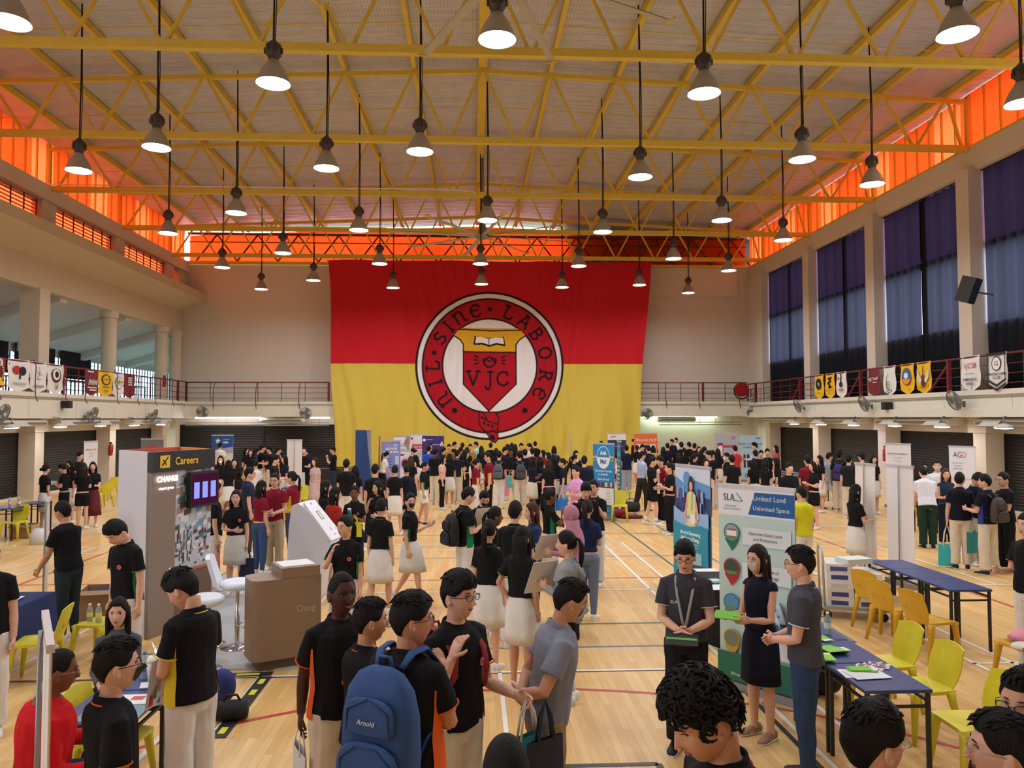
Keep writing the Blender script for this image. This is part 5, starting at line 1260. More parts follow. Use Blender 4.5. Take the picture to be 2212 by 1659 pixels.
roll(1331, 951, 1344, 953, 2.05, 'narrow teal pull-up banner right behind the Ask Me banner', art_teal, w=.6)
roll(1320, 935, 1345, 935, 2.12, 'white and navy pull-up banner behind the teal one', art_navy, w=.8)
roll(1374, 935, 1415, 935, 2.12, 'orange pull-up banner with three white cards by back wall', art_nus, w=1.0)
roll(1548, 935, 1590, 935, 2.1, 'grey blue pull-up banner with red phone picture by back wall', art_red, w=1.0)
roll(1598, 940, 1646, 940, 2.02, 'pale blue maritime pull-up banner with three small figures', art_mark)
roll(1840, 997, 1898, 1003, 2.0, 'left of two plain white banner backs with a grey pole', None, front=False, w=.62)
roll(1910, 1001, 1978, 1007, 2.0, 'right of two plain white banner backs, behind the empty desks', None, front=False, w=.66)
roll(1912, 956, 1967, 958, 2.0, 'white public service pull-up banner seen above the banner backs', art_lines_('PUBLIC SERVICE COMMISSION', ('SCHOLARSHIPS', 'Serve Singapore'), ts=.055))
roll(2050, 962, 2107, 964, 2.0, 'white pull-up banner with blue and orange initials', art_agd)
roll(462, 939, 500, 939, 2.1, 'blue pull-up banner with a large white star', art_usa, w=.92)
roll(828, 952, 861, 951, 2.0, 'lilac blue healthcare scholar pull-up banner', art_health, w=.85)
roll(849, 942, 888, 941, 2.05, 'white social sciences pull-up banner behind the lilac one', art_social, w=.95)
roll(889, 937, 916, 937, 2.12, 'white pull-up banner with a slanted red title stripe', art_yang, w=.72)
roll(917, 939, 954, 939, 2.1, 'deep purple pull-up banner beside the white ones', art_purple, w=.9)
roll(816, 940, 824, 938, 2.1, 'narrow orange pull-up banner seen nearly edge on', lambda mb, w, h: (mb.pr(-w, .1, w, h-.03, P((226, 100, 44))), mb.tx('TU', 0, h-.8, .2, W_)), w=.5)
roll(1228, 938, 1234, 937, 2.12, 'thin white banner seen edge on before the yellow flag', None, front=False, w=.3)
roll(176, 953, 217, 951, 2.0, 'white pull-up banner with pink text behind girls at left', art_lines_('BEYOND THE', ('SCHOLARSHIP', 'PROGRAMME'), (206, 120, 130)), w=.8)
roll(311, 947, 348, 947, 2.05, 'grey pull-up banner with a red mark by left shutters', lambda mb, w, h: (mb.pr(-w, .1, w, h-.03, P((120, 118, 120))), mb.pd(0, h-.35, w*.5, P((190, 70, 80)), rz=.1)), w=.85)
roll(627, 949, 646, 949, 2.1, 'plain white pull-up banner back by the dark shutters', None, front=False, w=.5)
def edge_banner(p, zt, W, ang, label, orange=False, th=.02):
    t = T('roll_up_banner', label, 'banner', (p.x, p.y, 0), ang); mb = MB()
    mb.bb((-W/2, -.004, .08), (W/2, .004, zt-.03), P((232, 230, 228))); 
    if orange: mb.bb((-W/2, -.009, .1), (W/2, -.005, zt-.05), P((236, 160, 80)))
    mb.build('printed_panel', t)
    mb = MB(); mb.bb((-W/2, -.06, 0), (W/2, .06, .08), GREYM); mb.build('base', t)
    mb = MB(); mb.bb((-W/2, -.018, zt-.04), (W/2, .018, zt), mat('top_bar', (205, 205, 208), .35, .4)); mb.build('top_rail', t)
    mb = MB(); mb.tube([(0, .04, .08), (0, .03, zt-.02)], .012, GREYM, 8); mb.build('pole', t)
ep = gz(105, 1078, 1.7); edge_banner(ep, 1.7, .8, math.atan2(ep.y, ep.x)-.04, 'tall white banner seen edge on beside the navy clothed table')
ep = gz(103, 1352, 1.72); edge_banner(ep, 1.72, .8, math.atan2(ep.y, ep.x)+.035, 'nearest banner seen edge on with orange print and white back', True)
ep = gz(12, 945, 2.05); t = T('display_panel', 'grey and white tall display panel at left edge', 'panel', (ep.x, ep.y, 0), .3); mb = MB(); mb.bb((-.6, -.02, .05), (.45, .02, 2.05), P((214, 212, 204))); mb.y0 = .025; mb.pp([(-.05, .3), (.3, .3), (.02, 1.95)], P((120, 116, 116))); mb.build('board', t); mb = MB(); mb.bb((-.6, -.2, 0), (.45, .2, .05), GREYM); mb.build('base', t)
# ---- tall blue booth wall by the flag
p0, p1 = gz(768, 929, 2.4), gz(790, 930, 2.4); p0 = V((-5.5, 24.0, 0)); p0 = gy(768, 929, 26.5); H0 = p0.z; p1 = gy(790, 930, 26.0); p2 = gy(802, 928, 27.2)
t = T('booth_wall', 'tall blue curved booth wall standing before the flag', 'panel', (p0.x, p0.y, 0), 0)
mb = MB(); o_ = V((p0.x, p0.y, 0)); mb.prism([V((0, 0, 0)), V((p1.x-p0.x+.25, p1.y-p0.y, 0)), V((p1.x-p0.x+.1, p1.y-p0.y, H0*.5)), V((p1.x-p0.x, p1.y-p0.y, H0)), V((0, 0, H0))], (.02, .12, 0), mat('booth_blue', (34, 72, 140), .5)); mb.build('front_panel', t)
mb = MB(); mb.prism([V((p1.x-p0.x+.27, p1.y-p0.y+.1, 0)), V((p2.x-p0.x, p2.y-p0.y, 0)), V((p2.x-p0.x, p2.y-p0.y, H0)), V((p1.x-p0.x, p1.y-p0.y+.1, H0))], (-.03, .08, 0), mat('booth_grey', (150, 154, 162), .5, .2)); mb.build('side_panel', t)
# ---- careers booth
def booth():
    A, B, L = V((-4.0, 9.7, 0)), V((-3.62, 10.95, 0)), V((-4.82, 10.35, 0))
    A = gz(327, 977, 2.36); B = gz(461, 969, 2.36); L = gz(257, 972, 2.36)
    for q in (A, B, L): q.z = 0
    ux = (B-A); W = ux.length; ang = math.atan2(ux.y, ux.x)
    t = T('careers_booth', 'tall white and brown careers booth with black header and screen', 'booth', A, ang)
    D = (L-A).length; inv = M.Rotation(-ang, 3, 'Z'); Ld = inv @ (L-A)
    wht, brn = mat('booth_white', (226, 226, 234), .4), mat('booth_brown', (138, 120, 106), .5)
    mb = MB(); mb.prism([V((0, 0, 0)), Ld, Ld+V((0, 0, 2.36)), V((0, 0, 2.36))], (.03, 0, 0), wht); mb.build('side_wall', t)
    mb = MB(); mb.bb((0, 0, 0), (W*.38, .06, 2.1), brn); mb.build('column', t)
    mb = MB(); mb.bb((.0, -.03, 2.1), (W, .06, 2.36), mat('header_black', (36, 34, 38), .5)); mb.y0 = .034
    mb.pr(.12, 2.15, .30, 2.31, YY)
    c = V((.21, 2.23)); 
    for a, b, w_ in (((-.05, -.05), (.055, .055), .02), ((-.045, .02), (.0, .0), .016), ((.02, -.045), (0, 0), .016), ((-.05, -.02), (-.035, -.035), .012)): mb.pst([(c.x+a[0], c.y+a[1]), (c.x+b[0], c.y+b[1])], w_, K)
    mb.tx('Careers', .62, 2.18, .14, YY, bold=.02); mb.build('header', t)
    mb = MB(); mb.y0 = .02; mb.tx('CHANGI', .28, 1.97, .1, emis('booth_sign', (255, 255, 255), 3), bold=.03); mb.tx('airport group', .26, 1.87, .05, emis('booth_sign', (255, 255, 255), 3)); mb.build('lit_lettering', t)
    mb = MB(); mb.bb((W*.38, .03, .75), (W*1.0, .06, 2.1), P((190, 196, 206))); mb.y0 = -.028; r = random.Random(5)
    for i in range(150):
        x = W*.39+r.random()*W*.58; z = .78+r.random()*1.26; c_ = r.choice([(216, 220, 228), (196, 206, 216), (110, 160, 176), (150, 120, 104), (96, 70, 60), (230, 230, 234), (170, 140, 120), (84, 108, 124)])
        s_ = .02+.09*(z-.7)/1.3; y = -.0 - i*.00003
        mb.face([(x, .029+y-.0001, z), (min(x+s_*1.6, W), .029+y-.0001, z+s_*.25), (min(x+s_*1.6, W), .029+y-.0001, z+s_*1.2), (x, .029+y-.0001, z+s_)], P(c_))
    for i in range(26):
        x = W*.42+r.random()*W*.52; z = .82+r.random()*.4; mb.pr(x, z, x+.02, z+.14, P(r.choice([(70, 48, 40), (110, 70, 56), (50, 44, 50)]))); mb.lay = 0
    mb.build('picture_panel', t)
    mb = MB(); mb.bb((W*.38, .0, .0), (W, .06, .75), P((112, 88, 74))); mb.bb((W*.38, -.01, .73), (W, .06, .76), P((176, 110, 80))); mb.build('lower_panel', t)
    tv = T('television', 'black television with purple picture on the careers booth', 'television', A+M.Rotation(ang, 3, 'Z') @ V((W*.78, -.07, 1.78)), ang)
    mb = MB(); mb.bb((-.5*W*.5, -.02, -.2), (.5*W*.46, .05, .28), BLK); mb.build('casing', tv)
    mb = MB(); mb.y0 = .021; mb.pr(-.235*W, -.17, .215*W, .25, emis('screen', (70, 24, 50), .6)); 
    for i in range(3): mb.pr(-.2*W+i*.14*W, -.08, -.11*W+i*.14*W, .14, emis('screen_b', (120, 130, 230), 1.2))
    mb.build('screen', tv)
    mb = MB(); C = inv @ (B-A); mb.prism([V((W, .06, 2.2)), Ld+V((W, 0, 2.2)), Ld+V((W, 0, 2.36)), V((W, .06, 2.36))], (-.04, 0, 0), OR); mb.prism([Ld+V((0, 0, 2.2)), Ld+V((W, 0, 2.2)), Ld+V((W, 0, 2.36)), Ld+V((0, 0, 2.36))], (0, -.04, 0), P((200, 80, 50))); mb.prism([Ld+V((0, .0, 0)), Ld+V((W, 0, 0)), Ld+V((W, 0, 2.2)), Ld+V((0, 0, 2.2))], (0, -.03, 0), wht); mb.build('rear_frame', t)
booth()
mb = MB(); a, b, c, d = gz(470, 1245), gz(700, 1250), gz(640, 1447), gz(440, 1447)
mb.prism([V((q.x, q.y, .001)) for q in (d, c, b, a)], (0, 0, .012), mat('floor_mat', (176, 178, 180), .8)); fm = mb.build('floor_mat'); tag(fm, 'pale grey vinyl floor mat under the reception counter', 'mat')
mb = MB()
def tape(p, q, w=.14):
    mb.bar((p.x, p.y, .0035), (q.x, q.y, .0035), w, .005, P((36, 36, 38))); n = int((q-p).length/.3)
    for i in range(n):
        u = p.lerp(q, (i+.3)/n); v = p.lerp(q, (i+.75)/n); mb.bar((u.x, u.y, .0075), (v.x, v.y, .0075), w*.42, .003, P((226, 222, 40)))
q1, q2 = gz(478, 1460), gz(588, 1456); q3 = gz(470, 1595); tape(q1, q2); tape(gz(574, 1462), q3)
tag(mb.build('hazard_tape'), 'black and yellow hazard tape on floor round the reception mat', 'tape')
# reception counter
def counter():
    a = gz(672, 1242, 1.0); c = gz(604, 1449, 0)
    t = T('reception_counter', 'taupe brown curved reception counter with white top inset', 'counter', (c.x-.03, c.y+.26, 0), math.radians(28)); t.scale = (.8, .85, 1)
    m = mat('counter_taupe', (140, 118, 98), .45); mb = MB()
    def out(z0, z1, w, d, inset=0):
        pts = []
        for (x, y, r_) in ((w/2, -d/2, .14), (w/2, d/2, .14), (-w/2, d/2, .14), (-w/2, -d/2, .14)):
            a0 = {(1, -1): -PI/2, (1, 1): 0, (-1, 1): PI/2, (-1, -1): PI}[(int(math.copysign(1, x)), int(math.copysign(1, y)))]
            cx, cy = x-math.copysign(r_, x), y-math.copysign(r_, y)
            for i in range(6): an = a0+PI/2*i/5; pts.append(V((cx+r_*math.cos(an), cy+r_*math.sin(an), z0)))
        return pts
    mb.prism(out(.12, 0, 1.0, .55), (0, 0, .88), m); mb.prism(out(0, 0, .8, .42), (0, 0, .13), P((100, 84, 70))); o = mb.build('counter_body', t); smooth_by_angle(o, 50)
    mb = MB(); mb.prism([V((-.1, -.275, .995)), V((.44, -.275, .995)), V((.44, .275, .995)), V((-.1, .275, .995))], (0, 0, .12), m); mb.bb((-.06, -.2, 1.112), (.4, .22, 1.124), P((238, 240, 242), .3)); mb.build('raised_top', t)
    mb = MB(); mb.y0 = .28; mb.tx('Changi', .25, .62, .1, P((190, 176, 160))); mb.build('lettering', t)
counter()
def kiosk():
    p = gz(672, 1290); t = T('touch_kiosk', 'white curved touch screen kiosk leaning back beside counter', 'kiosk', (p.x-.04, p.y, 0), math.radians(-12)); t.scale = (.84, .84, .95); m = mat('kiosk_white', (224, 228, 240), .3)
    prof = [(-.28, 0), (.22, 0), (.30, .45), (.52, .78), (.55, .9), (.40, 1.1), (.12, 1.42), (-.1, 1.56), (-.22, 1.52), (-.27, 1.2), (-.3, .6)]
    mb = MB(); mb.prism([V((x, -.28, z)) for x, z in prof], (0, .56, 0), m); o = mb.build('kiosk_body', t); smooth_by_angle(o, 40)
    mb = MB(); a_, b_ = V((.535, 0, .95)), V((-.02, 0, 1.545)); n_ = V((.6, 0, .8)); 
    mb.prism([a_+V((0, -.3, 0))+n_*.0, a_+V((0, .3, 0)), b_+V((0, .24, 0)), b_+V((0, -.24, 0))], n_*.035, mat('kiosk_face', (236, 240, 248), .25)); mb.build('sloped_face', t)
    mb = MB(); c_ = a_.lerp(b_, .62)+n_*.036; u_ = (b_-a_).normalized(); yv = V((0, 1, 0))
    def q(cu, cy, su, sy, e, m_): cc = c_+u_*cu+yv*cy+n_*e; mb.face([cc-u_*su-yv*sy, cc+u_*su-yv*sy, cc+u_*su+yv*sy, cc-u_*su+yv*sy][::-1], m_)
    q(0, 0, .09, .07, .001, P((150, 120, 96))); q(0, 0, .075, .045, .002, P((226, 226, 180))); q(-.3, .02, .03, .012, .001, P((70, 60, 90))); q(-.42, .03, .006, .05, .001, P((70, 70, 80))); q(.25, -.02, .02, .03, .001, GY); mb.build('screen', t)
kiosk()
def stool(px, py, rz, label):
    p = gz(px, py); t = T('bar_stool', label, 'stool', (p.x, p.y, 0), rz, 'white bar stools'); m = mat('stool_white', (228, 238, 250), .35); ch = mat('chrome', (200, 200, 205), .15, 1)
    mb = MB(); mb.loft([(V((0, 0, .72)), V((.18, 0, 0)), V((0, .17, 0))), (V((0, 0, .75)), V((.23, 0, 0)), V((0, .21, 0))), (V((0, 0, .80)), V((.225, 0, 0)), V((0, .205, 0))), (V((0, 0, .82)), V((.18, 0, 0)), V((0, .17, 0)))], m, 20); mb.build('seat', t)
    mb = MB()
    def bk(u, v, e): x = (u-.5)*.4*(1-.1*v); return V((x, -.2-.1*v+.05*math.cos(x*5)*0-e-.02*math.cos((u-.5)*PI), .78+.36*v-.03*(abs(u-.5)*2)**3*v))
    mb.grid(lambda u, v: bk(1-u, v, 0), 10, 8, m); mb.grid(lambda u, v: bk(u, v, .05), 10, 8, m)
    for e in (0, 1): mb.face([bk(e, 0, 0), bk(e, 1, 0), bk(e, 1, .05), bk(e, 0, .05)], m)
    mb.grid(lambda u, v: bk(u, 1, .05*v), 10, 1, m); mb.build('backrest', t)
    mb = MB(); mb.lathe([(.03, .03), (.03, .45), (.022, .46), (.022, .73)], (0, 0, 0), ch, 14); mb.build('column', t)
    mb = MB(); mb.lathe([(.21, 0), (.205, .012), (.08, .03), (.03, .05)], (0, 0, 0), ch, 24, True); mb.build('base', t)
    mb = MB(); mb.tube([(.03, .0, .28), (.14, .06, .28), (.15, .16, .28), (0, .22, .28), (-.15, .16, .28), (-.14, .06, .28), (-.03, 0, .28)], .011, ch, 6); mb.build('footrest', t)
stool(512, 1400, math.radians(-80), 'white leather bar stool left of the taupe counter')
stool(440, 1448, math.radians(-70), 'white bar stool half hidden behind boy with folded papers')
# ---- yellow plastic chair
CHY = omat('chair_plastic', .35, .02, 5, spec=.5)
def chair_proto():
    t = T('plastic_chair', '', 'chair', (0, 0, 0), 0, 'yellow plastic stacking chairs'); kids = []
    mb = MB()
    def st(u, v, e): x = (u-.5)*.42*(1-.08*(1-v)); y = -.2+.4*v; return V((x, y, .435-e-.018*math.sin(PI*u)*math.sin(PI*min(1, v*1.1))-.02*max(0, v-.85)*6*.5))
    mb.grid(lambda u, v: st(u, v, 0), 10, 10, CHY); mb.grid(lambda u, v: st(1-u, v, .022), 10, 10, CHY)
    for a, b in ((lambda q: (0, q), 0), (lambda q: (1, q), 1), (lambda q: (q, 0), 1), (lambda q: (q, 1), 0)):
        mb.grid(lambda u, v: st(*a(u), .03*v if True else 0), 10, 1, CHY)
    mb.build('seat', t)
    mb = MB()
    def bk(u, v, e):
        hw = .15+.045*math.sin(PI*min(1, v*1.25)*.8)+.01*v; x = (u-.5)*2*hw; top = .80-.035*abs(u-.5)**2*4
        return V((x, -.19-.1*v-.03*(1-(2*u-1)**2)-e, .42+(top-.42)*v))
    mb.grid(lambda u, v: bk(1-u, v, 0), 12, 12, CHY); mb.grid(lambda u, v: bk(u, v, .012), 12, 12, CHY)
    for u0 in (0, 1): mb.grid(lambda u, v: bk(u0, u, .012*v), 12, 1, CHY)
    mb.grid(lambda u, v: bk(u, 1, .012*v), 12, 1, CHY)
    bo = mb.build('backrest', t)
    mb = MB()
    for i in range(7): x = -.09+i*.03; mb.tube([(x, -.255-.012, .56), (x, -.29, .70)], .0045, CHY, 5)
    mb.build('rib', bo)
    for sx in (-1, 1):
        for sy in (-1, 1):
            mb = MB(); x0, y0, x1, y1 = sx*.17, sy*.165, sx*.215, sy*(.215 if sy > 0 else .25)
            mb.loft([((x0, y0, .425), (.045, 0, 0), (0, .045, 0)), ((x0*1.05, y0*1.05, .36), (.038, 0, 0), (0, .034, 0)), ((x1, y1, 0), (.02, 0, 0), (0, .018, 0))], CHY, 8); mb.build('leg', t)
    return t
CHAIRP = chair_proto(); CHAIRP.hide_render = False; bpy.context.view_layer.update(); used = [0]
for c_ in CHAIRP.children_recursive: c_.color = lin((216, 204, 40))
def chair(px, py, rz, label, z=.44, amber=False, xy=None):
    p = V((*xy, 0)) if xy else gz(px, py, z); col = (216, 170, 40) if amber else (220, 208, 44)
    if not used[0]: o = CHAIRP; used[0] = 1; o.location = (p.x, p.y, 0); o.rotation_euler.z = math.radians(rz); o['label'] = label
    else: o = dup(CHAIRP, (p.x, p.y, 0), math.radians(rz), label)
    for c_ in COL.objects:
        if c_.parent is o:
            c_.color = lin(col)
    return o
# heading 0 faces away from the camera, 90 faces left
chair(2098, 1553, 90, 'bright yellow chair standing alone beyond the near desk')
chair(0, 0, 95, 'yellow chair behind the desk with printed leaflets', xy=(3.95, 6.75))
chair(0, 0, 95, 'yellow chair behind the desk with the bottle', xy=(3.98, 7.4))
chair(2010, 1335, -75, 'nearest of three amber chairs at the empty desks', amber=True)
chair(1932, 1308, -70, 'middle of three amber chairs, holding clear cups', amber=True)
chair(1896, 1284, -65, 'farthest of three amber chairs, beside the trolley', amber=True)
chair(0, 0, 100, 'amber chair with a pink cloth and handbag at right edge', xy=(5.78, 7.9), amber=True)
chair(0, 0, 100, 'yellow chair before the navy clothed table', xy=(-4.64, 8.62))
chair(0, 0, 78, 'yellow chair with two water bottles on its seat', xy=(-4.33, 9.35))
chair(0, 0, -62, 'yellow chair under seated man in red at lower left', xy=(-2.68, 4.96))
chair(0, 0, -95, 'yellow chair pushed under near left desk', xy=(-2.66, 6.0))
chair(655, 1075, 200, 'yellow chair at small table behind the maroon group'); chair(668, 1060, 90, 'second yellow chair at the small table, holding a helmet')
chair(1338, 1090, 170, 'yellow chair beside the blue Ask Me banner with bags'); chair(1368, 1060, 60, 'yellow chair behind man in pale blue shirt')
chair(1845, 1070, 150, 'yellow stool chair by the fire extinguisher pillar'); chair(1750, 1065, 100, 'yellow chair by black suitcase at right desks')
chair(222, 1065, 60, 'yellow chair with dark bag by left shutters'); chair(30, 1125, 180, 'yellow chair under the far left desk'); chair(1972, 1080, 120, 'yellow chair behind man in white shirt')
chair(1725, 1062, 200, 'yellow chair under far right desk'); chair(236, 1052, 60, 'second yellow chair with dark bag near left shutters'); chair(2010, 1078, 90, 'yellow chair by crates at right desks')
# ---- navy exam desks
DESKB = mat('desk_top_blue', (36, 62, 120), .35)
def desk_proto():
    t = T('exam_desk', '', 'desk', (0, 0, 0), 0, 'navy topped folding exam desks')
    mb = MB(); mb.bb((-.26, -.32, .715), (.26, .32, .74), DESKB); o = mb.build('desk_top', t)
    for sx in (-1, 1):
        for sy in (-1, 1): mb = MB(); mb.bb((sx*.235-.014, sy*.295-.014, 0), (sx*.235+.014, sy*.295+.014, .715), BLK); mb.build('leg', t)
    for sy in (-1, 1): mb = MB(); mb.bb((-.235, sy*.295-.01, .6), (.235, sy*.295+.01, .62), BLK); mb.build('rail', t)
    for sx in (-1, 1): mb = MB(); mb.bb((sx*.235-.01, -.295, .64), (sx*.235+.01, .295, .66), BLK); mb.build('rail', t)
    return t
DP = desk_proto(); bpy.context.view_layer.update(); ud = [0]
def desk(x, y, label, rz=0):
    if not ud[0]: ud[0] = 1; DP.location = (x, y, 0); DP.rotation_euler.z = rz; DP['label'] = label; return DP
    return dup(DP, (x, y, 0), rz, label)
desk(3.21, 6.08, 'navy desk nearest the camera on right, with white papers'); desk(3.21, 6.74, 'navy desk with fans of green leaflets'); desk(3.21, 7.4, 'navy desk carrying the laptop beside man in jeans')
for i, w_ in enumerate(('nearest', 'middle', 'farthest')): desk(5.93, 9.33+i*.65, '%s of three empty navy desks on the right' % w_)
desk(-2.56, 5.75, 'navy desk with colourful flyers at lower left'); desk(-2.56, 6.41, 'navy desk with drinks and open laptop at lower left')
for i, (px, py) in enumerate(((20, 1095), (75, 1085))): p = gz(px, py, .74); desk(p.x, p.y, ('far left desk with two water bottles', 'far left desk hung with a white paper sign')[i])
p = gz(2010, 1085, .74); desk(p.x, p.y, 'desk between the man in white shirt and woman in teal')
p = gz(1705, 1020, .74); desk(p.x, p.y, 'navy desk with red cloth by right pillar'); p = gz(1765, 1033, .74); desk(p.x, p.y, 'small desk by the fire extinguisher pillar')
p = gz(632, 1052, .74); desk(p.x, p.y, 'small desk beside the white banner back'); p = gz(1530, 1243, .74); 
p = gz(1528, 1240, .74); t = T('clothed_table', 'table under a black cloth with magazines beside energy banner', 'table', (p.x, p.y-.1, 0), .05)
mb = MB(); mb.loft([((0, 0, .0), (.40, 0, 0), (0, .85, 0)), ((0, 0, .4), (.37, 0, 0), (0, .8, 0)), ((0, 0, .73), (.35, 0, 0), (0, .75, 0)), ((0, 0, .745), (.34, 0, 0), (0, .74, 0))], mat('black_cloth', (26, 26, 30), .9), 4); mb.build('cloth', t); t.rotation_euler.z = PI/4*0
def paper(x, y, z, w, h, rz, col, label, cat='leaflet', name='leaflet', art=None, group=None, tilt=0):
    mb = MB(); mb.bb((-w/2, -h/2, 0), (w/2, h/2, .004), P(col))
    if art:
        for (a, b, c, d, cc) in art: mb.face([(a*w, b*h, .0045), (c*w, b*h, .0045), (c*w, d*h, .0045), (a*w, d*h, .0045)], P(cc))
    o = mb.build(name); o.location = (x, y, z); o.rotation_euler = (tilt, 0, rz); return tag(o, label, cat, group)
GRN = (122, 196, 50)
def fan_of(x, y, n, base, label, rr_=.12):
    for i in range(n):
        a = base+(i-n/2)*.16
        paper(x+math.cos(a+PI/2)*rr_, y+math.sin(a+PI/2)*rr_, .741+.0042*i, .1, .21, a, GRN if i % 2 else (136, 206, 60), label, 'leaflet', 'green_leaflet', ((-.5, -.5, .5, -.3, (228, 232, 228)),), group='green leaflets in the '+label.split(' in the ')[-1])
fan_of(3.28, 6.68, 9, 1.2, 'bright green leaflet in the wide fan at right of the desk'); fan_of(3.02, 6.62, 7, 2.6, 'bright green leaflet in the left fan beside black line'); fan_of(3.08, 7.0, 5, 1.0, 'bright green leaflet in the back stack under the bottle'); fan_of(3.27, 7.0, 3, .3, 'bright green leaflet in the small stack by bottle'); fan_of(2.99, 6.85, 3, .8, 'bright green leaflet in the stack showing a photo')
paper(3.1, 6.13, .741, .3, .21, -.1, (236, 236, 236), 'white sheet on the nearest right desk, under green leaflets', art=((-.4, .1, .2, .3, (150, 160, 190)),))
paper(3.14, 6.1, .746, .3, .21, .1, (228, 230, 236), 'second white sheet askew on the nearest right desk')
for i in range(3): paper(3.14+.01*i, 6.2, .751+.0042*i, .1, .21, 1.3+.08*i, GRN, 'green leaflet lying on the white sheets', 'leaflet', 'green_leaflet', ((-.5, -.5, .5, -.3, (230, 230, 230)),), group='green leaflets on white sheets')
for i in range(12):
    paper(3.22+.06*(i % 4)-.02*(i//4), 6.32-.05*(i//4)+.02*(i % 3), .741+.0042*(i % 5), .06, .09, .5+.3*(i % 3), (226, 220, 226), 'small photo card spread on the nearest right desk', 'card', 'photo_card', ((-.4, -.2, .4, .3, (120, 70, 84)),), group='photo cards on the near desk')
def bottle(x, y, z, label, col=(200, 214, 220), lab=(230, 232, 236), cap=(236, 236, 236), h=.21, group=None):
    t = T('water_bottle', label, 'bottle', (x, y, z), 0, group); gl = sheer('bottle_plastic', (200, 210, 216), (225, 235, 238), .55); mb = MB()
    k = h/.21; mb.lathe([(.03, 0), (.033, .01*k), (.033, .12*k), (.03, .15*k), (.014, .185*k), (.013, .195*k)], (0, 0, 0), gl, 14, True); mb.build('bottle_body', t)
    mb = MB(); mb.lathe([(.0335, .06*k), (.0335, .115*k)], (0, 0, 0), P(lab), 14); mb.build('bottle_label', t); mb = MB(); mb.lathe([(.015, .19*k), (.015, h)], (0, 0, 0), P(cap), 10, True); mb.build('cap', t)
p = gz(1843, 1397, .74); bottle(3.36, 7.25, .741, 'clear water bottle on the desk near the laptop')
bottle(-4.46, 9.38, .42, 'left water bottle with yellow label on chair', lab=(230, 220, 120), cap=(240, 240, 220)); bottle(-4.35, 9.36, .42, 'right water bottle with yellow label on chair', lab=(230, 220, 120), cap=(240, 240, 220))
p = gz(20, 1095, .74); bottle(p.x-.05, p.y+.1, .741, 'left clear bottle on the far left desk'); bottle(p.x+.15, p.y+.12, .741, 'right clear bottle on the far left desk')
p = gz(312, 1466, .74); bottle(p.x, p.y, .741, 'blue labelled water bottle on lower left desk', lab=(60, 130, 200), cap=(60, 110, 190))
t = T('drink_cup', 'pale pink iced drink cup on lower left desk', 'cup', (-2.5, 6.28, .741)); mb = MB(); mb.lathe([(.032, 0), (.045, .15)], (0, 0, 0), P((226, 214, 210), .3), 14, True); mb.build('cup_body', t); mb = MB(); mb.lathe([(.047, .15), (.045, .165), (.03, .19)], (0, 0, 0), P((238, 236, 234), .3), 14, True); mb.build('lid', t); mb = MB(); mb.tube([(0, 0, .18), (.012, 0, .26)], .004, YY, 6); mb.build('straw', t)
def laptop(x, y, z, rz, label, scr, lid=(60, 62, 66), ang=105):
    t = T('laptop', label, 'laptop', (x, y, z), rz); mb = MB(); mb.bb((-.16, -.11, 0), (.16, .11, .015), P(lid, .4)); mb.build('keyboard_base', t)
    r = M.Rotation(math.radians(ang-90), 3, 'X'); mb = MB(); mb.box(r @ V((0, .0, .105))+V((0, .11, .015)), (.32, .008, .21), P(lid, .4), M.Rotation(-math.radians(ang-90), 3, 'X')); o = mb.build('screen_lid', t)
    mb = MB(); rr_ = M.Rotation(-math.radians(ang-90), 3, 'X'); f_ = lambda x_, z_: rr_ @ V((x_, -.006, z_))+V((0, .11+.028, .015)); 
    mb.face([f_(-.15, .012), f_(.15, .012), f_(.15, .2), f_(-.15, .2)], emis('laptop_screen_%d' % scr[0], scr, .8)); mb.build('screen', t)
    return t
laptop(3.1, 7.42, .741, math.radians(75), 'open dark laptop showing a grey picture near man in jeans', (150, 160, 166))
laptop(-2.42, 6.6, .741, math.radians(120), 'open white laptop on lower left desk', (225, 230, 236), (226, 228, 232))
paper(-2.5, 5.62, .741, .42, .3, .05, (120, 150, 150), 'glossy flyer with landscape photo on lower left desk', art=((-.4, -.4, .0, .0, (200, 120, 90)), (.0, -.3, .4, .3, (90, 150, 190))))
paper(-2.5, 5.86, .746, .36, .2, .02, (236, 236, 234), 'white flyer with red and green pictures on lower left desk', art=((.05, -.1, .3, .3, (200, 90, 90)), (-.4, -.1, -.1, .2, (110, 160, 120))))
paper(-2.45, 6.2, .741, .2, .14, .3, (232, 234, 236), 'white printed card beside the cup on lower left desk'); 
p = gz(1545, 1255, .745); paper(p.x, p.y, .746, .2, .28, .3, (60, 130, 190), 'blue magazine on the black clothed table', art=((-.3, -.1, .4, .3, (230, 220, 90)),)); p = gz(1540, 1270, .745); paper(p.x+.05, p.y, .751, .2, .28, .1, (226, 228, 230), 'white magazine on the black clothed table'); p = gz(1525, 1232, .745); paper(p.x, p.y, .746, .3, .2, 0, (230, 232, 234), 'white sheets at far end of the black clothed table')
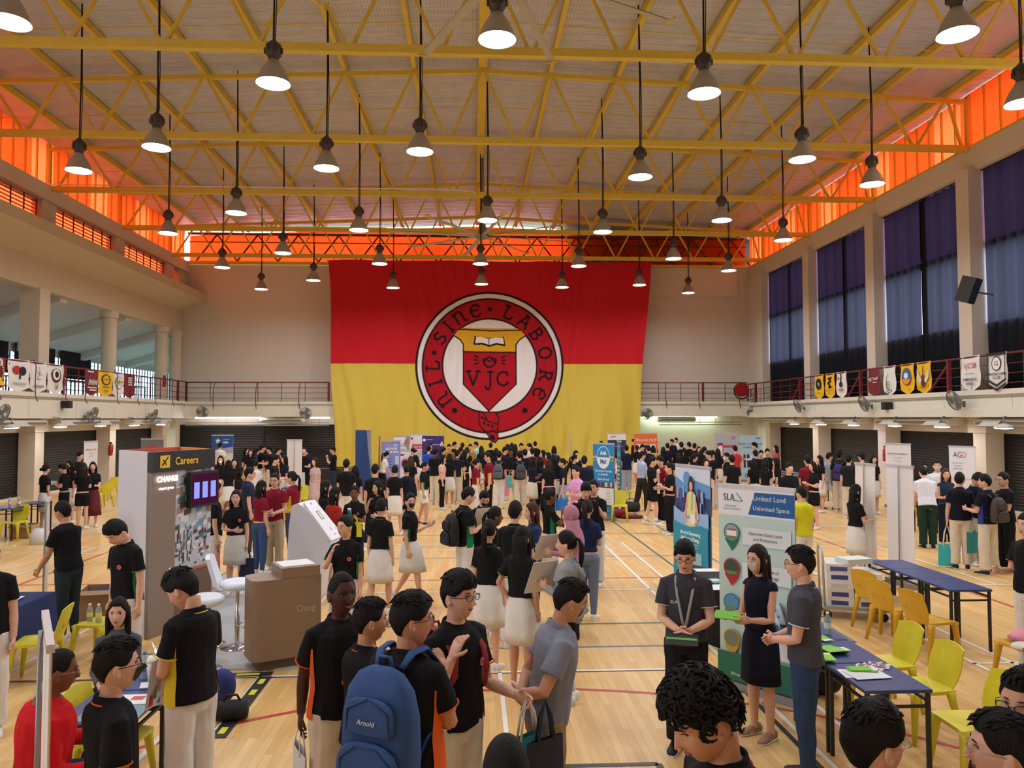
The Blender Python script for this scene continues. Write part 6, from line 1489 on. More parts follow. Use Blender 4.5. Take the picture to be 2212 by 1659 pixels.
# ---- navy clothed table at left
pa = V((-4.93, 8.92, 0)); t = T('clothed_table', 'long table under a navy cloth at the left edge', 'table', (-5.93, 8.92, 0), 0); t.scale = (1, 1.5, 1)
NC = mat('navy_cloth', (28, 46, 96), .85, bump=.3, bscale=5); mb = MB(); mb.bb((-1.0, -.4, .725), (1.0, .4, .745), NC)
mb.grid(lambda u, v: V((-1.0+2*u, -.4-.02*math.sin(u*30)*(1-v)-.03*(1-v), .3+.05*math.sin(u*5)*(1-v)+(.435-.05*math.sin(u*5)*(1-v))*v)), 40, 4, NC); mb.grid(lambda u, v: V((1.0+.02*math.sin(u*14)*(1-v)+.03*(1-v), -.4+.8*u, .3+.44*v)), 16, 4, NC); mb.build('cloth', t)
for sx in (-1, 1):
    for sy in (-1, 1): mb = MB(); mb.bb((sx*.9-.015, sy*.34-.015, 0), (sx*.9+.015, sy*.34+.015, .73), BLK); mb.build('leg', t)
tx0, ty0 = -5.93, 8.92
for i in range(4): paper(tx0+.55+.13*(i % 2), ty0+.05+.13*(i//2), .747+.004*i, .21, .3, 1.4+.1*i, (230, 232, 236), 'white brochure stack on the navy clothed table', 'brochure', 'brochure', ((-.4, -.1, .3, .2, (190, 196, 210)),), group='white brochures on the navy cloth')
paper(tx0+.75, ty0-.35, .747, .21, .3, 1.2, (232, 232, 236), 'single white brochure near front of the navy cloth', art=((-.2, -.3, .3, .0, (160, 170, 200)),))
mb = MB(); mb.lathe([(.15, 0), (.15, .012), (.02, .014)], (0, 0, 0), P((40, 70, 160)), 24, True); o = mb.build('hand_fan'); o.location = (tx0-.05, ty0-.05, .747); tag(o, 'round blue paper fan on the navy clothed table', 'fan')
mb = MB(); mb.ball((0, 0, .05), (.16, .08, .05), P((40, 66, 150))); o = mb.build('cloth_bag'); o.location = (tx0-.0, ty0-.32, .745); tag(o, 'folded blue fabric bag at edge of navy clothed table', 'bag')
def carton(px, py, w, d, h, rz, label, open_=True, z=0):
    p = gz(px, py, z); t = T('cardboard_box', label, 'box', (p.x, p.y, z), rz); cb = mat('cardboard', (178, 146, 108), .9, var=.1); mb = MB()
    for a, b in (((-w/2, -d/2, 0), (w/2, -d/2+.01, h)), ((-w/2, d/2-.01, 0), (w/2, d/2, h)), ((-w/2, -d/2, 0), (-w/2+.01, d/2, h)), ((w/2-.01, -d/2, 0), (w/2, d/2, h)), ((-w/2, -d/2, 0), (w/2, d/2, .01))): mb.bb(a, b, cb)
    mb.build('box_body', t)
    for s_ in (-1, 1): mb = MB(); mb.bar((0, s_*d/2, h), (0, s_*(d/2+.14), h-.03+.1*s_*0), w, .006, cb); mb.build('flap', t)
    mb = MB(); mb.ball((0, 0, h*.75), (w*.42, d*.42, h*.22), NC); mb.build('packed_cloth', t)
carton(225, 1330, .55, .45, .4, .2, 'open cardboard box packed with navy cloth behind yellow chair'); carton(55, 1160, .45, .4, .3, 0, 'brown cardboard box with yellow label under far left desk')
# ---- trolley with parcels
def trolley():
    p = gz(1842, 1306, .15); t = T('platform_trolley', 'grey platform trolley loaded with white parcels', 'trolley', (p.x, p.y, 0), math.radians(-18)); gm = mat('trolley_grey', (168, 174, 176), .4, .5)
    mb = MB(); mb.bb((-.42, -.3, .13), (.42, .3, .17), gm); mb.build('platform', t)
    for sx in (-1, 1):
        for sy in (-1, 1):
            mb = MB(); mb.loft([((sx*.36, sy*.24-.02, .055), (.055, 0, 0), (0, 0, .055)), ((sx*.36, sy*.24+.02, .055), (.055, 0, 0), (0, 0, .055))], mat('rubber', (40, 40, 40), .8), 16); w_ = mb.build('wheel', t); mb = MB(); mb.bb((sx*.36-.025, sy*.24-.03, .1), (sx*.36+.025, sy*.24+.03, .135), gm); mb.build('caster', t)
    mb = MB(); mb.tube([(-.4, -.27, .15), (-.42, -.27, .85), (-.42, -.2, .95), (-.42, .2, .95), (-.42, .27, .85), (-.4, .27, .15)], .016, gm, 8); mb.build('handle', t)
    r = random.Random(2); R3 = M.Rotation(t.rotation_euler.z, 3, 'Z')
    n = 0
    names = 'bottom second third fourth top'.split()
    for lx in range(2):
        for ly in range(2):
            for lv in range(4+(lx == 0)):
                hh = .115; c_ = R3 @ V((-.2+.37*lx+r.uniform(-.015, .015), -.14+.28*ly+r.uniform(-.01, .01), 0)); z = .171+lv*(hh+.002)
                b = T('wrapped_parcel', '%s parcel in the %s %s stack on the grey trolley' % (names[lv], ('front', 'back')[ly], ('left', 'right')[lx]), 'parcel', (p.x+c_.x, p.y+c_.y, z), t.rotation_euler.z+r.uniform(-.05, .05), 'white wrapped parcels on the trolley')
                mb = MB(); mb.bb((-.17, -.13, 0), (.17, .13, hh), P(r.choice([(226, 224, 220), (216, 216, 206), (230, 230, 232)]), .4)); mb.build('wrapping', b)
                mb = MB(); mb.bb((-.12, -.133, .02), (.1, -.13, .08), P(r.choice([(70, 84, 150), (90, 96, 100), (60, 70, 130), (200, 200, 190)]))); mb.build('parcel_label', b)
    b = T('paper_box', 'flat green and white box lying on top of the parcels', 'box', (p.x-.02, p.y-.1, .171+5*.117), .2); mb = MB(); mb.bb((-.2, -.14, 0), (.2, .14, .07), P((206, 218, 208))); mb.build('box_body', b)
trolley()
# cups on the middle amber chair, helmet, pink cloth etc.
p = gz(1932, 1306, .44)
for i, w_ in enumerate(('left', 'right')): mb = MB(); mb.lathe([(.03, 0), (.042, .1)], (0, 0, 0), sheer('cup_clear', (220, 224, 226), (235, 238, 240), .5), 14); o = mb.build('plastic_cup'); o.location = (p.x-.05+.1*i, p.y+.02, .42); tag(o, '%s clear plastic cup on the middle amber chair' % w_, 'cup')
mb = MB(); mb.ball((0, 0, .09), (.12, .14, .09), P((20, 20, 22), .2), 12); o = mb.build('helmet'); p = gz(668, 1060, .44); o.location = (p.x, p.y, .43); tag(o, 'glossy black helmet on a yellow chair', 'helmet')
mb = MB(); mb.loft([((0, 0, .0), (.2, 0, 0), (0, .15, 0)), ((.02, 0, .05), (.17, 0, 0), (0, .13, 0)), ((.05, .02, .09), (.08, 0, 0), (0, .07, 0))], P((226, 140, 160)), 12); o = mb.build('folded_jacket'); o.location = (5.83, 7.95, .47); tag(o, 'folded pink cloth on the chair at right edge', 'cloth')
mb = MB(); mb.loft([((0, 0, 0), (.17, 0, 0), (0, .12, 0)), ((0, 0, .04), (.15, 0, 0), (0, .1, 0))], P((226, 218, 210)), 10); mb.tube([(-.12, -.1, .03), (-.1, -.17, -.1), (-.06, -.19, -.3), (-.02, -.17, -.1), (.02, -.1, .03)], .008, P((110, 60, 40)), 6); o = mb.build('handbag'); o.location = (5.68, 7.75, .43); tag(o, 'cream handbag with brown strap on chair at right edge', 'handbag')
# bags on the floor
def duffel(px, py, s, col, label, rz=0, name='duffel_bag'):
    p = gz(px, py); t = T(name, label, 'bag', (p.x, p.y, 0), rz); m = mat('bag_%d_%d_%d' % col, col, .8, bump=.2, bscale=8); mb = MB()
    R = [((x*s[0]/2, 0, s[2]/2), (0, s[1]/2*r_, 0), (0, 0, s[2]/2*r_)) for x, r_ in ((-1, .55), (-.93, .9), (-.4, 1), (.4, 1), (.93, .9), (1, .55))]
    mb.loft(R, m, 14); mb.build('bag_body', t); mb = MB(); mb.tube([(-s[0]*.25, 0, s[2]*.95), (-s[0]*.15, 0, s[2]*1.25), (s[0]*.15, 0, s[2]*1.25), (s[0]*.25, 0, s[2]*.95)], .012, m, 6); mb.build('handle', t)
duffel(500, 1555, (.3, .2, .18), (26, 26, 30), 'black bag on floor behind boy in white trousers', .2)
duffel(1780, 1500, (.3, .28, .62), (24, 24, 28), 'tall black bag standing under the near right desks', 0)
duffel(345, 1345, (.5, .28, .3), (24, 24, 26), 'black bag at the foot of the careers booth', .4)
duffel(1336, 1118, (.5, .3, .25), (140, 30, 44), 'dark red bag on floor behind Ask Me banner'); duffel(1318, 1105, (.5, .3, .3), (30, 90, 190), 'bright blue bag on floor by yellow chair'); duffel(1362, 1105, (.55, .35, .3), (30, 30, 34), 'black case on floor near brown shoes'); duffel(1365, 1120, (.6, .2, .1), (110, 26, 40), 'flat maroon cloth case on floor')
duffel(1742, 1060, (.35, .28, .6), (26, 26, 30), 'black suitcase by far right desk'); duffel(2010, 1120, (.5, .4, .3), (40, 40, 46), 'black crate under desk near woman in teal')
mb = MB(); mb.ball((0, 0, .17), (.14, .1, .17), P((20, 40, 110)), 12); o = mb.build('round_pouch'); p = gz(478, 1520); o.location = (p.x, p.y, 0); tag(o, 'round blue pouch on the floor behind white trousers', 'pouch')
p = gz(82, 1175); mb = MB(); mb.loft([((0, 0, 0), (.18, 0, 0), (0, .14, 0)), ((0, 0, .2), (.2, 0, 0), (0, .12, 0)), ((.02, 0, .34), (.1, 0, 0), (0, .05, 0))], P((214, 214, 218)), 12); o = mb.build('plastic_bag'); o.location = (p.x, p.y, 0); tag(o, 'white plastic bag on floor beside far left desk', 'bag')
mb = MB(); mb.bb((-.14, -.004, -.3), (.14, .004, 0), P((232, 232, 236))); mb.y0 = .005; mb.tx('MSF', 0, -.18, .1, P((110, 110, 180))); p = gz(75, 1085, .74); o = mb.build('paper_sign'); o.location = (p.x-.1, p.y-.325, .735); tag(o, 'white paper sign hanging on the far left desk', 'sign')
# shirts heap and laptop on far table at centre left
p = gz(690, 1003, .9); t = T('clothes_table', 'dark table piled with folded white shirts near flag edge', 'table', (p.x, p.y, 0)); mb = MB(); mb.bb((-.9, -.4, 0), (.9, .4, .74), P((30, 30, 34))); mb.build('table_body', t)
for i in range(6): mb = MB(); mb.loft([((0, 0, 0), (.26, 0, 0), (0, .2, 0)), ((0, 0, .035), (.27, 0, 0), (0, .2, 0))], P((214, 210, 200)), 10); o = mb.build('folded_shirt'); o.location = (p.x-.35, p.y, .741+.04*i); tag(o, 'folded white shirt in the pile on dark table', 'shirt', 'folded shirts on the dark table')
# ---- wall fans, speakers, extinguishers, hose reel, air units
def wall_fan(x, y, z, rz, label, tilt=.35, arm=0):
    t = T('wall_fan', label, 'fan', (x, y, z), rz, 'grey wall fans on the balcony fronts'); g = mat('fan_grey', (120, 122, 118), .5, .3); RX = M.Rotation(-tilt, 3, 'X'); f = lambda v: RX @ V(v)
    mb = MB(); 
    for k in range(9): r_ = .06+.03*k; d_ = .045*math.cos(k/8*PI/2); mb.tube([f((r_*math.cos(a), .32+d_, r_*math.sin(a))) for a in [2*PI*i/24 for i in range(25)]], .0045, g, 4)
    for i in range(30): a = 2*PI*i/30; mb.tube([f((.3*math.cos(a), .26, .3*math.sin(a))), f((.3*math.cos(a), .32, .3*math.sin(a))), f((.05*math.cos(a), .365, .05*math.sin(a)))], .0035, g, 4)
    mb.tube([f((.3*math.cos(a), .3, .3*math.sin(a))) for a in [2*PI*i/24 for i in range(25)]], .012, g, 5); mb.build('guard', t)
    for i in range(3):
        mb = MB(); a0 = i*2*PI/3; mb.grid(lambda u, v: f(((.05+.22*u)*math.cos(a0+(v-.5)*1.1), .28+.05*(v-.5), (.05+.22*u)*math.sin(a0+(v-.5)*1.1))), 5, 5, mat('fan_blade_g', (150, 152, 150), .4)); mb.build('blade', t)
    mb = MB(); mb.loft([(f((0, .26, 0)), f((.08, 0, 0)), f((0, 0, .08))), (f((0, .1, 0)), f((.09, 0, 0)), f((0, 0, .09))), (f((0, .06, 0)), f((.05, 0, 0)), f((0, 0, .05)))], P((170, 174, 172)), 14); mb.build('motor', t)
    mb = MB(); mb.tube([f((0, .1, -.06)), (0, .06, -.2), (0, -.02, -.22)], .02, g, 8); mb.bb((-.05, -.04, -.3), (.05, -.0, -.12), g); mb.build('bracket', t)
for px, py, n_ in ((14, 878, 'nearest'), (211, 882, 'middle'), (344, 885, 'farthest')):
    p = gx(px-20, py+8, -14.3); wall_fan(-14.44+.03, p.y, p.z, -PI/2, '%s grey wall fan on the left balcony front' % n_)
for px, py, n_ in ((2068, 848, 'nearest'), (1872, 857, 'middle'), (1728, 862, 'farthest')):
    p = gx(px, py, 14.1); wall_fan(14.30-.03, p.y, 3.38, PI/2, '%s grey wall fan on the right balcony front' % n_)
for px, py, n_ in ((437, 886, 'left corner'), (660, 888, 'just left of flag'), (1398, 890, 'just right of flag'), (1626, 886, 'right corner by hose reel')):
    p = gy(px, py, 39.3); wall_fan(p.x, 39.6, p.z, PI, 'grey wall fan on the back balcony front, %s' % n_)
for px, py, s_, n_ in ((137, 874, -1, 'left'), (1923, 877, 1, 'right')):
    p = gx(px, py, s_*14.4); mb = MB(); mb.bb((-.14, -.12, -.13), (.14, .12, .13), BLK); o = mb.build('loudspeaker'); o.location = (s_*14.28, p.y, p.z); tag(o, 'small square black loudspeaker on the %s balcony front' % n_, 'loudspeaker')
p = gx(2091, 626, 13.9); t = T('loudspeaker', 'large black loudspeaker hung on the right window pillar', 'loudspeaker', p, 0); mb = MB(); RR3 = M.Rotation(math.radians(35), 3, 'Z') @ M.Rotation(.35, 3, 'X')
mb.prism([RR3 @ V(q) for q in ((-.22, -.2, -.36), (.22, -.2, -.36), (.16, .2, -.36), (-.16, .2, -.36))], RR3 @ V((0, 0, .72)), BLK); mb.build('cabinet', t); mb = MB(); mb.tube([(0, .1, 0), (.5, .2, -.05), (.9, .25, -.1)], .03, GREYM, 8); mb.build('bracket', t)
def exting(x, y, z, label):
    t = T('fire_extinguisher', label, 'extinguisher', (x, y, z)); mb = MB(); mb.lathe([(.07, 0), (.08, .03), (.08, .4), (.05, .47), (.02, .5)], (0, 0, 0), P((170, 24, 30), .4), 14, True); mb.build('cylinder_body', t); mb = MB(); mb.bb((-.03, -.05, .5), (.03, .05, .56), BLK); mb.tube([(.03, 0, .52), (.1, 0, .4), (.09, 0, .15)], .01, BLK, 6); mb.build('valve', t)
exting(15.0-.08, 27.35, 1.2, 'red fire extinguisher on a right hand pillar'); exting(-15.05+.1, 27.4+5.5, 1.25, 'red fire extinguisher on a left hand pillar'); exting(-15.0+.1, 38.2, 4.3, 'red fire extinguisher in the left gallery corner')
p = gy(1604, 842, 39.6); t = T('fire_hose_reel', 'round red fire hose reel on the back balcony railing', 'hose reel', (p.x-.1, 39.5, p.z), 0); mb = MB()
mb.loft([((0, -.12, 0), (.36, 0, 0), (0, 0, .36)), ((0, .12, 0), (.36, 0, 0), (0, 0, .36))], P((150, 18, 32), .4), 26); mb.build('drum', t); mb = MB(); mb.tube([(.38*math.cos(a), 0, -.06+.42*math.sin(a)) for a in [PI*.8+PI*1.4*i/20 for i in range(21)]], .035, BLK, 8); mb.build('hose', t); mb = MB(); mb.tube([(.36, 0, -.35), (.5, 0, -.35), (.5, 0, 0), (.62, 0, .05)], .03, RED, 8); mb.build('pipe', t)
AC = mat('aircon_white', (214, 210, 196), .5); VOID = P((60, 56, 50))
def aircon(x, y, z, rz, label, L=1.7, group='long ceiling air conditioners'):
    t = T('air_conditioner', label, 'air conditioner', (x, y, z), rz, group); mb = MB(); mb.loft([((-L/2, 0, 0), (0, .3, 0), (0, 0, .11)), ((-L/2+.03, 0, 0), (0, .34, 0), (0, 0, .13)), ((L/2-.03, 0, 0), (0, .34, 0), (0, 0, .13)), ((L/2, 0, 0), (0, .3, 0), (0, 0, .11))], AC, 16); mb.build('housing', t)
    mb = MB(); mb.bb((-L/2+.12, -.345, -.07), (L/2-.1, -.30, .0), VOID); 
    for i in range(3): mb.bb((-L/2+.12, -.352, -.06+.02*i), (L/2-.1, -.345, -.055+.02*i), AC)
    mb.build('grille', t)
rl = 'first second third fourth fifth sixth seventh'.split()
for i in range(5):
    aircon(-14.8, 14.05+i*5.5, 2.66, PI/2, 'long air conditioner under left balcony, %s from the camera' % rl[i], 4.3); aircon(14.8, 14.05+i*5.5, 2.66, -PI/2, 'long air conditioner under right balcony, %s from the camera' % rl[i], 4.3)
p = gy(1470, 906, 39.3); aircon(p.x, 40.2, 2.7, 0, 'wide air conditioner under back balcony right of flag', 2.0); p = gy(600, 908, 39.3); aircon(p.x, 40.2, 2.7, 0, 'air conditioner under back balcony left of flag', 2.2)
TUBE = emis('tube_light', (250, 250, 255), 26); TUBEB = emis('tube_light_blue', (190, 205, 255), 26)
def flood(px, py, s_, label, m):
    X = s_*14.2; p = gx(px, py, X); t = T('flood_lamp', label, 'lamp', (X, p.y, 2.5), 0, 'flat lamps under the side balconies')
    mb = MB(); mb.loft([((0, 0, .0), (.2, 0, 0), (0, .34, 0)), ((0, 0, .07), (.16, 0, 0), (0, .28, 0)), ((0, 0, .12), (.05, 0, 0), (0, .08, 0))], AC, 18); mb.tube([(0, 0, .1), (0, 0, .3), (s_*.3, 0, .34)], .015, GREYM, 6); mb.build('reflector', t)
    mb = MB(); mb.ball((0, 0, -.005), (.17, .3, .022), m, 8); mb.build('bulb', t)
    mb = MB(); mb.grid(lambda u, v: V((s_*(-.05+.3*v)*1, .42+.75*u, .02+.18*v*v)), 8, 6, AC); mb.grid(lambda u, v: V((s_*(-.05+.3*v), .42+.75*(1-u), .035+.18*v*v)), 8, 6, AC); mb.build('deflector', t)
for i, (px, py) in enumerate(((25, 926), (130, 923), (217, 921), (290, 919), (347, 918))): flood(px, py, -1, 'flat lamp under left balcony, %s from the left edge' % rl[i], TUBE)
for i, (px, py) in enumerate(((2168, 926), (2035, 923), (1933, 921), (1844, 919), (1774, 918), (1716, 917))): flood(px, py, 1, 'flat lamp under right balcony, %s from the right edge' % rl[i], TUBEB if i == 3 else TUBE)
for a, b, n_ in ((418, 560, 'left long'), (668, 710, 'short'), ):
    p, q = gy(a, 905, 39.5), gy(b, 905, 39.5); t = T('tube_lamp', '%s lit fluorescent tube under the back balcony' % n_, 'lamp', ((p.x+q.x)/2, 39.75, 2.8)); mb = MB(); L = (q.x-p.x)/2; mb.tube([(-L, 0, 0), (L, 0, 0)], .035, TUBE, 8); mb.build('bulb', t); mb = MB(); mb.bb((-L, -.05, .035), (L, .05, .06), WHT); mb.build('batten', t)
t = T('tube_lamp', 'hidden greenish fluorescent tube above the right back wall', 'lamp', (11.0, 40.6, 2.8)); mb = MB(); mb.tube([(-2, 0, 0), (2, 0, 0)], .03, emis('tube_green', (215, 255, 225), 20), 8); mb.build('bulb', t); mb = MB(); mb.bb((-2, -.05, .03), (2, .05, .06), WHT); mb.build('batten', t)
for x0, x1, n_ in ((-14.3, -7.2, 'left'), (9.6, 13.9, 'right')):
    mb = MB(); mb.tube([(x0, 39.4, 2.42), (x1, 39.4, 2.42)], .03, GREYM, 6); mb.tube([(x0, 39.45, 2.55), (x1, 39.45, 2.55)], .02, GREYM, 6)
    for i in range(5): xx = x0+.5+(x1-x0-1)*i/4; mb.tube([(xx, 39.45, 2.42), (xx, 39.5, 2.75), (xx, 39.72, 2.88)], .012, GREYM, 5)
    o = mb.build('pipe_run'); tag(o, 'grey pipes under the back balcony on the %s side of flag' % n_, 'pipe')
# gallery benches
for i in range(5):
    y = 30+i*2.3; t = T('gallery_table', 'dark table in the left gallery, %s from the camera' % rl[i], 'table', (-16.8, y, 3.64), 0, 'dark tables in the left gallery'); mb = MB(); mb.bb((-.3, -.9, .7), (.3, .9, .74), P((70, 40, 34))); mb.build('table_top', t)
    for sx in (-1, 1):
        for sy in (-1, 1): mb = MB(); mb.bb((sx*.26-.02, sy*.8-.02, 0), (sx*.26+.02, sy*.8+.02, .7), BLK); mb.build('leg', t)
# ================================================================ WHO STANDS WHERE
# heading: 0 back to the camera, 90 facing left, 180 facing the camera, 270 facing right
bpy.context.view_layer.update()
PL = []
for o_ in COL.objects:
    if o_.parent is None and o_.get('category') in ('banner', 'chair', 'desk', 'table', 'panel') and o_.location.z < .5:
        W0 = {'chair': [(0, .38)], 'desk': [(0, .42)], 'table': [(-.5, .45), (0, .45), (.5, .45)], 'banner': [(-.35, .34), (0, .34), (.35, .34)], 'panel': [(0, .4)]}[o_['category']]
        for dx, r_ in W0: PL.append((o_.location.x+dx*math.cos(o_.rotation_euler.z), o_.location.y+dx*math.sin(o_.rotation_euler.z), r_))
def G(px, py, h, face, label, sit=None, **k):
    hh = (h/1.7)*(1.29 if k.get('legs') == 'sit' else 1.735)
    p = at(px, py, hh)
    if p.y > 38.6 or p.y < 0: p = gy(px, py, 38.6); p.z = 0
    if 'xy' in k: xy = k.pop('xy'); p = V((xy[0], xy[1], 0))
    if k.get('legs') != 'sit' and p.y > 7:
        d = V((p.x, p.y, 0)).normalized()*.07
        if p.y > 36.5: d = -d
        for _ in range(22):
            if all((p.x-a)**2+(p.y-b)**2 > r*r for a, b, r in PL): break
            p = p+d
    PL.append((p.x, p.y, .44))
    k.setdefault('lod', 2 if p.y < 7.6 else (1 if p.y < 17 else 0))
    return person(p, h, face, label, **k)
OG, GN, YL, RD_, BU = (226, 98, 40), (30, 130, 84), (220, 200, 50), (150, 40, 44), (50, 60, 150)
WT, CRM, GRY2, JN_, MAR = (228, 226, 220), (222, 212, 192), (120, 122, 128), (56, 74, 108), (128, 24, 44)
FM = 'f'
# -- nearest people
a1 = G(735, 1238, 1.76, 205, 'smiling boy with close cropped hair and white tote strap, behind the blue backpack', skin='dark', hair='buzz', pipe=OG, smile=True, hyaw=12, arms=('swingb', 'down'))
a2 = G(792, 1298, 1.66, 300, 'boy in black polo with orange trim, seen from behind left of blue backpack', pipe=OG, skin='tan', hair='short', hyaw=-10, wide=1.08)
a3 = G(880, 1287, 1.80, 332, 'boy with glasses wearing the large blue backpack', pipe=OG, skin='tan', hair='side', hyaw=-48, glasses='black', arms=('strap', 'down'), wide=1.12)
a4 = G(985, 1240, 1.80, 222, 'boy in black glasses and red straps holding teal tote bags', pipe=OG, skin='fair', hair='bushy', hyaw=10, glasses='black', arms=('strap', ((.12, .2, -1), (.05, 1, -.1))), badge=True)
a5 = G(1178, 1250, 1.74, 278, 'man in grey polo and blue face mask with hands behind back', tc=(132, 138, 152), bc=(150, 130, 100), skin='tan', hair='short', glasses='silver', mask='blue', lean=10, hp=8, arms=('back', 'back'), top='polo', wide=1.05)
a6 = G(1558, 1446, 1.88, 98, 'young man with curly black hair looking down at bottom right centre', skin='tan', hair='curly', hp=26, pipe=(170, 40, 50), hyaw=8)
a7 = G(1095, 1608, 1.62, 5, 'top of a head with black hair bun at the bottom edge', sex=FM, hair='bun', skin='tan')
a8 = G(1872, 1528, 1.74, 284, 'man with silver glasses in profile at bottom right', hair='side', glasses='silver', skin='fair')
a9 = G(2180, 1548, 1.70, 62, 'man with short black hair and glasses in bottom right corner', hair='short', glasses='silver', skin='fair')
a10 = G(2222, 1450, 1.74, 118, 'man with round glasses cut by the right edge', hair='short', glasses='black', skin='tan')
a11 = G(1480, 1166, 1.72, 160, 'man in dark grey polo and grey lanyard holding a tablet', tc=(60, 60, 68), bc=(26, 26, 30), hair='side', glasses='black', arms=('clasp', 'clasp'), sc=(24, 24, 26), hp=14, pipe=(190, 190, 196), badge=False, wide=.95)
a12 = G(1640, 1180, 1.62, 118, 'woman in navy sleeveless dress and white mask beside the mint banner', sex=FM, top='sleeveless', tc=(24, 28, 46), bot='skirt', bc=(24, 28, 46), hair='long', mask='white', arms=('fwd', 'fwd'), sc=(170, 130, 104), hc=(38, 26, 26))
a13 = G(1735, 1184, 1.74, 62, 'man in dark grey polo and blue jeans with clasped hands', tc=(72, 74, 84), bot='jeans', bc=(48, 70, 104), hair='short', glasses='black', arms=('clasp', 'clasp'), pipe=(210, 210, 214), sc=(50, 44, 44), tuck=False)
a15 = G(0, 0, 1.74, 298, 'man in bright red shirt and glasses seated at lower left desk', legs='sit', top='long', tc=(206, 24, 34), bot='jeans', bc=(44, 60, 100), skin='brown', hair='buzz', glasses='silver', arms=('lap', 'open'), wide=1.22, xy=(-2.66, 4.99), lean=6)
a16 = G(243, 1386, 1.66, 305, 'boy in black mask and orange trimmed polo beside lower left desk', pipe=OG, hair='short', mask='black', glasses='black', skin='fair', hyaw=-5)
a17 = G(258, 1300, 1.6, 190, 'woman with long black hair in grey blazer seated behind the cup', legs='sit', sex=FM, top='long', tc=(84, 86, 92), bot='trousers', bc=(40, 40, 46), hair='long', arms=('lap', 'lap'), lod=2)
a18 = G(278, 1113, 1.74, 150, 'boy in black polo with green trim looking down before the booth', pipe=GN, hair='bushy', hp=34, lean=4, badge=True, bc=WT)
a19 = G(418, 1226, 1.74, 62, 'boy in black polo with yellow trim holding colourful papers', pipe=YL, hair='bushy', hp=30, hyaw=14, arms=('clasp', 'clasp'), bc=WT, tuck=False)
a20 = G(152, 1084, 1.70, 72, 'man in black t-shirt leaning on the navy clothed table', top='tee', hair='short', skin='tan', bot='jeans', bc=(40, 54, 60), lean=8, arms=('reach', 'reach'))
a21 = G(-22, 1170, 1.66, 200, 'person in black shirt cut by the left edge', hair='short', bc=WT)
# -- middle of the hall, left to right
G(98, 1004, 1.6, 330, 'girl in black top and white skirt left of the far banner', sex=FM, bot='skirt', bc=WT, hair='bun', sc=WT)
G(140, 1001, 1.6, 95, 'girl in black sports shirt and shorts holding a white box', sex=FM, bot='shorts', bc=BLKC, hair='pony', arms=('hold', 'hold'), hp=20)
G(153, 996, 1.62, 150, 'girl with long dark hair behind the girl with the white box', sex=FM, bot='skirt', bc=WT, hair='long')
G(180, 1001, 1.62, 8, 'girl in black t-shirt and very short shorts with pink socks', sex=FM, bot='shorts', bc=BLKC, hair='wavy', socks=(230, 140, 170), arms=('hold', 'hold'), hc=(44, 28, 24))
G(201, 1001, 1.62, 200, 'woman in a striped maroon and white long skirt', sex=FM, bot='longskirt', bc=(104, 44, 58), hair='bob', arms=('face', 'fwd'))
G(171, 977, 1.72, 260, 'man in black shirt beside the white banner with pink text', hair='short', arms=('down', 'hold'))
gs_ = G(511, 1060, 1.6, 186, 'smiling girl with one hand on belly and navy paper bag', sex=FM, bot='skirt', bc=(212, 210, 200), hair='bob', hc=(40, 28, 24), arms=('belly', 'down'), badge=True, smile=True, sc=WT)
G(563, 1040, 1.62, 322, 'woman in maroon polo and blue jeans with short bobbed hair', sex=FM, tc=MAR, bot='jeans', bc=(60, 84, 124), hair='bob', pipe=(214, 180, 50), arms=('down', 'fwd'), tuck=True)
G(594, 1029, 1.72, 178, 'man in maroon polo and glasses facing the camera', tc=MAR, bc=(182, 164, 136), hair='short', glasses='black', pipe=(214, 180, 50), arms=('clasp', 'clasp'))
G(633, 1020, 1.70, 78, 'tall woman in maroon polo with a low ponytail and folded arms', sex=FM, tc=MAR, bot='jeans', bc=JN_, hair='pony', pipe=(214, 180, 50), arms=('cross', 'cross'), wide=1.12)
G(537, 1011, 1.74, 292, 'man in navy patterned shirt and glasses looking right', tc=(36, 44, 72), bc=(70, 66, 60), hair='short', glasses='black', skin='fair')
G(517, 1009, 1.6, 285, 'girl with white mask and cream tote on her shoulder', sex=FM, bot='skirt', bc=CRM, hair='bob', mask='white', skin='brown', arms=('fwd', 'fwd'))
G(477, 985, 1.62, 190, 'girl in white mask right of the careers header', sex=FM, bot='skirt', bc=WT, hair='bob', mask='white')
G(494, 995, 1.6, 20, 'girl with straight black hair behind the masked girls', sex=FM, bot='skirt', bc=WT, hair='long')
G(506, 993, 1.62, 200, 'girl looking right between masked girl and patterned shirt', sex=FM, bot='skirt', bc=WT, hair='bob')
G(475, 957, 1.74, 5, 'man in white shirt before the blue star banner', top='tee', tc=WT, bc=(60, 60, 66), hair='short')
G(494, 963, 1.62, 250, 'woman with long black hair right of the blue star banner', sex=FM, hair='long', bot='trousers', bc=BLKC)
G(463, 1050, 1.7, 295, 'person in black polo half hidden by the booth screen', hair='short', bc=WT, arms=('down', 'face'))
G(552, 994, 1.6, 10, 'woman in white blouse with hair in a bun', sex=FM, hair='bun', tc=WT, bot='skirt', bc=WT)
b34 = G(566, 961, 1.76, 300, 'boy with black backpack and orange side panels by dark shutters', hair='short', bc=WT)
G(720, 965, 1.72, 95, 'man in black t-shirt and jeans holding up a white shirt', top='tee', bot='jeans', bc=(50, 60, 90), hair='short', arms=('face', 'face'))
G(681, 990, 1.58, 150, 'woman in pale floral dress beside pile of white shirts', sex=FM, top='polo', tc=(206, 180, 180), bot='longskirt', bc=(206, 180, 180), hair='bob', hc=(50, 32, 28))
G(657, 967, 1.74, 180, 'man in black polo facing camera right of white banner back', hair='buzz', arms=('fwd', 'fwd'), bc=BLKC)
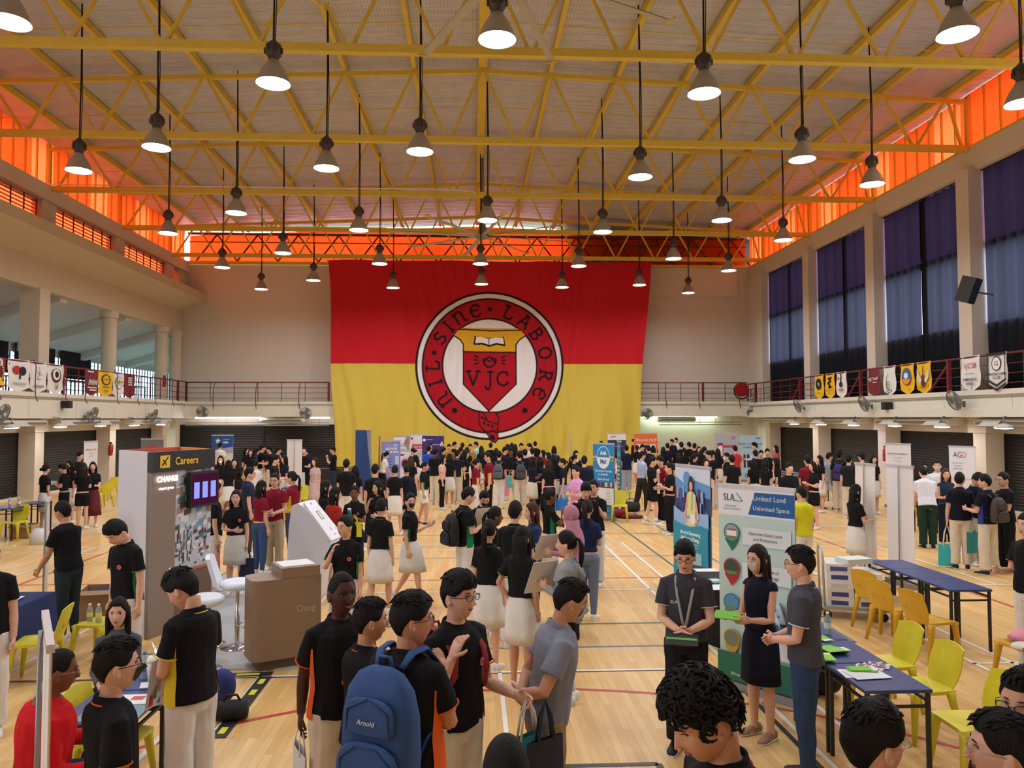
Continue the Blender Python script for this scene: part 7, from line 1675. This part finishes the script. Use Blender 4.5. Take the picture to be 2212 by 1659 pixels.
G(673, 963, 1.76, 60, 'man in navy shirt bending away by the dark shutters', tc=NAVY, bc=BLKC, hair='short', lean=25, wide=1.15)
G(702, 1040, 1.62, 285, 'girl in black polo with blue side panel beside the kiosk', sex=FM, bot='trousers', bc=BLKC, hair='bob', arms=('fwd', 'clasp'), pipe=BU)
G(722, 1054, 1.6, 318, 'woman in rust red dress with long wavy hair', sex=FM, tc=(168, 48, 36), bot='skirt', bc=(168, 48, 36), hair='wavy', glasses='silver', hyaw=-20)
G(748, 993, 1.74, 2, 'boy in black polo with red collar trim seen from behind near blue booth wall', pipe=RD_, bc=WT, arms=('fwd', 'fwd'))
G(767, 1010, 1.56, 355, 'girl in black jacket beside the blue booth wall', sex=FM, bot='skirt', bc=(200, 196, 186), hair='bob')
b41 = G(766, 1051, 1.58, 180, 'girl with centre parting holding teal drink bottle', sex=FM, skin='brown', bot='trousers', bc=BLKC, hair='pony', arms=('hold', 'hold'), badge=True)
b42 = G(748, 1116, 1.62, 172, 'girl in glasses and green trimmed polo raising a hand to her chin', sex=FM, bot='skirt', bc=WT, hair='pony', glasses='silver', arms=('face', 'down'), pipe=GN, badge=True, hyaw=-25)
G(818, 1041, 1.6, 160, 'girl with fringe biting her nails', sex=FM, bot='skirt', bc=WT, hair='bob', arms=('face', 'fwd'), hyaw=-30)
G(822, 1078, 1.6, 345, 'girl with low bun and green trimmed black polo seen from behind', sex=FM, bot='skirt', bc=WT, hair='bun', pipe=GN, legs='step')
G(886, 1063, 1.62, 255, 'girl in black face mask walking right and making a peace sign', sex=FM, bot='skirt', bc=WT, hair='pony', mask='black', glasses='silver', pipe=GN, legs='walk', arms=('down', 'peace'), hyaw=-55, sc=WT)
b46 = G(1004, 1053, 1.72, 296, 'boy with black backpack and glasses holding a sheet', hair='short', glasses='black', bc=WT, pipe=GN, arms=('hold', 'hold'), hp=15)
G(1043, 1060, 1.66, 195, 'boy in black mask looking down at his phone', hair='short', mask='black', hp=28, bc=BLKC, arms=('hold', 'hold'))
G(1066, 1097, 1.6, 285, 'girl with dark skin looking right in the central group', sex=FM, skin='brown', hair='pony', bot='skirt', bc=WT)
b49 = G(1055, 1126, 1.6, 338, 'girl with low ponytail and white bag strap seen from behind', sex=FM, hair='pony', bot='skirt', bc=WT, pipe=GN, sc=WT)
G(1112, 1085, 1.72, 342, 'tall boy with green collar trim in middle of the central group', hair='short', pipe=GN, bc=WT, arms=('fwd', 'fwd'))
G(1152, 1088, 1.6, 100, 'woman with long brown hair facing left', sex=FM, hair='long', hc=(74, 42, 32), tc=(40, 56, 92), bot='jeans', bc=JN_)
b52 = G(1126, 1140, 1.62, 325, 'girl with long curly ponytail and white skirt, hand on hip', sex=FM, hair='wavy', bot='skirt', bc=WT, pipe=GN, arms=('down', 'akimbo'), skin='tan', sc=WT)
G(1186, 1058, 1.6, 285, 'girl with hand on her chin and white and blue tote', sex=FM, skin='brown', hair='pony', bot='skirt', bc=WT, pipe=GN, arms=('face', 'cross'))
G(1236, 1095, 1.6, 78, 'woman in a mauve hijab facing left', sex=FM, top='long', tc=(186, 130, 150), hair='hijab', hc=(190, 132, 152), bot='longskirt', bc=(80, 70, 78), arms=('fwd', 'fwd'))
G(1228, 1150, 1.62, 72, 'girl in grey hoodie and black shorts holding papers', sex=FM, top='hoodie', tc=(150, 154, 156), bot='shorts', bc=BLKC, hair='pony', arms=('hold', 'hold'), sc=(238, 238, 236), socks=WT)
G(1268, 1082, 1.6, 340, 'girl in navy top and pale blue jeans with brown tipped ponytail', sex=FM, tc=(32, 44, 84), bot='jeans', bc=(120, 136, 164), hair='pony', hc=(40, 26, 24), arms=('fwd', 'down'))
G(1264, 1040, 1.72, 180, 'boy looking down with white letter on black jacket', hair='bushy', top='long', hp=25, bc=WT, pipe=GN)
G(1283, 1046, 1.7, 150, 'boy half hidden behind the boy looking down', hair='short', bc=WT, arms=('fwd', 'face'))
G(1246, 1008, 1.68, 120, 'boy in a pink t-shirt with folded arms', top='tee', tc=(220, 160, 214), hair='short', arms=('cross', 'cross'), bc=(90, 90, 96))
G(810, 1003, 1.74, 352, 'boy in black polo with orange side walking away near lilac banner', pipe=RD_, bc=BLKC, legs='step')
G(853, 1006, 1.62, 0, 'girl with low bun, red collar trim and white skirt seen from behind', sex=FM, hair='bun', bot='skirt', bc=WT, pipe=RD_, legs='apart')
G(879, 1008, 1.6, 15, 'girl in a navy hooded jacket with hair tied up', sex=FM, top='hoodie', tc=(26, 30, 48), hair='bun', bot='shorts', bc=BLKC)
G(887, 986, 1.62, 350, 'girl with waist length brown hair seen from behind', sex=FM, hair='long', hc=(70, 44, 32), bot='skirt', bc=BLKC)
G(916, 998, 1.6, 262, 'girl in green sided polo striding right in white shorts', sex=FM, hair='bun', bot='shorts', bc=WT, pipe=GN, legs='step', skin='tan', sc=(60, 60, 70), lod=1)
G(940, 969, 1.76, 335, 'tall boy in black polo with yellow side and cream trousers', bc=CRM, pipe=YL, skin='brown', arms=('hold', 'fwd'), lod=1)
G(926, 963, 1.76, 350, 'man in bright blue shirt beside the red titled banner', top='tee', tc=(44, 84, 190), bc=BLKC)
G(903, 967, 1.66, 70, 'girl in black leaning towards the white banner table', sex=FM, hair='bun', bot='skirt', bc=WT, lean=15)
G(826, 975, 1.62, 300, 'woman in white top with dark ponytail behind lilac banner', sex=FM, tc=WT, hair='pony', bot='trousers', bc=BLKC, arms=('reach', 'reach'), lean=12)
G(971, 981, 1.62, 0, 'girl with bobbed hair and white skirt seen from behind', sex=FM, hair='bob', bot='skirt', bc=WT, skin='tan', pipe=YL, lod=1)
G(988, 973, 1.7, 330, 'boy in navy and yellow polo beside girl with bobbed hair', tc=NAVY, bc=CRM, hair='short', pipe=YL, arms=('fwd', 'hold'), lod=1)
G(1006, 975, 1.62, 250, 'girl with long dark hair left of girl in maroon', sex=FM, hair='long', bot='trousers', bc=BLKC)
G(1028, 992, 1.6, 292, 'girl in maroon polo with a swinging ponytail', sex=FM, tc=MAR, hair='pony', bot='trousers', bc=WT, pipe=(214, 180, 50), arms=('down', 'fwd'), glasses='silver', lod=1)
G(1056, 980, 1.76, 96, 'tall boy in maroon polo and black trousers with one fist raised', tc=MAR, bc=BLKC, hair='short', pipe=(214, 180, 50), arms=('face', 'down'), glasses='black', lod=1)
b74 = G(1078, 975, 1.72, 350, 'boy with a grey backpack behind the tall boy in maroon', hair='short', bc=WT)
b75 = G(1103, 968, 1.76, 180, 'boy in glasses facing camera with turquoise bag held in front', hair='bushy', skin='brown', bc=CRM, arms=('clasp', 'clasp'), glasses='black', legs='apart', smile=True, lod=1)
b76 = G(1122, 975, 1.72, 8, 'boy with a dark grey backpack walking away', bc=CRM, legs='step')
G(1150, 988, 1.62, 300, 'girl in navy top and cream skirt looking at phone', sex=FM, tc=NAVY, hair='long', bot='skirt', bc=CRM, skin='brown', arms=('hold', 'hold'))
G(1166, 988, 1.6, 330, 'girl in navy just right of the cream skirt girl', sex=FM, tc=NAVY, hair='long', bot='trousers', bc=NAVY)
G(1186, 994, 1.6, 0, 'girl in black with hair clip seen from behind', sex=FM, hair='wavy', hc=(48, 30, 26), bot='trousers', bc=NAVY)
G(1150, 968, 1.74, 5, 'man in maroon shirt seen from behind under the crest', tc=MAR, bc=BLKC)
G(1174, 973, 1.6, 95, 'woman in maroon polo with bobbed hair facing left', sex=FM, tc=MAR, hair='bob', bot='trousers', bc=BLKC)
G(1197, 964, 1.64, 0, 'woman in denim shirt before the yellow cloth', sex=FM, tc=(110, 136, 166), hair='long', bot='trousers', bc=BLKC)
G(1205, 985, 1.6, 10, 'girl in black top and pale grey skirt behind the masked woman', sex=FM, hair='long', bot='skirt', bc=(190, 196, 200))
G(1217, 992, 1.62, 80, 'woman in navy polo and white mask with low ponytail', sex=FM, tc=NAVY, hair='pony', mask='white', bot='skirt', bc=(150, 160, 180), arms=('fwd', 'down'), lod=1)
G(1240, 983, 1.64, 260, 'girl in black with white mask left of Ask Me banner', sex=FM, mask='white', hair='pony', bot='trousers', bc=BLKC)
G(1243, 974, 1.7, 200, 'boy with short hair just behind the masked girl', hair='short', bc=BLKC)
G(1262, 986, 1.74, 350, 'boy in a navy hooded jacket with backpack left of Ask Me banner', top='hoodie', tc=(24, 30, 46), bc=BLKC)
G(1353, 962, 1.76, 355, 'man in navy polo and pale grey trousers right of teal banner', tc=NAVY, bc=(150, 156, 168), arms=('fwd', 'down'))
G(1386, 975, 1.74, 290, 'man in pale blue shirt and dark brown trousers', top='long', tc=(176, 192, 226), bc=(52, 42, 40), hair='short', legs='step', sc=(60, 30, 26), arms=('fwd', 'fwd'), lod=1)
G(1408, 986, 1.74, 262, 'boy in black shorts carrying a cream tote over his shoulder', hair='short', bot='shorts', bc=BLKC, legs='step', arms=('strap', 'down'), socks=WT, sc=(236, 236, 220), lod=1)
G(1428, 988, 1.7, 110, 'boy in maroon polo facing the boy with cream tote', tc=MAR, bc=BLKC, hair='bushy', lod=1)
G(1447, 1001, 1.66, 95, 'girl in black with red waist stripe holding a phone', sex=FM, tc=(24, 22, 26), bot='trousers', bc=BLKC, hair='bun', arms=('fwd', 'hold'), lod=1)
G(1581, 984, 1.72, 0, 'boy with green collar trim and white strap behind mint banner', pipe=GN, hair='short', bc=WT, lod=1)
G(1571, 979, 1.66, 100, 'person in pale green mask beside the boy with green collar', hair='short', mask='green', sex=FM, bot='skirt', bc=WT)
G(1588, 963, 1.74, 5, 'man in coral red shirt in front of the pale blue banner', top='tee', tc=(196, 60, 66), bc=BLKC)
G(1631, 957, 1.76, 80, 'man in light blue shirt pointing at the pale blue banner', top='long', tc=(176, 200, 230), bc=BLKC, hair='bushy', arms=('fwd', 'fwd'))
G(1677, 963, 1.66, 80, 'woman in coral red shirt beside the last right pillar', sex=FM, top='tee', tc=(200, 70, 76), bot='trousers', bc=BLKC, hair='bob', arms=('fwd', 'fwd'))
for px, py, h, f, lab, kw in ((1632, 973, 1.7, 0, 'boy with a neat black haircut below man in light blue', {}), (1644, 975, 1.68, 160, 'boy facing camera with yellow strap by pale blue banner', {}), (1657, 970, 1.72, 170, 'smiling boy in black polo left of the last pillar', {'badge': True}),
    (1629, 991, 1.6, 350, 'girl with long hair and white skirt above the mint banner', dict(sex=FM, hair='long', bot='skirt', bc=WT)), (1652, 992, 1.62, 290, 'girl with blue side panel sipping a drink', dict(sex=FM, hair='bob', bot='trousers', bc=NAVY, arms=('face', 'down'))), (1678, 990, 1.62, 60, 'girl in black top and white skirt facing girl with drink', dict(sex=FM, hair='long', bot='skirt', bc=WT))):
    G(px, py, h, f, lab, **kw)
G(1745, 985, 1.76, 2, 'man in maroon polo and grey trousers seen from behind', tc=MAR, bc=(86, 84, 92), hair='short', pipe=(60, 30, 30), lod=1, arms=('fwd', 'fwd'))
G(1757, 998, 1.64, 100, 'girl in black shorts hidden beside man in maroon', sex=FM, bot='shorts', bc=BLKC, hair='bob', arms=('hold', 'hold'), sc=WT)
G(1790, 978, 1.68, 280, 'boy in grey hoodie, black cap and black mask', top='hoodie', tc=(150, 156, 164), bot='shorts', bc=(200, 200, 200), mask='black', legs='step', socks=WT, sc=(40, 40, 44), lod=1)
b99 = G(1812, 974, 1.76, 330, 'tall boy with purple and blue backpack', skin='brown', bc=CRM, hair='bushy', pipe=GN, lod=1)
G(1833, 984, 1.7, 320, 'boy with white tote on his shoulder beside white banner back', hair='short', bc=CRM, tc=(30, 32, 40))
G(1862, 978, 1.74, 10, 'boy whose head shows above the left white banner back', hair='short', bc=CRM)
G(1886, 985, 1.64, 180, 'girl with long hair between the two white banner backs', sex=FM, hair='long', bot='skirt', bc=WT)
G(1846, 1048, 1.6, 280, 'girl in white skirt half hidden by the left white banner back', sex=FM, bot='skirt', bc=WT, hair='bob', arms=('fwd', 'fwd'), sc=(30, 30, 60), socks=WT)
G(1733, 1052, 1.6, 20, 'person in yellow shirt with black bag behind the mint banner', top='tee', tc=(216, 216, 40), bc=WT, hair='short')
G(2001, 1006, 1.72, 345, 'boy in white t-shirt leaning over desk', top='tee', tc=(224, 224, 232), bc=(34, 56, 46), hair='short', lean=18, arms=('reach', 'reach'), sc=(36, 34, 36), lod=1)
G(2024, 995, 1.74, 150, 'man in white polo and pale mask behind the desk', tc=(224, 226, 232), bc=BLKC, hair='short', mask='green', arms=('clasp', 'clasp'), lod=1)
G(1994, 1002, 1.62, 170, 'woman peeking out behind boy in white t-shirt', sex=FM, hair='bob', bot='trousers', bc=BLKC)
G(2042, 1014, 1.62, 165, 'woman in teal top with reddish brown hair', sex=FM, top='sleeveless', tc=(34, 54, 76), bot='trousers', bc=(30, 40, 56), hair='long', hc=(84, 44, 34), arms=('fwd', 'fwd'), lod=1)
b104 = G(2072, 1022, 1.72, 335, 'boy in navy and blue polo with white and turquoise tote', tc=(22, 24, 38), bc=CRM, hair='short', glasses='black', arms=('hold', 'down'), pipe=BU, sc=(40, 40, 50), lod=1, hyaw=-20)
G(2104, 1019, 1.72, 190, 'boy with head bowed in middle of the right hand group', tc=(22, 24, 38), bc=CRM, hair='bushy', hp=30, arms=('hold', 'hold'), lod=1)
b106 = G(2130, 1026, 1.72, 20, 'boy with a dark brown backpack in the right hand group', tc=(22, 24, 38), bc=CRM, hair='short', legs='apart', pipe=BU, sc=(40, 40, 50), lod=1, arms=('fwd', 'fwd'), hyaw=20)
G(2170, 1022, 1.74, 88, 'man in all black with glasses and folded arms', top='tee', bc=(26, 26, 30), glasses='black', arms=('cross', 'cross'), hair='short', lod=1, sc=(40, 40, 44))
a108 = G(2222, 1118, 1.7, 100, 'person in black polo with orange hem cut by the right edge', pipe=OG, bc=WT, arms=('fwd', 'down'), hair='short')
# -- the dense rows at the back: small figures told apart by cluster and order
ORD = 'first second third fourth fifth sixth seventh eighth ninth tenth eleventh twelfth thirteenth fourteenth fifteenth sixteenth seventeenth eighteenth'.split()
VAR = [dict(hair='short', bc=WT), dict(sex=FM, hair='long', bot='skirt', bc=WT), dict(hair='bushy', bc=CRM, arms=('fwd', 'fwd')), dict(sex=FM, hair='pony', bot='skirt', bc=WT, arms=('hold', 'hold')), dict(hair='short', bc=BLKC, arms=('fwd', 'fwd')), dict(sex=FM, hair='bob', bot='trousers', bc=BLKC)]
def cluster(L, where, grp):
    for i, (px, py, f, v, *c) in enumerate(sorted(L)):
        k = dict(VAR[v]); k['lod'] = 0
        if c: k['tc'] = c[0]
        lk = {0: 'short hair', 1: 'long hair', 2: 'thick hair', 3: 'ponytail', 4: 'short hair', 5: 'bobbed hair'}[v]
        cn = 'black' if not c else {(150, 220, 226): 'cyan', (24, 30, 52): 'navy', (200, 190, 60): 'yellow', (228, 226, 220): 'white', (230, 180, 170): 'peach', (170, 120, 60): 'tan'}.get(tuple(c[0]), 'maroon')
        o = G(px, py, 1.62 if k.get('sex') else 1.72, f, '%s person in %s, %s, %s from the left' % (lk, cn, where, ORD[i]), group=grp, **k)
cluster([(531, 968, 250, 1), (541, 971, 200, 5), (557, 968, 280, 3), (583, 964, 90, 2), (600, 966, 300, 0), (593, 984, 280, 2), (612, 977, 90, 5), (616, 986, 120, 1, (24, 30, 52))], 'before the dark shutters', 'crowd before the dark shutters')
cluster([(930, 958, 180, 4), (948, 957, 190, 2), (958, 967, 280, 3), (970, 960, 180, 0, (170, 120, 60)), (981, 955, 270, 0), (999, 957, 0, 0), (955, 983, 270, 5, (230, 180, 170)), (995, 966, 330, 3), (1009, 967, 20, 1), (1016, 961, 180, 4, (170, 120, 60)), (1029, 955, 90, 4, (150, 220, 226)), (1040, 964, 0, 1), (1043, 974, 10, 1)], 'left of the crest knot', 'back rows left of the crest')
cluster([(1060, 957, 0, 0), (1072, 969, 10, 1), (1090, 966, 280, 0), (1096, 961, 340, 2), (1106, 957, 20, 1), (1113, 960, 0, 5), (1126, 958, 180, 2), (1134, 971, 0, 0), (1145, 959, 100, 2, (228, 226, 220)), (1156, 954, 0, 0), (1185, 978, 90, 5, (128, 24, 44)), (1196, 985, 0, 5)], 'below the crest right half', 'back rows right of the crest')
cluster([(1299, 953, 0, 0), (1344, 953, 0, 4), (1338, 962, 10, 1), (1369, 949, 90, 0), (1376, 962, 350, 3), (1387, 961, 190, 2), (1401, 963, 0, 0, (24, 30, 52)), (1415, 952, 270, 4), (1411, 963, 0, 1, (200, 190, 60)), (1396, 962, 200, 5), (1424, 985, 0, 1)], 'around the orange banner', 'crowd around the orange banner')
cluster([(1442, 958, 0, 4, (24, 30, 52)), (1433, 966, 0, 1), (1452, 949, 100, 0), (1461, 945, 120, 0, (228, 226, 220)), (1458, 963, 0, 5), (1472, 956, 0, 2), (1478, 968, 350, 3), (1489, 956, 20, 4), (1500, 958, 330, 0), (1509, 965, 180, 5), (1520, 966, 300, 0), (1514, 974, 0, 1), (1500, 980, 280, 3), (1533, 975, 90, 2), (1524, 992, 180, 5), (1551, 970, 0, 1), (1540, 974, 100, 0, (24, 30, 52)), (1467, 980, 0, 5)], 'right back crowd by the bare wall', 'crowd by the bare back wall')
cluster([(1704, 1000, 180, 0), (1772, 985, 90, 1), (1823, 980, 180, 4)][:2], 'by the right shutters', 'people by the right shutters')
bpy.context.view_layer.update()
# -- what they wear on their backs or hold
backpack(a3, (40, 76, 130), 'large blue backpack with curved pockets and white script', w=.4, h=.58, dep=.2, logo='Arnold', zt=1.44)
backpack(a4, (140, 30, 46), 'red patterned backpack on boy with teal totes', w=.3, h=.42, zt=1.38)
backpack(b46, (28, 28, 32), 'black backpack with red zip on boy in glasses', w=.32, h=.46, dep=.18)
backpack(b34, (26, 26, 30), 'black backpack before the dark shutters'); backpack(b74, (92, 94, 102), 'grey backpack with badges behind boy in maroon'); backpack(b76, (70, 70, 74), 'dark grey backpack with white label'); backpack(b99, (52, 44, 110), 'purple and blue backpack by white banner back'); backpack(b106, (66, 58, 52), 'dark brown rounded backpack in the right hand group')
backpack(a8, (30, 30, 34), 'black backpack at bottom right behind profile man', w=.34, h=.5)
def held(o, nm, **k):
    h = jw(o, nm); return tote(h, o.rotation_euler.z+k.pop('rz', 0), **k)
held(a1, 'handR', w=.36, h=.42, col=(226, 226, 230), label='plain white tote on the shoulder of smiling boy', hl=.12, rz=PI/2)
held(a4, 'handL', w=.34, h=.38, col=(40, 150, 160), label='teal tote bag with white letters held by boy in glasses', text='VICTOR', tcol=(230, 236, 236), hl=.2, rz=0)
h_ = jw(a4, 'handL'); tote(h_+V((.1, -.06, 0)), .6, .28, .34, (24, 32, 56), 'navy paper bag beside the teal tote', hl=.2)
held(gs_, 'handL', w=.24, h=.32, col=(30, 32, 62), label='navy paper bag held by the smiling girl', hl=.16, text='NUS', tcol=(170, 170, 190))
held(b75, 'handL', w=.3, h=.36, col=(72, 178, 176), label='turquoise bag held before boy in glasses', hl=.16)
held(b104, 'handL', w=.32, h=.4, col=(60, 182, 184), label='white and turquoise tote at right hand group', hl=.35)
tote(jw(b106, 'handR')+V((0, 0, -.25)), .3, .32, .38, (60, 172, 172), 'turquoise tote behind the brown backpack', hl=.2)
def who(t): return next(o for o in COL.objects if o.get('category') == 'person' and t in o['label'])
held(who('carrying a cream tote'), 'handR', w=.34, h=.5, col=(226, 222, 196), label='cream tote hanging behind boy in black shorts', text='SOTA', hl=.08)
held(who('navy top and pale blue jeans'), 'handL', w=.34, h=.4, col=(196, 186, 166), label='beige tote with black letters behind grey hoodie', text='SOTA', hl=.12, rz=.3)
held(who('woman with long brown hair facing left'), 'handR', w=.34, h=.42, col=(40, 130, 210), label='blue and white tote beside woman with brown hair', text='SG', tcol=(235, 240, 245), hl=.12, rz=PI/2)
held(who('navy polo and white mask'), 'handL', w=.34, h=.32, col=(30, 120, 210), label='bright blue tote left of Ask Me banner', hl=.15, rz=PI/2)
held(who('white mask and cream tote'), 'handR', w=.4, h=.5, col=(224, 216, 196), label='large cream tote held by girl with white mask', hl=.12, rz=PI/2)
held(who('right of white banner back'), 'handR', w=.5, h=.5, col=(206, 210, 206), label='pale grey tote right of white banner back', hl=.2)
held(who('boy with white tote'), 'handR', w=.34, h=.5, col=(228, 226, 218), label='white tote on boy beside banner back', hl=.1, text='OPE')
held(b41, 'handL', w=.26, h=.25, col=(220, 220, 40), label='yellow plastic bag held beside teal bottle', hl=.08)
held(b74, 'handR', w=.2, h=.3, col=(230, 140, 170), label='pink bag hanging below the grey backpack', hl=.1)
held(who('half hidden by the booth screen'), 'handR', w=.3, h=.45, col=(206, 130, 110), label='peach coloured bag beside the booth picture', hl=.1)
# small things in hands
def thing_at(p, name, label, cat, fn, rz=0, rx=0):
    mb = MB(); fn(mb); o = mb.build(name); o.location = p; o.rotation_euler = (rx, 0, rz); return tag(o, label, cat)
def mid(o): return (jw(o, 'handR')+jw(o, 'handL'))/2
thing_at(mid(a11)+V((-.04, -.09, -.01)), 'tablet', 'black tablet held by man with lanyard', 'tablet', lambda m: (m.box((0, 0, 0), (.26, .18, .008), BLK), m.box((0, 0, .006), (.24, .03, .002), P((90, 170, 70)))), -.3, .25)
thing_at(mid(a12)+V((-.05, -.03, .03)), 'leaflet', 'green leaflet held by woman in navy dress', 'leaflet', lambda m: m.box((0, 0, 0), (.22, .12, .006), P((120, 200, 50))), -.5, .35)
def lany(m):
    pass
def lanyard(o):
    U = JN[o.name]['UPM']; t = MB(); f = lambda x, y, z: U @ V((x, y, z))
    t.tube([f(-.07, -.04, 1.455), f(-.078, .06, 1.42), f(-.06, .13, 1.3), f(-.02, .145, 1.1), f(0, .145, 1.02)], .011, P((150, 152, 150)), 6, flat=.25); t.tube([f(.07, -.04, 1.455), f(.078, .06, 1.42), f(.06, .13, 1.3), f(.02, .145, 1.1), f(0, .145, 1.02)], .011, P((150, 152, 150)), 6, flat=.25)
    t.box(f(0, .15, .95), (.09, .006, .13), BLK); b = t.build('lanyard', o)
    t = MB(); t.y0 = 0; q = f(.085, .14, 1.23); R3 = M.Rotation(PI, 3, 'Z')
    k = textmesh('SLA', 'CENTER', .01, 0); kk = t.mi(P((210, 214, 220)))
    vs = [t.bm.verts.new(q+V((-v[0]*.035, .004, v[1]*.035))) for v in k[0]]
    for fc in k[1]: t.bm.faces.new([vs[i] for i in fc])
    t.mi(P((210, 214, 220))); t.build('chest_logo', o)
lanyard(a11)
thing_at(jw(b41, 'handR')+V((0, -.04, .02)), 'drink_bottle', 'teal drink bottle held by girl with centre parting', 'bottle', lambda m: (m.lathe([(.035, -.1), (.038, .08), (.03, .1)], (0, 0, 0), P((30, 110, 124)), 12, True), m.lathe([(.03, .1), (.03, .13)], (0, 0, 0), W_, 12, True)))
thing_at(jw(a108, 'handL')+V((0, 0, -.17)), 'drink_bottle', 'turquoise steel bottle hanging from hand at right edge', 'bottle', lambda m: (m.lathe([(.036, -.13), (.038, .06), (.03, .09)], (0, 0, 0), P((110, 204, 204), .3), 14, True), m.lathe([(.024, .09), (.024, .13)], (0, 0, 0), BLK, 10, True), m.tube([(-.02, 0, .12), (0, 0, .18), (.02, 0, .12)], .006, BLK, 5)))
def papers(m):
    m.grid(lambda u, v: V(((u-.5)*.2, .02*math.sin(u*4), (v-.5)*.34)), 6, 6, P((226, 224, 222))); m.grid(lambda u, v: V(((.5-u)*.2, .02*math.sin((1-u)*4)+.004, (v-.5)*.34)), 6, 6, P((226, 224, 222)))
    for i, c_ in enumerate(((206, 60, 60), (60, 140, 90), (230, 130, 60), (70, 90, 180), (214, 60, 60), (230, 180, 50))):
        for s_ in (-.006, .012): m.face([(-.09+.03*i, .02*math.sin(i*.6)+s_, -.15+.04*(i % 3)), (-.05+.03*i, .02*math.sin(i*.6)+s_, -.14+.04*(i % 3)), (-.06+.03*i, .02*math.sin(i*.6)+s_, -.06+.05*(i % 3))], P(c_))
thing_at(mid(a19)+V((.02, -.06, -.06)), 'folded_papers', 'white folded papers with rainbow splashes held by yellow trimmed boy', 'papers', papers, 1.0, .2)
for q_, lab in ((mid(who('mauve hijab')), 'large white sheet held by woman in mauve hijab'), (mid(who('grey hoodie and black shorts')), 'second white sheet held by girl in grey hoodie'), (mid(b46), 'white sheet held by boy with black backpack')):
    thing_at(q_+V((0, 0, .05)), 'paper_sheet', lab, 'paper', lambda m: m.box((0, 0, 0), (.3, .006, .38), P((214, 214, 210))), .5, .5)
thing_at(jw(b42, 'handL')+V((0, 0, -.05)), 'phone', 'phone held low by girl in glasses', 'phone', lambda m: m.box((0, 0, 0), (.07, .01, .14), P((190, 60, 70))), .3)
thing_at(mid(who('holding a white box'))+V((-.05, 0, 0)), 'paper_box', 'white box held by girl in black sports shirt', 'box', lambda m: m.box((0, 0, 0), (.22, .16, .08), P((224, 224, 220))))
thing_at(jw(who('red waist stripe'), 'handL')+V((0, 0, .01)), 'phone', 'white phone held by girl with red waist stripe', 'phone', lambda m: m.box((0, 0, 0), (.14, .07, .01), W_), .6)

bpy.data.batch_remove(TRASH+TRASH2)
bpy.data.scenes.remove(WORK)
